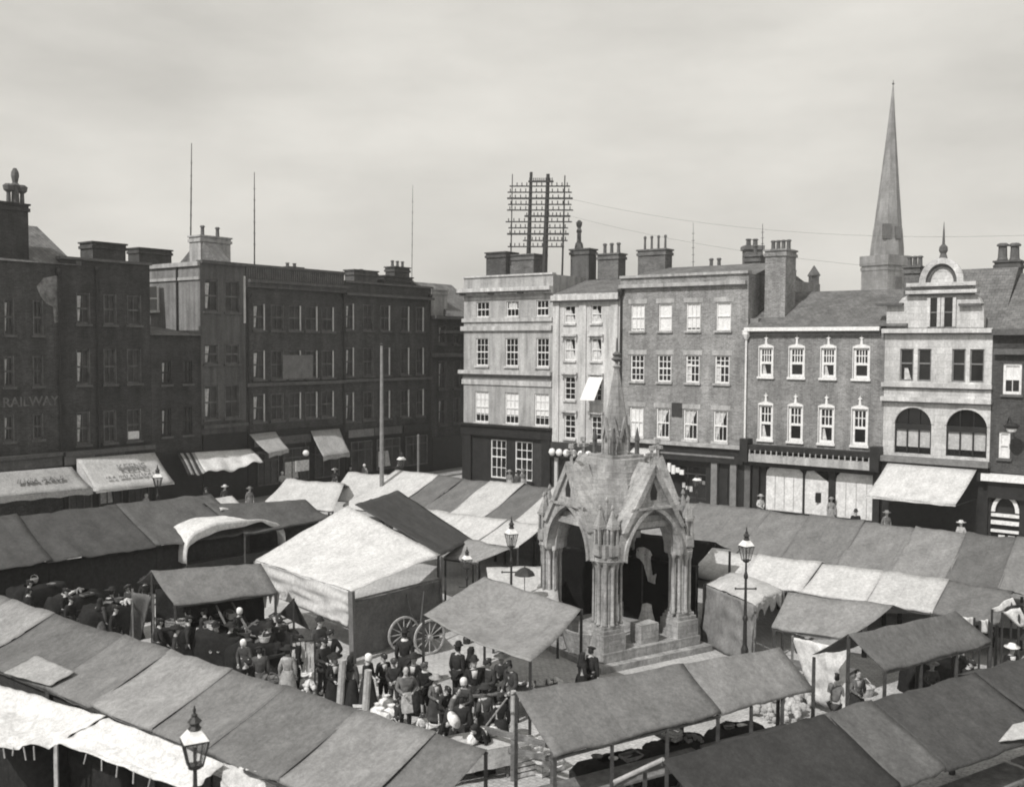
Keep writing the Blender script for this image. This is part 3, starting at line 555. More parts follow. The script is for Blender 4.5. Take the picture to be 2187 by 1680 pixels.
def lucarne(z, off, wd, hh):
    q = MB(); k = z / h; r = rb*(1-k)*.95; ctr = Vector((sx + (tipx-sx)*k + math.cos(off)*r, cd + math.sin(off)*r, zt + z))
    q.box(ctr, wd, .8, hh); q.v = q.v; o = q.build('lucarne', STONED, ch)
lucarne(3.0, R(246), 1.1, 2.2); lucarne(3.0, R(292), .8, 1.8)
q = MB(); q.lathe((tipx, cd, ztip+.1), [(.1, 0), (.2, .15), (.06, .3), (.03, .7)], 6); q.build('finial', IRON, ch)
q = MB(); c = Vector((cx, cd, zt-5.2)) + Vector((math.cos(R(-58))*wt*.37, math.sin(R(-58))*wt*.37, 0)); q.box(c, 1.3, .3, 2.6, .55); q.build('belfry_window', STONED, ch)

# ================================================================== shaded row on the left
LREV = mat('sooty_painted_frame', .11, .8, .5, 1.5)
def lwin(B, rows, cols, shade=0, liner=.05, fm=LREV, **k):
    jm = k.pop('jamb', None)
    for row in rows:
        for i, o in enumerate(row):
            if jm and (i*5 + shade) % 4 != 1: part(B, 'jamb', jm, FL, (o[1]-.09, o[1]-.055, o[2], o[3]*.999, -.068, .03))
            window(B, FL, o, 2, 1, 1, fm=fm, fr=.09, liner=liner, sill=STONED, gm=GLASSL, curtain=[(.1, .45, .1, .9, .3)] if (i*7+shade) % 11 == 0 else None, **k)
def lrows(cols, ys): return [opens(FL, cols, y0, y1) for y0, y1 in ys]
# --- pitched-roof house at the left edge
a0, a1 = spx(FL, -120, 800), spx(FL, 130, 800); zt = zpx(FL, 60, 560)
B = thing('hotel_building', 'dark building at the left edge with a tall pot-crowned chimney and RAILWAY lettering', 'building', FL.P((a0+a1)/2, 0), GRP_L)
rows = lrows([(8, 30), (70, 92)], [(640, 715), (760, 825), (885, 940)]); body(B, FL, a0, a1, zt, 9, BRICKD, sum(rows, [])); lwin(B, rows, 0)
text_mesh('lettering', 'RAILWAY', FL.P(spx(FL, 66, 858), zpx(FL, 66, 858), .02), FL.u, (0, 0, 1), 0.7, mat('faded_letters', .13, .9, .4, 3), B)
zr = zpx(FL, 110, 487, -4); b = MB(); b.sprism(FL, [(.15, zt), (-4, zr), (-8.5, zt)], a0, spx(FL, 140, 560, -1)); b.build('roof', SLATE, B)
part(B, 'gable_coping', STONED, FL, (spx(FL, 140, 560, -1)+.003, spx(FL, 140, 560, -1)+.3, zt, zt+.25, -8, .1))
s0, s1 = spx(FL, -20, 440), spx(FL, 62, 440); zc = zpx(FL, 30, 432); c = chimney(B, FL, s0, s1, zt-1, zc, -1.6, -.1, BRICKD2, 0)
q = MB(); p = FL.P(spx(FL, 33, 432, -.8), zc, -.8); q.lathe(p, [(.2, 0), (.17, .9), (.24, 1.0), (.13, 1.15), (.2, 1.5), (.18, 1.7), (.08, 1.9)], 8); q.build('chimney_pot', POTM, c)
for x in (-.36, .36):
    q = MB(); pp = p + FL.u*x; q.lathe(pp, [(.12, 0), (.1, .6), (.24, .72), (.28, .95), (.16, 1.05)], 8); q.build('chimney_pot', POTM, c)
part(B, 'shop_fascia', STONED, FL, (a0, a1-.1, zpx(FL, 60, 978), zpx(FL, 60, 970), .002, .35), (a0, a1-.1, zpx(FL, 60, 1000), zpx(FL, 60, 979), .002, .2))
q = MB(); q.fprism(FL, [FL.at(*p) for p in ((78, 612), (92, 594), (122, 588), (128, 640), (124, 688), (116, 690), (113, 655), (98, 648), (86, 632))], .003, .02); q.build('stucco_patch', mat('flaking_stucco', .2, .95, .8, 1.6, .4, 8), B)
# --- dark three-storey house
a0, a1 = spx(FL, 130.5, 800), spx(FL, 322, 800); zt = zpx(FL, 225, 560)
B = thing('dark_terrace_house', 'sooty three storey house with flat parapet beside the RAILWAY building', 'building', FL.P((a0+a1)/2, 0), GRP_L)
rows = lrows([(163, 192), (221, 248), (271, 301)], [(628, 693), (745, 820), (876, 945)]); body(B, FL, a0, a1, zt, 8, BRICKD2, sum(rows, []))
lwin(B, rows, 3)
q = rows[2][2]; part(B, 'window_blind', BLIND, FL, (q[0]+.1, q[1]-.1, q[2]+.1, q[2]+.55, -.06, -.04))
part(B, 'parapet_coping', STONED, FL, (a0, a1+.1, zt+.003, zt+.15, -.4, .12)); part(B, 'shop_fascia', STONED, FL, (a0, a1, zpx(FL, 225, 966), zpx(FL, 225, 957), .002, .4)); part(B, 'shop_front', BLACK, FL, (a0+.02, a1-.02, .12, zpx(FL, 225, 968), .002, .1))
for (x0, x1, y, d, n) in ((198, 268, 518, -4, 0), (297, 366, 531, -12, 0)): top_box(x0, x1, y, 570, d, n, FL, B, m=BRICKD, thick=1.4)
# --- low link building
a0, a1 = spx(FL, 322.5, 800), spx(FL, 429, 800); zt = zpx(FL, 376, 716)
B = thing('low_house', 'low house with a hipped slate roof squeezed between taller dark buildings', 'house', FL.P((a0+a1)/2, 0), GRP_L)
rows = lrows([(345, 365), (390, 410)], [(770, 820), (870, 930)]); body(B, FL, a0, a1, zt, 7, BRICKD2, sum(rows, [])); lwin(B, rows, 2, liner=0, fm=DARKW)
b = MB(); zr = zpx(FL, 370, 692, -2.5)
P0, P1, P2, P3 = FL.P(a0, zt, .2), FL.P(a1-.01, zt, .2), FL.P(a1-.01, zt, -6.8), FL.P(a0, zt, -6.8); r0, r1 = FL.P(a0+1.5, zr, -3.2), FL.P(a1-2.2, zr, -3.2)
b.quad(P0, P1, r1, r0); b.quad(P1, P2, r1); b.quad(P2, P3, r0, r1); b.quad(P3, P0, r0); b.quad(P3, P2, P1, P0); b.build('roof', SLATE, B)
part(B, 'shop_front', BLACK, FL, (a0+.02, a1-.02, .12, zpx(FL, 376, 965), .002, .1))
# --- tall stucco house with sunlit side wall
a0, a1 = spx(FL, 429.5, 800), spx(FL, 525, 800); zt = zpx(FL, 478, 566)
B = thing('tall_stucco_house', 'tall stucco house showing a sunlit blank side wall above the low roof', 'building', FL.P((a0+a1)/2, 0), GRP_L)
rows = lrows([(436, 466), (480, 511)], [(599, 666), (735, 777), (822, 894)]); body(B, FL, a0, a1, zt, 17, RENDERD, sum(rows, []))
lwin(B, rows, 1)
STUCCO_S = mat('weathered_stucco', .2, .9, .2, .9, .3, 10, 'streak')
SF = Frame(FL.P(a0, 0, -17), FL.P(a0, 0, 0)); SF.n = -FL.u
L_ = 17
part(B, 'side_cornice', STUCCO, SF, (-.1, L_-.01, zt-1.0, zt-.82, .002, .12), (-.1, L_-.01, zt-.16, zt+.1, .002, .2)); 
part(B, 'side_wall_render', STUCCO_S, SF, (0, L_-.02, 0, zt-1.002, .002, .03), (0, L_-.02, zt-.818, zt-.162, .002, .05))
sw_ = SF.at(329, 640)[0]; z0_, z1_ = SF.at(329, 663)[1], SF.at(329, 612)[1]
q = MB(); q.fbox(SF, sw_-.5, sw_+.5, z0_, z1_, .032, .06); sw2 = q.build('window', GLASS, B); q = MB(); q.fbox(SF, sw_-.6, sw_-.502, z0_, z1_, .031, .12); q.fbox(SF, sw_+.502, sw_+.6, z0_, z1_, .031, .12); q.fbox(SF, sw_-.65, sw_+.65, z0_-.15, z0_-.002, .031, .2); q.fbox(SF, sw_-.5, sw_+.5, (z0_+z1_)/2-.04, (z0_+z1_)/2+.04, .061, .09); q.build('frame', WHITE, sw2)
sp = SF.at(381, 640)[0]; q = MB(); q.tube([SF.P(sp, 3, .12), SF.P(sp, zt-.05, .12)], .06, 8); q.build('downpipe', IRON, B)
part(B, 'parapet', RENDERD, FL, (a0, a1, zt+.003, zt+.2, -.4, .2)); part(B, 'string_course', RENDERD, FL, (a0+.02, a1, zpx(FL, 478, 912), zpx(FL, 478, 905), .002, .25))
top_box(428, 492, 505, 565, -3.0, 2, FL, B, m=STUCCO, thick=1.2, ph=.7); b = MB(); b.sprism(FL, [(-1, zt), (-3.2, zt+1.9), (-6, zt)], a0+2.3, a1); b.build('roof', SLATE, B)
part(B, 'quoin', REVEAL, FL, (a1-.16, a1-.02, zpx(FL, 520, 690), zt-.6, .003, .06)); part(B, 'shop_front', BLACK, FL, (a0+.02, a1-.02, .12, zpx(FL, 478, 925), .002, .12))
# --- balustraded house
a0, a1 = spx(FL, 525.5, 800), spx(FL, 735, 800); zt = zpx(FL, 630, 610)
B = thing('balustraded_house', 'long dark house with a balustrade along its roof and a blank signboard', 'building', FL.P((a0+a1)/2, 0), GRP_L)
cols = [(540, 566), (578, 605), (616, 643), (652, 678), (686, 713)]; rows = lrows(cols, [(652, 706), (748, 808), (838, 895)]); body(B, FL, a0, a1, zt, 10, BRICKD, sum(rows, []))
lwin(B, rows, 4, jamb=WHITE)
part(B, 'cornice', RENDERD, FL, (a0, a1, zt+.003, zt+.2, -.3, .5), (a0, a1, zt-.3, zt, .002, .25)); zb = zpx(FL, 630, 572)
part(B, 'handrail', STONED, FL, (a0, a1, zb-.16, zb, -.2, .12))
q = MB(); n = 46
for k in range(n):
    s = a0 + .1 + (a1 - a0 - .2) * k / (n-1); q.fbox(FL, s-.07, s+.07, zt+.202, zb-.162, -.12, .04)
q.build('balusters', STONED, B)
part(B, 'parapet_block', BRICKD, FL, (a0+.3, spx(FL, 620, 590), zt+.2, zb+.25, -3.5, -2.5))
part(B, 'signboard', mat('blank_signboard', .15, .8, .2, 2), FL, (spx(FL, 602, 780), spx(FL, 666, 780), zpx(FL, 634, 809), zpx(FL, 634, 758), .003, .1)); part(B, 'string_course', STONED, FL, (a0, a1, zpx(FL, 630, 822), zpx(FL, 630, 815), .002, .2))
top_box(616, 646, 570, 600, -3, 2, FL, B, m=BRICKD, ph=.3); part(B, 'shop_front', BLACK, FL, (a0+.02, a1-.02, .12, zpx(FL, 630, 915), .002, .12))
# --- plain dark house with parapet
a0, a1 = spx(FL, 735.5, 800), spx(FL, 920, 800); zt = zpx(FL, 828, 610)
B = thing('parapet_house', 'dark house with a plain high parapet and white painted window edges behind the flagpole', 'building', FL.P((a0+a1)/2, 0), GRP_L)
cols = [(735.9+2, 756), (775, 797), (812, 833), (855, 874), (888, 905)]; rows = lrows(cols, [(652, 706), (742, 801), (834, 893)]); body(B, FL, a0, a1, zt, 10, BRICKD, sum(rows, []))
lwin(B, rows, 2, jamb=WHITE)
part(B, 'cornice', STONED, FL, (a0, a1+.1, zt-.9, zt-.7, .002, .3), (a0, a1+.1, zt+.003, zt+.15, -.4, .15)); part(B, 'string_course', STONED, FL, (a0, a1, zpx(FL, 828, 813), zpx(FL, 828, 807), .002, .15))
top_box(756, 806, 577, 615, -2, 1, FL, B, m=RENDERD, ph=.1); top_box(820, 880, 590, 615, -2, 0, FL, B, m=BRICKD, ph=.3); top_box(842, 874, 570, 600, -3.5, 3, FL, B, m=BRICKD, ph=.5)
part(B, 'shop_front', BLACK, FL, (a0+.02, a1-.02, .12, zpx(FL, 828, 925), .002, .12))
# --- house in the street beyond the corner
a0, a1 = spx(FL, 920.5, 800), spx(FL, 1040, 800); zt = zpx(FL, 960, 678)
B = thing('lane_house', 'lower dark house running back into the lane behind the corner building', 'house', FL.P((a0+a1)/2, 0), GRP_L)
rows = lrows([(936, 952), (968, 982)], [(696, 735), (770, 830), (850, 905)]); body(B, FL, a0, a1, zt, 9, BRICKD, sum(rows, [])); lwin(B, rows, 1)
part(B, 'cornice', STONED, FL, (a0, a1, zt-.15, zt+.1, .002, .5), (a0+1, a1, zpx(FL, 960, 712), zpx(FL, 960, 706), .002, .6), (a0, a1, zpx(FL, 960, 762), zpx(FL, 960, 754), .002, .4)); b = MB(); b.sprism(FL, [(.3, zt+.102), (-4, zt+3.0), (-8.5, zt+.102)], a0+2.2, a1); b.build('roof', SLATE, B)
top_box(921, 955, 618, 675, -.6, 0, FL, B, m=STUCCO, thick=1.6)
part(B, 'shop_front', BLACK, FL, (a0+.02, a1-.02, .12, zpx(FL, 960, 930), .002, .12))

# rainwater pipes, doors and shop windows along the shaded row
for B, xs, yt in [(x, xs, yt) for x in bpy.data.objects for nm, xs, yt in (('balustraded_house', (529, 732), 640), ('parapet_house', (916,), 640), ('dark_terrace_house', (208,), 585), ('hotel_building', (126,), 590)) if x.name == nm]:
    for x in xs: q = MB(); s_ = spx(FL, x, 800); q.tube([FL.P(s_, 2.5, .1), FL.P(s_, zpx(FL, x, yt), .1)], .055, 6); q.lathe(FL.P(s_, zpx(FL, x, yt), .12), [(.08, 0), (.18, .25), (.18, .4)], 6); q.build('downpipe', IRON, B)
for nm, cols in (('balustraded_house', ((545, 590), (600, 655), (668, 720))), ('parapet_house', ((745, 790), (800, 850), (862, 908))), ('dark_terrace_house', ((140, 190), (205, 255), (268, 312)))):
    B = bpy.data.objects[nm]
    for k, (x0, x1) in enumerate(cols):
        s0, s1 = spx(FL, x0, 900), spx(FL, x1, 900); window(B, FL, (s0, s1, .8, 3.1), 3, 1, 1, fm=LREV, d=.3, rail=.72, gm=GLASSL, curtain=[(.08, .5, .1, .6, .6)] if k == 1 else None)
        part(B, 'shop_sign', (GREYP, STONED, DARKW)[k], FL, (s0-.2, s1+.2, 3.4, 3.95, .13, .2))
# ================================================================== things on the roofs
tp = thing('telegraph_pole_frame', 'tall rooftop telegraph frame of four poles with many cross arms on the corner house', 'telegraph frame', FR.P(spx(FR, 1148, 575, -3.2), zpx(FR, 1148, 580, -3.2), -3.2))
def rp(x, y, d=-3.2):
    a, z = FR.at(x, y, d); return FR.P(a, z, d)
for (xb, xt, yt, yb, w_) in ((1090, 1094, 372, 585, .09), (1127, 1134, 368, 585, .3), (1162, 1170, 372, 590, .36), (1200, 1206, 375, 590, .12)):
    q = MB(); q.tube([rp(xb, yb), rp(xt, yt)], [w_*.6, w_*.35], 8); q.build('pole', DARKW, tp)
for k, (y, x0, x1) in enumerate([(388, 1126, 1178), (398, 1086, 1214), (411, 1082, 1218), (424, 1082, 1220), (437, 1084, 1218), (449, 1082, 1222), (462, 1120, 1216), (474, 1080, 1220), (487, 1086, 1212), (500, 1084, 1214), (514, 1118, 1212), (527, 1086, 1205)]):
    sh = (1148 - 1145) + (y - 380) * -.03; p0, p1 = rp(x0+sh, y, -3.1), rp(x1+sh, y, -3.1)
    q = MB(); q.bar(p0, p1, .09 if k % 3 else .13)
    n = 12
    for i in range(n):
        c = p0 + (p1 - p0) * (i + .5) / n; q.bar(c + Vector((0, 0, .04)), c + Vector((0, 0, .26)), .07)
    q.build('cross_arm', DARKW, tp)
def mast(label, F, x, y0, y1, d, r=.07, xt=None, stays=False):
    a, z = F.at(x, y1, d); a2, z2 = F.at(xt or x, y0, d); p = F.P(a, z - 1.2, d); t = F.P(a2, z2, d)
    q = MB(); q.tube([p, p + (t-p)*.6, t], [r, r*.8, r*.45], 8)
    for k in range(6): c = p + (t-p)*(.35 + .1*k); q.bar(c - F.u*.1, c + F.u*.1, .03)
    o = tag(q.build('roof_mast', DARKW), label, 'mast', 'thin masts on the roofs'); base_origin(o, p)
mast('tallest thin mast, on the roof beside the sunlit blank side wall', FL, 406, 306, 548, -7, .055, 409)
mast('thin mast on the roof at the left end of the balustrade', FL, 543, 368, 566, -2, .05)
mast('faint thin mast behind the plain parapet house', FL, 879, 396, 596, -6, .03, 881)
mast('thin short mast behind the brick house with plain parapet', FR, 1480, 476, 590, -7, .025)
mast('slender spike between the two tall chimney stacks', FR, 1628, 478, 560, -6, .035)
def wire(label, pts, r=.006):
    q = MB(); q.tube(pts, r, 5); o = tag(q.build('telephone_wire', IRON), label, 'wire', 'overhead wires'); base_origin(o, pts[0])
def cat(a, b, sag, n=14): return [a + (b-a)*(k/n) - Vector((0, 0, sag*4*(k/n)*(1-k/n))) for k in range(n+1)]
wire('upper thin wire running from the telegraph frame to the right', cat(rp(1218, 425), AT(2260, 500, 50), 1.0))
wire('lower thin wire running from the telegraph frame to the right', cat(rp(1218, 462), AT(2260, 592, 48), .8), .006)

# ================================================================== shop awnings
def awning(label, F, tl, tr, br, bl, d0, d1, m, val=.25, text=None, arms=True, z_drop=0, side=None):
    t = [F.at(*p, d0) for p in (tl, tr)]; b = [F.at(*p, d1) for p in (br, bl)]
    A, Bq, Cq, D = F.P(*t[0], d0), F.P(*t[1], d0), F.P(*b[0], d1), F.P(*b[1], d1)
    r = thing('shop_awning', label, 'awning', F.P((t[0][0]+t[1][0])/2, 0, d0), 'awnings over the shop fronts')
    q = MB(); L_, W_ = (Bq-A).length, (D-A).length
    fn = lambda u, v: A.lerp(Bq, u).lerp(D.lerp(Cq, u), v) + Vector((0, 0, -.08*math.sin(math.pi*v) + .012*math.sin(u*L_*3.1)*v))
    q.grid(fn, 16, 6); uv = [(L_*(i % 17)/16, W_*(i//17)/6) for i in range(len(q.v))]; q.build('canvas', m, r, smooth=True, uv=uv, solid=.012)
    if val:
        q = MB(); q.grid(lambda u, v: D.lerp(Cq, u) - Vector((0, 0, .01 + val*v*(1 - .25*abs(math.sin(u*L_*2.5))))) + F.n*(.02*math.sin(u*L_*4)*v + .012), 24, 2); q.build('valance', m, r, solid=.01)
    if arms:
        for X, Y in ((A, D), (Bq, Cq)): q = MB(); q.bar(Vector((X.x, X.y, Y.z)) + F.n*.05, Y - Vector((0, 0, .06)), .04); q.build('awning_arm', IRON, r)
    if side:
        q = MB(); q.quad(A, D, Vector((A.x, A.y, D.z))+F.n*.06); q.build('side_flap', m, r, solid=.01)
    return r, A, Bq, Cq, D
LETTER = mat('awning_letters', .2, .9, .5, 9); 
awning('broad plain white awning pulled out over the stone shop', FR, (1896, 986), (2086, 1001), (2040, 1077), (1848, 1058), .35, 3.0, canvas(.66), .12)
aw = awning('pale awning lettered across its slope below the dark terrace house', FL, (163, 979), (330, 966), (372, 1030), (205, 1049), .42, 2.3, canvas(.62), .1, side=True)
r, A, Bq, Cq, D = aw; xd = (Bq - A).normalized(); yd = (A.lerp(Bq, .5) - D.lerp(Cq, .5)).normalized(); nz = xd.cross(yd)
text_mesh('lettering', 'KEENS', A.lerp(Bq, .58).lerp(D.lerp(Cq, .58), .42) + nz*.11, xd, yd, .62, LETTER, r)
q = MB(); random.seed(3)
for k in range(26):
    u = .2 + .65*k/26; h = random.uniform(.1, .22); p = A.lerp(Bq, u).lerp(D.lerp(Cq, u), .68) + nz*.1
    if k % 6 != 5: q.bar(p - yd*h/2, p + yd*h/2 + xd*random.uniform(-.1, .1), .05)
q.build('worn_letter_marks', LETTER, r)
aw = awning('pale awning at the far left edge with worn lettering', FL, (-60, 1013), (153, 996), (198, 1042), (-60, 1066), .42, 2.0, canvas(.54), .35)
r, A, Bq, Cq, D = aw; xd = (Bq - A).normalized(); yd = (A.lerp(Bq, .5) - D.lerp(Cq, .5)).normalized(); nz = xd.cross(yd); q = MB()
for k in range(20):
    u = .38 + .45*k/20; h = random.uniform(.14, .34); p = A.lerp(Bq, u).lerp(D.lerp(Cq, u), .5) + nz*.11
    if k not in (2, 9): q.bar(p - yd*h/2, p + yd*h/2 + xd*random.uniform(-.14, .14), .06)
q.build('worn_letter_marks', LETTER, r)
awning('awning half in shadow left of the doorway under the balustraded house', FL, (532, 927), (588, 921), (616, 958), (574, 968), .2, 2.2, canvas(.5), .3)
awning('pale awning below the plain parapet house, left of the flagpole', FL, (663, 920), (724, 915), (747, 966), (690, 975), .2, 2.4, canvas(.5), .3)
# draped white cloth and striped blind on the left
r = thing('shop_awning', 'bunched white cloth awning with a striped end sagging over a shop', 'awning', FL.P(spx(FL, 460, 990), 0, .5), 'awnings over the shop fronts')
t0, t1 = FL.at(378, 968, .3), FL.at(535, 958, .3); b0, b1 = FL.at(402, 1012, 2.0), FL.at(562, 985, 2.0)
A, Bq, D, Cq = FL.P(*t0, .3), FL.P(*t1, .3), FL.P(*b0, 2.0), FL.P(*b1, 2.0)
q = MB(); fn = lambda u, v: A.lerp(Bq, u).lerp(D.lerp(Cq, u), v) + Vector((0, 0, -.35*math.sin(math.pi*u)*v*.5 + .06*math.sin(u*31)*v + .1*math.sin(u*12+v*4)*v))
q.grid(lambda u, v: fn(.22+.78*u, v), 36, 8); q.build('canvas', canvas(.72), r, smooth=True, solid=.012)
for k in range(6):
    q = MB(); q.grid(lambda u, v: fn(.22*(k+u)/6, v), 3, 8); q.build('stripe', canvas(.5 if k % 2 else .12), r, smooth=True, solid=.012)
r = thing('shop_awning', 'small rounded white blind at the left end of the dark shopfront behind the monument', 'awning', FR.P(spx(FR, 1380, 975), 0), 'awnings over the shop fronts')
p0, p1 = FR.at(1352, 962, .4), FR.at(1408, 962, .4); zb = zpx(FR, 1380, 992, 1.2)
q = MB(); q.grid(lambda u, v: FR.P(p0[0]+(p1[0]-p0[0])*u, p0[1]+.2-(p0[1]-zb)*v, .34+1.0*math.sin(v*1.5)+.05*math.sin(u*9)), 10, 8); q.build('canvas', canvas(.66), r, smooth=True, solid=.02)

Z_ = lambda z: Vector((0, 0, z))
t = thing('hanging_lamp', 'white globe lamp hung before the dark shops between the two small awnings', 'lamp', FL.P(spx(FL, 653, 967, 1.4), 0, 1.4)); a_, z_ = FL.at(653, 967, 1.4)
q = MB(); q.lathe(FL.P(a_, z_, 1.4), [(.05, -.2), (.17, -.14), (.22, 0), (.17, .14), (.05, .2)], 12); q.build('globe', GLOBE, t, smooth=True); q = MB(); q.bar(FL.P(a_, z_+.2, 1.4), FL.P(a_, z_+.8, 1.4), .04); q.bar(FL.P(a_, z_+.8, 1.4), FL.P(a_, z_+.8, .1), .04); q.build('bracket', IRON, t)
t = thing('notice_board', 'pale square board standing below the half shadowed awning', 'board', FL.P(spx(FL, 645, 994, 2.6), 0, 2.6)); a_, z_ = FL.at(645, 994, 2.6)
q = MB(); q.fbox(FL, a_-.55, a_+.55, z_-.35, z_+.35, 2.58, 2.64); q.build('panel', CURT, t); q = MB(); q.fbox(FL, a_-.04, a_+.04, 0, z_-.352, 2.59, 2.63); q.build('leg', DARKW, t)
t = thing('white_pole', 'short pale pole on the pavement right of the flagpole', 'pole', FL.P(spx(FL, 893, 990, 1.5), 0, 1.5)); a_, z_ = FL.at(893, 932, 1.5); q = MB(); q.tube([FL.P(a_, .12, 1.5), FL.P(a_, z_, 1.5)], .09, 8); q.build('shaft', GREYP, t); q = MB(); q.lathe(FL.P(a_, z_, 1.5), [(.1, 0), (.12, .08), (.03, .18)], 8); q.build('cap', GREYP, t)
# ================================================================== market stalls
STALLS = []
ORD = ['first', 'second', 'third', 'fourth', 'fifth', 'sixth', 'seventh', 'eighth', 'ninth', 'tenth', 'eleventh', 'twelfth', 'thirteenth', 'fourteenth', 'fifteenth', 'sixteenth']
def tone_word(t): return 'bright white' if t > .58 else 'off white' if t > .44 else 'pale grey' if t > .34 else 'mid grey' if t > .24 else 'dark grey' if t > .13 else 'blackish'
WOOD_P = POSTW
def stall(label, r0, r1, e1, e0, tone, group='canvas roofed market stalls', back=1.0, sag=.07, posts='fb', table=True, wr=.035, seed=0, valance=.1, cname='canopy', bdrop=0.0, light_posts=False, edge=0.0):
    r0, r1, e1, e0 = map(Vector, (r0, r1, e1, e0)); c = (r0+r1+e1+e0)/4
    root = thing('market_stall', label, 'market stall', Vector((c.x, c.y, 0)), group)
    L_, W_ = (r1-r0).length, (e0-r0).length; nu, nv = max(8, int(L_*4)), max(6, int(W_*4)); sd = Vector((seed*3.7, seed*1.3, 0))
    def sheet(q0, q1, f1, f0, flip):
        def fn(u, v):
            p = q0.lerp(q1, u).lerp(f0.lerp(f1, u), v)
            bay = abs(math.sin(math.pi*u*max(1, round(L_/2.2))))
            dz = -sag*(.45*math.sin(math.pi*v) + .9*math.sin(math.pi*u)*(.25+.75*math.sin(math.pi*min(1, v*.9+.05)))) - sag*.7*bay*v
            dz += wr*noise.noise(Vector((u*L_*1.1, v*W_*.55, 0)) + sd)*2 + wr*.8*noise.noise(Vector((u*L_*3.2, v*W_*.8, 5)) + sd)
            dz -= wr*1.1*abs(noise.noise(Vector((u*L_*1.7 + v*.6, v*W_*.25, 9)) + sd))**.7*(.3+v*.7)
            return p + Vector((0, 0, dz))
        return fn
    fn = sheet(r0, r1, e1, e0, 0)
    q = MB(); q.grid(fn, nu, nv)
    uv = [(L_*(i % (nu+1))/nu, W_*(i//(nu+1))/nv) for i in range(len(q.v))]
    if valance:                            # edge of the cloth hanging over the eave pole
        i0 = len(q.v)
        for a in range(nu+1):
            p = fn(a/nu, 1.0); out = (e0 - r0); out.z = 0; out.normalize()
            q.v.append(p + out*.03 - Vector((0, 0, valance*(.75 + .5*noise.noise(Vector((a*.9, seed, 1)))))))
            uv.append((L_*a/nu, W_ + valance))
        for a in range(nu): k = nv*(nu+1)+a; q.f.append((k, k+1, i0+a+1, i0+a))
    if back:
        h = (r0 - e0); h.z = 0; b0 = r0 + h*back; h1 = (r1 - e1); h1.z = 0; b1 = r1 + h1*back; b0.z = e0.z + .05 - bdrop; b1.z = e1.z + .05 - bdrop
        i0 = len(q.v); fb = sheet(r0, r1, b1, b0, 1); q.grid(fb, nu, nv); uv += [(L_*(i % (nu+1))/nu, -W_*(i//(nu+1))/nv) for i in range((nu+1)*(nv+1))]
    else: b0, b1 = r0, r1
    q.build(cname, canvas(tone), root, smooth=True, uv=uv, solid=.012, recalc=False)
    q = MB(); ps = [fn(k/10, 0) - Vector((0, 0, .075)) for k in range(11)]; q.tube(ps, .035, 6); q.build('ridge_pole', WOOD_P, root)
    pm = WOOD_P
    dirn = (e1-e0).normalized()
    pl = []
    if 'f' in posts: pl += [e0 + dirn*.06, e1 - dirn*.06]
    if 'm' in posts: pl += [e0.lerp(e1, .33), e0.lerp(e1, .66)]
    if 'b' in posts and back: pl += [b0 + dirn*.06, b1 - dirn*.06]
    if 'r' in posts: pl += [r0 + dirn*.03, r1 - dirn*.03]
    for p in pl:
        p = p - Vector((0, 0, .09)); q = MB(); q.bar((p.x, p.y, 0), p, .085, .07); q.build('post', pm, root)
    if 'f' in posts:
        q = MB(); q.bar(e0 - Vector((0, 0, .13)), e1 - Vector((0, 0, .13)), .055); q.build('eave_rail', pm, root)
    if table:
        m0 = e0.lerp(r0, .3); m1 = e1.lerp(r1, .3); u = (m1-m0); u.z = 0; ln = u.length-.3; an = math.atan2(u.y, u.x); cc = (m0+m1)/2
        q = MB(); q.box((cc.x, cc.y, .76), ln, .8, .05, an); q.build('counter', WOOD, root)
        for k in (-.4, 0, .4):
            p = Vector((cc.x, cc.y, 0)) + u.normalized()*ln*k; n_ = Vector((-u.y, u.x, 0)).normalized(); q = MB()
            q.bar(p + n_*.34, p + Vector((0, 0, .74)) + n_*.04, .05); q.bar(p - n_*.34, p + Vector((0, 0, .74)) - n_*.04, .05); q.bar(p + n_*.2 + Vector((0, 0, .3)), p - n_*.2 + Vector((0, 0, .3)), .04); q.build('trestle', WOOD, root)
    STALLS.append((root, r0, r1, e1, e0))
    return root
def row(R0, R1, bounds, tones, drop_dir, width, dz, labels, group, sag=.06, back=1.0, table=False, posts='fb', wv=.0, jit=.05, **kw):
    """stalls standing end to end along a ridge; bounds are distances along it"""
    u = (R1-R0); u.normalize(); rng = random.Random(len(tones)*11 + int(width*10))
    for i, t in enumerate(tones):
        j = rng.uniform(-jit, jit) + (.012 if i % 2 else 0); g = -.03; w_ = width + rng.uniform(-wv, wv)
        r0 = R0 + u*(bounds[i]+g) + Vector((0, 0, j)); r1 = R0 + u*(bounds[i+1]-g) + Vector((0, 0, j + rng.uniform(-.04, .04)))
        e0 = r0 + drop_dir*w_ - Vector((0, 0, dz + j)); e1 = r1 + drop_dir*w_ - Vector((0, 0, dz + j))
        stall(labels[i], r0, r1, e1, e0, t, group, back=back, sag=sag, posts=posts, table=table, seed=i + len(tones)*3, **kw)
def along(R0, R1, xs, z):                  # distances along a ridge line at the surveyed columns
    u = (R1-R0); u.z = 0; u.normalize(); out = []
    for x in xs:
        r = ray(x, 900); d = Vector((r.x, r.y, 0)); den = u.x*d.y - u.y*d.x
        out.append(((CAMP.x-R0.x)*d.y - (CAMP.y-R0.y)*d.x) / den)
    return out
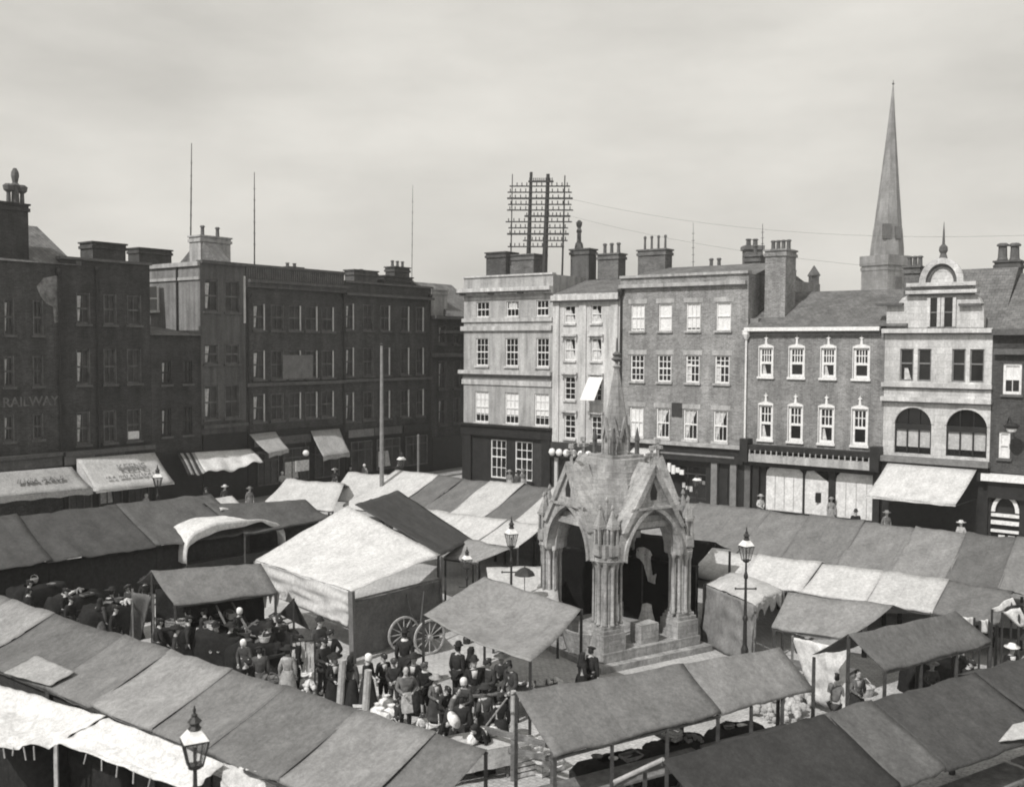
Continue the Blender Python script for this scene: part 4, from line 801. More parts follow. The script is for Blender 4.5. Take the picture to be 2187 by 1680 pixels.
def shade_curtain(f=.45, t=.03, top=.5):  # dark sheet added to imitate the shade under a stall roof
    root, r0, r1, e1, e0 = STALLS[-1]; a, b = e0.lerp(r0, f), e1.lerp(r1, f); a = Vector((a.x, a.y, e0.z+top*.3)); b = Vector((b.x, b.y, e1.z+top*.3))
    q = MB(); L_ = (b-a).length; h = Vector((a.y-b.y, b.x-a.x, 0)).normalized()
    q.grid(lambda u, v: a.lerp(b, u) - Vector((0, 0, (a.z-.02)*v)) + h*.04*math.sin(u*L_*7)*v, 40, 6); q.build('shade_curtain', cloth(t), root, smooth=True, solid=.01)
# far row along the sunlit shops
R0 = G(1500, 1075, 3.1); R1 = R0 + UR
xs = [846, 938, 990, 1048, 1120, 1185, 1262, 1350, 1420, 1497, 1648, 1735, 1850, 1962, 2072, 2180, 2300]
tn = [.62, .28, .30, .58, .27, .56, .36, .34, .4, .33, .35, .32, .36, .4, .26, .34]
row(R0, R1, along(R0, R1, xs, 3.1), tn, N1, 4.0, 1.45, [f'{tone_word(t)} canvas stall, {ORD[i]} from the flagpole in the far row along the sunlit shops' for i, t in enumerate(tn)], 'far row of stalls along the sunlit shops', sag=.1)
# second row
R0 = G(1500, 1167, 2.45); R1 = R0 + UR
xs = [905, 1000, 1085, 1168]; tn = [.62, .64, .60]
row(R0, R1, along(R0, R1, xs, 2.45), tn, N1, 2.0, .55, [f'bright white low stall left of the monument, {ORD[i]} from the dark tent roof' for i in range(3)], 'low white stalls left of the monument', sag=.07)
xs = [1499, 1625, 1760, 1895, 2033, 2170]; tn = [.62, .66, .64, .58, .3]
row(R0, R1, along(R0, R1, xs, 2.45), tn, N1, 2.0, .6, [f'{tone_word(t)} low canvas stall right of the monument, {ORD[i]} along from it' for i, t in enumerate(tn)], 'second row of stalls right of the monument', sag=.03, jit=.01)
# pale pair behind the big tent, by the flagpole
a = G(612, 1021, 2.7); b = G(735, 1031, 2.7); stall('bright white stall left of the flagpole foot, nearer the awnings', a, b, G(712, 1088, 1.9), G(566, 1070, 1.9), .62, sag=.1, table=False)
a = G(744, 1007, 2.8); b = G(858, 1014, 2.8); stall('bright white stall the flagpole rises through', a, b, G(850, 1075, 1.9), G(700, 1062, 1.9), .62, sag=.1, table=False)
# long dark row on the left
tn = [.2, .175, .165, .21]; A1 = G(446, 1056, 3.2); A0 = G(10, 1103, 3.2); d_ = (A1-A0).normalized(); A0 = A0 - d_*8.0; pr_ = Vector((d_.y, -d_.x, 0)); w_ = (G(200, 1184, 2.0) - A0).dot(pr_)
E0, E1 = A0 + pr_*w_ - Z_(1.2), A1 + pr_*w_ - Z_(1.2)
for i in range(4):
    f0, f1 = i/4 - .006, (i+1)/4 + .006; dz_ = Z_(.03*(i % 2)); stall(f'large {["dark", "sooty dark", "dull dark", "worn dark"][i]} grey canvas stall, {ORD[i]} from the left edge below the lettered awnings', A0.lerp(A1, f0)+dz_, A0.lerp(A1, f1)+dz_, E0.lerp(E1, f1)+dz_, E0.lerp(E1, f0)+dz_, tn[i], 'long dark stalls before the shaded houses', sag=.06, table=True, seed=i+30, wr=.05, valance=0, posts='b'); shade_curtain(.1, top=-.4)
stall('mid grey stall whose pointed end reaches the big white tent', G(436, 1074, 3.0), G(652, 1067, 3.0), G(703, 1101, 2.3), G(520, 1137, 2.05), .2, 'long dark stalls before the shaded houses', sag=.1, seed=41, table=False); shade_curtain()
stall('small white cloth awning peeping out behind the long dark stalls', G(458, 1064, 3.0), G(495, 1058, 3.0), G(520, 1080, 2.8), G(470, 1087, 2.8), .6, sag=.02, back=0, table=False, posts='f', seed=43)
# white arched wagon tilt
wl = G(398, 1203, 1.15); wr_ = G(609, 1166, 1.15); ax = (wr_ - wl); ax.z = 0; Lw = ax.length; ax.normalize(); bk = Vector((-ax.y, ax.x, 0))
t = thing('covered_cart', 'cart with a white arched cloth hood beneath the dark stalls', 'covered cart', Vector(((wl.x+wr_.x)/2, (wl.y+wr_.y)/2, 0)) + bk*.6)
def hood(u, v):
    th = math.pi*(1-u); cx_ = math.copysign(abs(math.cos(th))**.75, math.cos(th)); cz = abs(math.sin(th))**.5
    p = wl + ax*Lw*(.5 + .5*cx_) + Vector((0, 0, 1.45*cz*(1 + .16*(-cx_)*.5) + .06*noise.noise(Vector((u*9, v*3, 2)))))
    return p + bk*(1.7*v) - Vector((0, 0, .12*math.sin(math.pi*v)*cz))
q = MB(); q.grid(hood, 40, 10); q.build('hood', canvas(.72), t, smooth=True, solid=.015)
q = MB(); q.grid(lambda u, v: hood(u, 0) - bk*.02 + Vector((0, 0, -(.1 + .3*abs(math.sin(u*5)) )*v - .02*math.sin(u*40)*v)), 50, 3); q.build('hood_valance', canvas(.72), t, smooth=True, solid=.01)
q = MB(); q.box(wl.lerp(wr_, .5) + bk*.9 - Vector((0, 0, .5)), Lw*.96, 1.5, .4, math.atan2(ax.y, ax.x)); q.build('cart_body', DARKW, t)
def wheel(parent, c, axis, r, m, tyre=.05, spokes=10, hub=.07):
    axis = Vector(axis).normalized(); x = axis.cross(Vector((0, 0, 1))).normalized(); z = Vector((0, 0, 1)); n = 28
    q = MB(); P = lambda a, rr, o: Vector(c) + (x*math.cos(a) + z*math.sin(a))*rr + axis*o
    for k in range(n):
        a, b = 2*math.pi*k/n, 2*math.pi*(k+1)/n; w_ = tyre/2
        q.hexa([P(a, r-tyre, -w_), P(b, r-tyre, -w_), P(b, r-tyre, w_), P(a, r-tyre, w_), P(a, r, -w_), P(b, r, -w_), P(b, r, w_), P(a, r, w_)])
    o = q.build('wheel', m, parent); q = MB()
    for k in range(spokes): a = 2*math.pi*k/spokes; q.bar(P(a, hub, 0), P(a, r-tyre, 0), .03)
    q.build('spokes', m, o); q = MB(); q.tube([Vector(c)-axis*.1, Vector(c)+axis*.1], hub, 10); q.build('hub', m, o)
    return o
for k in (.2, .8):
    for s in (.15, 1.6): p = wl.lerp(wr_, k) + bk*s; p.z = .45; wheel(t, p, bk, .45, DARKW)
# small grey stall left of the tent
stall('small mid grey stall attached to the left flank of the big white tent', G(322, 1217, 2.7), G(557, 1202, 2.75), G(592, 1259, 2.05), G(370, 1287, 2.0), .3, sag=.05, posts='fr', back=.7, seed=50); shade_curtain(.8)
r = thing('canvas_screen', 'narrow grey canvas hung upright at the end of the small grey stall', 'canvas screen', G(308, 1372)); A, Bq, Cq, D = G(283, 1262, 2.15), G(327, 1274, 2.2), G(303, 1366, .25), G(276, 1366, .3)
q = MB(); q.grid(lambda u, v: A.lerp(Bq, u).lerp(D.lerp(Cq, u), v) + N1*.06*math.sin(u*8), 10, 8); q.build('sheet', canvas(.26), r, smooth=True, solid=.012)
for p in (A, Bq): q = MB(); q.bar((p.x, p.y, 0), p + Vector((0, 0, .08)), .06); q.build('post', WOOD, r)
# the big white tent
tA, tL, tF, tR = G(742, 1079, 3.9), G(545, 1195, 2.35), G(750, 1262, 2.3), G(940, 1184, 2.75)
gp = lambda p: Vector((p.x, p.y, 0))
t = thing('market_tent', 'big white canvas tent with a steep peak left of the monument', 'tent', (gp(tA)+gp(tF))/2)
def sheet_obj(name, q0, q1, f1, f0, m, par, sag=.08, sd=0, n=18, solid=.014, wr=.03):
    def fn(u, v):
        p = q0.lerp(q1, u).lerp(f0.lerp(f1, u), v); nn = (q1-q0).cross(f0-q0).normalized(); nn = nn if nn.z > 0 else -nn
        return p - Vector((0, 0, sag*math.sin(math.pi*u)*math.sin(math.pi*v))) + nn*(wr*2*noise.noise(Vector((u*5, v*5, sd))) + wr*noise.noise(Vector((u*14, v*4, sd))))
    q = MB(); q.grid(fn, n, n); L_, W_ = (q1-q0).length, (f0-q0).length
    return q.build(name, m, par, smooth=True, uv=[(L_*(i % (n+1))/n, W_*(i//(n+1))/n) for i in range(len(q.v))], solid=solid, recalc=False)
sheet_obj('canopy', tA, tR, tF, tL, canvas(.68), t, .05, 1)
tL2 = G(560, 1215, 2.0); sheet_obj('side_wall', tL - Vector((0, 0, .02)), tF - Vector((0, 0, .02)), gp(tF)+Vector((-.15, .1, 1.15)), gp(tL)+Vector((.5, -.3, 1.2)), canvas(.66), t, 0, 2, wr=.05)
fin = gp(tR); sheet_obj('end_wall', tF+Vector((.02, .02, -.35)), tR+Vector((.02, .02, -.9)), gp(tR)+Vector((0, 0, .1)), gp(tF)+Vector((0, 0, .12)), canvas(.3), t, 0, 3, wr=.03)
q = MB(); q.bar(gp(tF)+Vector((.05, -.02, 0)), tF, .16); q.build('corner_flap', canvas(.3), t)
for p, nme in ((tF, 'post'), (tR, 'post'), (tL, 'post'), (tA, 'post')): q = MB(); q.bar(gp(p)+Vector((.03, .06, 0)), p - Vector((0, 0, .05)), .09); q.build(nme, WOOD, t)
q = MB(); q.bar(tF - Vector((0, 0, .3)), tR - Vector((0, 0, .85)), .06); q.build('rail', WOOD, t)
dA, dB, dC, dD = G(757, 1077, 3.75), G(850, 1047, 3.5), G(1010, 1152, 2.2), G(942, 1186, 2.45)
t = thing('market_tent', 'dark grey canvas roof leaning against the back of the big white tent', 'tent', (gp(dA)+gp(dC))/2)
sheet_obj('canopy', dA, dB, dC, dD, canvas(.15), t, .12, 5)
for p in (dB, dC, dD): q = MB(); q.bar(gp(p), p - Vector((0, 0, .05)), .08); q.build('post', WOOD, t)
# sagging grey canopy in the middle
sA, sB, sC, sD = G(1035, 1230, 2.75), G(1241, 1300, 2.5), G(1132, 1412, 2.0), G(904, 1312, 2.15)
t = thing('sagging_canopy', 'sagging grey canvas canopy pitched in front of the monument by the crowd', 'canopy', (gp(sA)+gp(sC))/2)
def sg_(u, v):
    p = sA.lerp(sB, u).lerp(sD.lerp(sC, u), v); pin = 16*u*(1-u)*v*(1-v)
    p = p - Vector((0, 0, .26*pin + .12*math.sin(math.pi*v)*(u > .99))) ; ins = .22*math.sin(math.pi*u)*v
    edge = (sA - sD); edge.z = 0
    return p + edge.normalized()*(-.25*math.sin(math.pi*u)*v*0) + Vector((0, 0, -.12*math.sin(math.pi*u)*v + .02*noise.noise(Vector((u*6, v*6, 9)))*2))
q = MB(); q.grid(sg_, 24, 24); q.build('canopy', canvas(.42), t, smooth=True, uv=[(3.2*(i % 25)/24, 4*(i//25)/24) for i in range(len(q.v))], solid=.014, recalc=False)
for p in (sA, sB, sC, sD): q = MB(); q.bar(gp(p), p, .08); q.build('post', DARKW, t)
# front stalls
def pstall(label, a, b, c, d, zr, ze, tone, **k): return stall(label, G(*a, zr), G(*b, zr), G(*c, ze), G(*d, ze), tone, **k)
ra, rb_, ec, ed = G(1100, 1476, 2.6), G(1665, 1380, 2.6), G(1736, 1466, 1.9), G(1180, 1606, 1.9)
stall('mid grey nearer half of the long stall in the front centre, with dark posts', ra, ra.lerp(rb_, .6), ed.lerp(ec, .6), ed, .31, posts='fmr', seed=61, sag=.02, back=.25, bdrop=-.45)
stall('paler farther half of the long stall in the front centre', ra.lerp(rb_, .595), rb_, ec, ed.lerp(ec, .595), .37, posts='mr', seed=66, sag=.02, back=.25, bdrop=-.45)
pstall('open ended grey gabled stall right of the front centre stall', (1810, 1355), (2040, 1305), (2116, 1366), (1886, 1426), 2.7, 2.0, .26, posts='fbmr', seed=62, sag=.05)
pstall('pale grey stall roof right of the wrapped booth', (1682, 1264), (1908, 1290), (1812, 1356), (1648, 1334), 2.6, 2.0, .42, posts='fb', seed=63, sag=.1)
t = thing('canvas_screen', 'white canvas sheet hung behind the open end of the gabled grey stall', 'canvas screen', gp(G(1745, 1470)))
A, Bq = G(1692, 1360, 1.95), G(1812, 1386, 1.95); sheet_obj('sheet', A, Bq, gp(Bq)+Vector((-.1, -.25, .25)), gp(A)+Vector((.5, -.3, .25)), canvas(.7), t, 0, 33, wr=.06)
for p in (A, Bq): q = MB(); q.bar(gp(p), p + Vector((0, 0, .05)), .06); q.build('post', WOOD, t)
# big dark canvas at the lower right, its tone also holding a cast shadow
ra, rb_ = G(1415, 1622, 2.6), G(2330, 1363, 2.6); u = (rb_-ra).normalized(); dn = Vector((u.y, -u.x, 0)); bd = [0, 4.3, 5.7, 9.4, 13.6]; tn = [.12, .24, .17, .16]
lb = ['dark near stall roof at the bottom right, first from the pale guy pole', 'narrow grey stall roof toned pale between two dark ones at the bottom right', 'dull grey stall roof at the bottom right, nearer the edge', 'dark stall roof cut by the right edge of the view']
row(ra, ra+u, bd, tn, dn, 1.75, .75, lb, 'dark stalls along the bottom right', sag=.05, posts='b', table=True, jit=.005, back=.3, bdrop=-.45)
rp0 = ra; rnn = u.cross(dn*1.75 - Z_(.75)).normalized()
def ondark(x, y): r = ray(x, y); return CAMP + r*((rp0 + Z_(.05) - CAMP).dot(rnn)/r.dot(rnn))
pts = [ondark(*p) for p in ((2162, 1546), (2240, 1528), (2230, 1572), (2132, 1582))]; t = thing('cloth_sheet', 'pale cloth lying on the dark stall roof at the right edge', 'cloth', gp(pts[0])); SHEET9 = (pts, t)
t = thing('guy_pole', 'pale slanting pole propping the first dark stall at the bottom right', 'pole', G(1312, 1700)); q = MB(); q.tube([G(1312, 1668, 1.9), G(1416, 1620, 2.62)], .04, 8); q.build('shaft', PALEW, t)
sheet_obj('sheet', *SHEET9[0], canvas(.6), SHEET9[1], .0, 29, 10, wr=.012)
# long stall row at the lower left
ra = G(48, 1288, 2.7); u = UR; xs = [-150, 20, 110, 263, 361, 491, 610, 765, 930, 1040]; tn = [.3, .46, .42, .25, .34, .44, .33, .28, .4, .3]
bd = along(ra, ra+u, xs, 2.7); tn = tn[:len(xs)-1]
tn = [.34, .45, .27, .34, .45, .33, .29, .4, .3]
row(ra, ra+u, bd, tn, N1, 2.05, .7, [f'{tone_word(t)} canvas stall, {ORD[i]} from the left in the near row at the lower left' for i, t in enumerate(tn)], 'near row of stalls at the lower left', sag=.07, back=0, posts='fr', table=True, jit=.03)
for s_ in STALLS[-len(tn):-3]: STALLS.append(s_); shade_curtain(.05, top=-.4); STALLS.pop()
# white sheets pulled out from its front
def wsheet(label, pts, tone, sd):
    a, b, c, d = [G(*p) for p in pts]; t = thing('cloth_sheet', label, 'canvas sheet', (gp(a)+gp(c))/2, 'white sheets tied to the near stalls')
    sheet_obj('sheet', a, b, c, d, canvas(tone), t, .12, sd, 20, wr=.05)
    for p in (c, d): q = MB(); q.bar(gp(p), p, .06); q.build('post', PALEW, t)
    q = MB()
    for k in range(5): p = d.lerp(c, .25+.12*k); q.bar(p, p - Vector((random.uniform(-.06, .06), .02, random.uniform(.15, .3))), .022)
    q.build('ties', PALEW, t)
wsheet('bright white sheet at the lower left corner, left of the other white sheet', [(-60, 1446, 1.95), (226, 1527, 1.95), (120, 1589, 1.5), (-60, 1600, 1.5)], .74, 11)
wsheet('bright white sheet behind the foreground lamp at the lower left', [(232, 1532, 1.97), (480, 1630, 1.97), (405, 1690, 1.45), (118, 1584, 1.5)], .74, 12)
rp0 = G(48, 1288, 2.7); rnn = UR.cross(N1*2.05 - Z_(.7)).normalized()
def onroof(x, y): r = ray(x, y); return CAMP + r*((rp0 + Z_(.07) - CAMP).dot(rnn)/r.dot(rnn))
pts = [onroof(x, y) for x, y in ((78, 1399), (160, 1434), (106, 1463), (8, 1436))]; t = thing('cloth_sheet', 'pale sheet laid over the lower left stall roofs', 'canvas sheet', gp(pts[0]), 'white sheets tied to the near stalls'); sheet_obj('sheet', *pts, canvas(.5), t, .0, 13, 12, wr=.015)
wsheet('small white sheet half hidden to the right of the foreground lamp', [(478, 1628, 1.9), (560, 1650, 1.9), (575, 1700, 1.6), (470, 1690, 1.6)], .66, 14)
# wrapped booth by the tall lamp
b0, b1, b2, b3 = G(1503, 1247, 2.0), G(1612, 1292, 1.95), G(1672, 1262, 2.0), G(1560, 1222, 2.1)
t = thing('wrapped_booth', 'grey booth closed in with hanging canvas behind the tall lamp post', 'booth', (gp(b0)+gp(b2))/2)
def dome(u, v):
    p = b3.lerp(b2, u).lerp(b0.lerp(b1, u), v); return p + Vector((0, 0, .3*math.sin(math.pi*u)**.7*math.sin(math.pi*min(1, v*.85+.1)) + .03*noise.noise(Vector((u*8, v*8, 3)))))
q = MB(); q.grid(dome, 18, 18); q.build('roof_cloth', canvas(.58), t, smooth=True, solid=.014)
sheet_obj('front_curtain', b0, b1, gp(b1)+Vector((-.1, 0, .02)), gp(b0)+Vector((-.1, 0, .02)), canvas(.38), t, 0, 21, wr=.05)
q = MB(); q.grid(lambda u, v: b1.lerp(b2, u) - Vector((0, 0, (.35 + .15*math.sin(u*23))*v)) + Vector((.03*math.sin(u*30), 0, 0)), 24, 4); q.build('ruffled_edge', canvas(.58), t, smooth=True, solid=.01)
for p in (b0, b1, b2, b3): q = MB(); q.bar(gp(p), p, .07); q.build('post', WOOD, t)
# small pieces beside the monument
pstall('grey scrap of canvas roof left of the monument near the low lamp', (1000, 1148), (1090, 1173), (1022, 1197), (948, 1187), 2.4, 2.0, .45, posts='f', back=0, seed=71, sag=.03, table=False)
pstall('white canvas roof under the little dark umbrella left of the monument', (1038, 1211), (1185, 1206), (1195, 1300), (1050, 1290), 2.1, 1.6, .62, posts='f', back=0, seed=72, sag=.04, table=False)
MC_ = Vector((3.48, 33.2, 0)); d0_ = MC_ + U2*2.9; dk = [d0_ - UR*4.2 + Vector((0, 0, 3.3)), d0_ + UR*2.3 + Vector((0, 0, 3.3))]
u = (dk[1]-dk[0]).normalized(); nn = Vector((u.y, -u.x, 0)); 
stall('blackish canvas stall added behind the stone monument to darken its arches', dk[0], dk[1], dk[1]+nn*1.3-Vector((0, 0, .5)), dk[0]+nn*1.3-Vector((0, 0, .5)), .03, posts='fb', seed=73, table=False)  # black stall and curtain added for the dark seen through the arches
t = STALLS[-1][0]; e0, e1 = dk[0]+nn*1.32, dk[1]+nn*1.32; sheet_obj('front_curtain', e0-Vector((0, 0, .62)), e1-Vector((0, 0, .62)), gp(e1), gp(e0), canvas(.03), t, 0, 22)
q = MB(); pu = AT(1120, 1222, 32.5); q.lathe(pu-Vector((0, 0, .08)), [(.36, 0), (.3, .09), (.16, .2), (.03, .26)], 8); 
t = thing('umbrella', 'small dark umbrella opened over the white stall left of the monument', 'umbrella', gp(pu)); q.build('cover', DARKW, t); q = MB(); q.bar(gp(pu), pu+Vector((0, 0, .25)), .025); q.build('shaft', IRON, t)
t = thing('hanging_cloth', 'white cloth slung slantwise, seen through the right arch of the monument', 'cloth', gp(AT(1383, 1205, 34.2))); q = MB()
top = [AT(x, y, 34.2) for x, y in ((1358, 1172), (1372, 1166), (1388, 1176), (1402, 1200))]; bot = [AT(x, y, 34.0) for x, y in ((1360, 1190), (1374, 1204), (1384, 1240), (1399, 1246))]
def slung(u, v):
    k = min(2, int(u*3)); f = u*3 - k; return top[k].lerp(top[k+1], f).lerp(bot[k].lerp(bot[k+1], f), v) + Vector((.02*math.sin(v*7+u*5), .06*math.sin(u*17), .02*math.sin(u*13)))
q.grid(slung, 18, 8); q.build('drape', canvas(.62), t, smooth=True, solid=.02); q = MB(); q.bar(gp(top[1]), top[1], .05); q.bar(top[0], top[3], .04); q.build('pole', POSTW, t)

# ================================================================== flagpole and lamps
st = [s for s in STALLS if 'flagpole rises through' in s[0]['label']][0]
r = ray(815, 1043); n_ = (st[2]-st[1]).cross(st[4]-st[1]); tt = (st[1]-CAMP).dot(n_)/r.dot(n_); fp = CAMP + r*tt
ztop = CAMP.z + (ray(815, 738).z/ray(815, 738).y)*fp.y
t = thing('flagpole', 'bare tall flagpole standing among the white stalls before the dark houses', 'flagpole', gp(fp)); q = MB(); q.tube([gp(fp), gp(fp)+Vector((0, 0, ztop*.5)), gp(fp)+Vector((0, 0, ztop))], [.13, .11, .075], 10); q.build('pole', mat('flagpole_paint', .2, .7, .2, 3), t)
q = MB(); q.lathe(gp(fp)+Vector((0, 0, ztop)), [(.08, 0), (.12, .06), (.02, .16)], 8); q.build('cap', IRON, t)
def make_lamp(label, pos, s=1.0):
    t = thing('gas_lamp', label, 'street lamp', pos, 'gas lamps in the market place'); p = Vector(pos); Z = lambda z: Vector((0, 0, z))
    q = MB(); q.lathe(p, [(.2, 0), (.2, .25), (.13, .35), (.14, .8), (.08, .95), (.07, 1.7), (.1, 1.75), (.1, 1.82), (.06, 1.9), (.045, 3.05), (.08, 3.1), (.08, 3.18), (.04, 3.3), (.035, 3.58), (.12, 3.62), (.12, 3.66)], 10); q.build('post', IRON, t)
    q = MB(); q.bar(p+Z(2.75)-Vector((.36, 0, 0)), p+Z(2.75)+Vector((.36, 0, 0)), .04); q.lathe(p+Z(2.72)-Vector((.38, 0, 0)), [(.03, 0), (.04, .03), (.03, .07)], 6); q.lathe(p+Z(2.72)+Vector((.38, 0, 0)), [(.03, 0), (.04, .03), (.03, .07)], 6); q.build('ladder_bar', IRON, t)
    q = MB(); b, a = .11, .205; cor = [(1, 1), (-1, 1), (-1, -1), (1, -1)]; rot = R(28); ca, sa = math.cos(rot), math.sin(rot)
    C = lambda h, z, k: p + Vector((h*(cor[k % 4][0]*ca - cor[k % 4][1]*sa), h*(cor[k % 4][0]*sa + cor[k % 4][1]*ca), z))
    for k in range(4):
        q.bar(C(b, 3.66, k), C(a, 4.12, k), .026); q.bar(C(a, 4.12, k), C(a, 4.12, k+1), .03); q.bar(C(b, 3.67, k), C(b, 3.67, k+1), .026)
        q.bar((C(b, 3.67, k)+C(b, 3.67, k+1))/2, (C(a, 4.12, k)+C(a, 4.12, k+1))/2, .012)
    fr = q.build('lantern_frame', IRON, t)
    q = MB(); q.hexa([C(b-.012, 3.68, 0), C(b-.012, 3.68, 1), C(b-.012, 3.68, 2), C(b-.012, 3.68, 3), C(a-.02, 4.1, 0), C(a-.02, 4.1, 1), C(a-.02, 4.1, 2), C(a-.02, 4.1, 3)]); q.build('lantern_glass', LGLASS, t)
    q = MB(); q.hexa([C(a+.01, 4.135, 0), C(a+.01, 4.135, 1), C(a+.01, 4.135, 2), C(a+.01, 4.135, 3), C(.1, 4.3, 0), C(.1, 4.3, 1), C(.1, 4.3, 2), C(.1, 4.3, 3)]); q.build('hood', GLOBE, t)
    q = MB(); q.lathe(p+Z(4.3), [(.1, 0), (.12, .03), (.08, .08), (.1, .14), (.13, .15), (.05, .24), (.06, .27), (.02, .3), (.03, .35), (.005, .44)], 8); q.build('chimney_cap', IRON, t)
    q = MB(); q.tube([p+Z(3.67), p+Z(3.85), p+Z(3.98)], [.012, .02, .03], 6); q.build('burner', IRON, t)
    if s != 1: t.scale = (s, s, s)
    return t
def lamp_at(x, ytop, depth, s, label, first=[None]):
    p = AT(x, ytop, depth); pos = Vector((p.x, p.y, 0))
    if first[0] is None: first[0] = make_lamp(label, pos); t = first[0]
    else:
        t = first[0].copy(); COL.objects.link(t); t.location = pos; t['label'] = label
        for c in first[0].children: d = c.copy(); COL.objects.link(d); d.parent = t
    z = p.z / 4.74; t.scale = (z*s, z*s, z); return t
lamp_at(415, 1505, 15.6, 1.0, 'nearest gas lamp, its large lantern standing out at the lower left')
lamp_at(1594, 1124, 30.2, .85, 'tall gas lamp with a ladder bar right of the monument')
lamp_at(1092, 1102, 32.6, .85, 'gas lamp just left of the monument beside the umbrella')
lamp_at(997, 1166, 33.2, .95, 'lower gas lamp between the big tent and the monument')
lamp_at(336, 992, 46.0, 1.0, 'gas lamp in front of the lettered awning on the left')
lamp_at(857, 960, 55.0, 1.1, 'gas lamp in the shade just right of the flagpole')
lamp_at(1488, 1008, 53.0, 1.2, 'gas lamp before the dark shopfront behind the monument')

# ================================================================== the stone monument
MC = Vector((3.48, 33.2, 0)); AN = R(32.5); e1 = Vector((math.cos(AN), math.sin(AN), 0)); e2 = Vector((-e1.y, e1.x, 0)); HW = 1.53
M = thing('stone_monument', 'gothic stone monument with four open arches, gables and a spire in the market', 'monument', MC)
faces = []
for k in range(4):
    uu = e1 if k == 0 else -e2 if k == 3 else -e1 if k == 2 else e2
    nn = Vector((uu.y, -uu.x, 0)); F = Frame(MC, MC + uu); F.O = MC + nn*HW; F.u = uu; F.n = nn; faces.append(F)
def mbox(q, hx, z0, z1): q.box(MC + Vector((0, 0, z0)), hx*2, hx*2, z1-z0, AN)
q = MB(); mbox(q, 2.3, 0.004, .2); q.build('lower_step', STONEM, M); q = MB(); mbox(q, 2.02, .2, .5); q.build('upper_step', STONEM, M)
corners = [MC + e1*sx_*HW + e2*sy_*HW for sx_, sy_ in ((-1, -1), (1, -1), (1, 1), (-1, 1))]; sg4 = [(-1, -1), (1, -1), (1, 1), (-1, 1)]
Z = lambda z: Vector((0, 0, z))
for i, c in enumerate(corners):
    q = MB(); q.box(c + Z(.5), .88, .88, .55, AN); q.box(c + Z(1.05), .78, .78, .12, AN); q.box(c + Z(1.17), .68, .68, .1, AN); pl_ = q.build('plinth', STONEM, M)
    q = MB(); q.lathe(c + Z(1.27), [(.32, 0), (.28, .08), (.28, 1.95), (.34, 2.08)], 8, ang=AN)
    pr = q.build('pier', STONEM, M)
    for k in range(8):
        a = AN + math.pi/4*k; o = Vector((math.cos(a), math.sin(a), 0))*(.31 if k % 2 else .3)
        q = MB(); q.lathe(c + o + Z(1.27), [(.09, 0), (.09, .06), (.058, .1), (.055, 1.75), (.08, 1.82), (.09, 1.98), (.1, 2.02)], 8); q.build('colonnette', STONEM, pr, smooth=True)
    q = MB(); q.lathe(c + Z(3.22), [(.38, 0), (.45, .1), (.42, .13), (.42, .2)], 8, ang=AN); q.build('capital', STONEM, pr)
    q = MB(); q.box(c + Z(3.423), .64, .64, .42, AN); q.build('pier_head', STONEM, M)
    s1, s2 = sg4[i]
    for o in (e1*s1*.3 + e2*s2*.02, e2*s2*.3 + e1*s1*.02):
        b = c + o + Z(3.5); q = MB(); q.box(b, .3, .3, .34, AN)
        for dx in (-.1, .1):
            for dy in (-.1, .1): q.box(b + e1*dx + e2*dy + Z(.341), .07, .07, .5, AN)
        q.box(b + Z(.341), .1, .1, .5, AN); q.box(b + Z(.842), .33, .33, .08, AN); q.lathe(b + Z(.923), [(.2, 0), (.02, .52), (.06, .55), (.06, .6), (.01, .68)], 4, ang=AN)
        q.build('pinnacle', STONEM, M)
    b = c + (e1*s1 + e2*s2)*.05 + Z(3.9); q = MB(); q.box(b, .18, .18, .85, AN); q.lathe(b + Z(.851), [(.13, 0), (.03, .4), (.07, .44), (.05, .52), (.01, .6)], 4, ang=AN); q.build('tall_pinnacle', STONEM, M)
aw_, zs_, ri = 1.1, 3.25, 1.6; cc_ = (ri*ri - aw_*aw_)/(2*aw_); rr_ = aw_ + cc_; nA = 12
tm = math.acos(cc_/rr_)
arcR = [(-cc_ + rr_*math.cos(tm*k/nA), zs_ + rr_*math.sin(tm*k/nA)) for k in range(nA+1)]     # from right springing up to the apex
inner = arcR + [(-x, z) for x, z in arcR[::-1][1:]]
def lerp_outline(pts, n):
    L = [0]; 
    for a, b in zip(pts, pts[1:]): L.append(L[-1] + math.hypot(b[0]-a[0], b[1]-a[1]))
    out = []
    for k in range(n):
        t = L[-1]*k/(n-1); j = max(i for i in range(len(pts)-1) if L[i] <= t + 1e-9); f = (t-L[j])/(L[j+1]-L[j]) if L[j+1] > L[j] else 0
        out.append((pts[j][0]+(pts[j+1][0]-pts[j][0])*f, pts[j][1]+(pts[j+1][1]-pts[j][1])*f))
    return out
oh = 1.42; half = lerp_outline([(oh, 3.3), (oh, 3.95), (1.18, 4.35), (0, 6.15)], nA+1); outer = half + [(-x, z) for x, z in half[::-1][1:]]
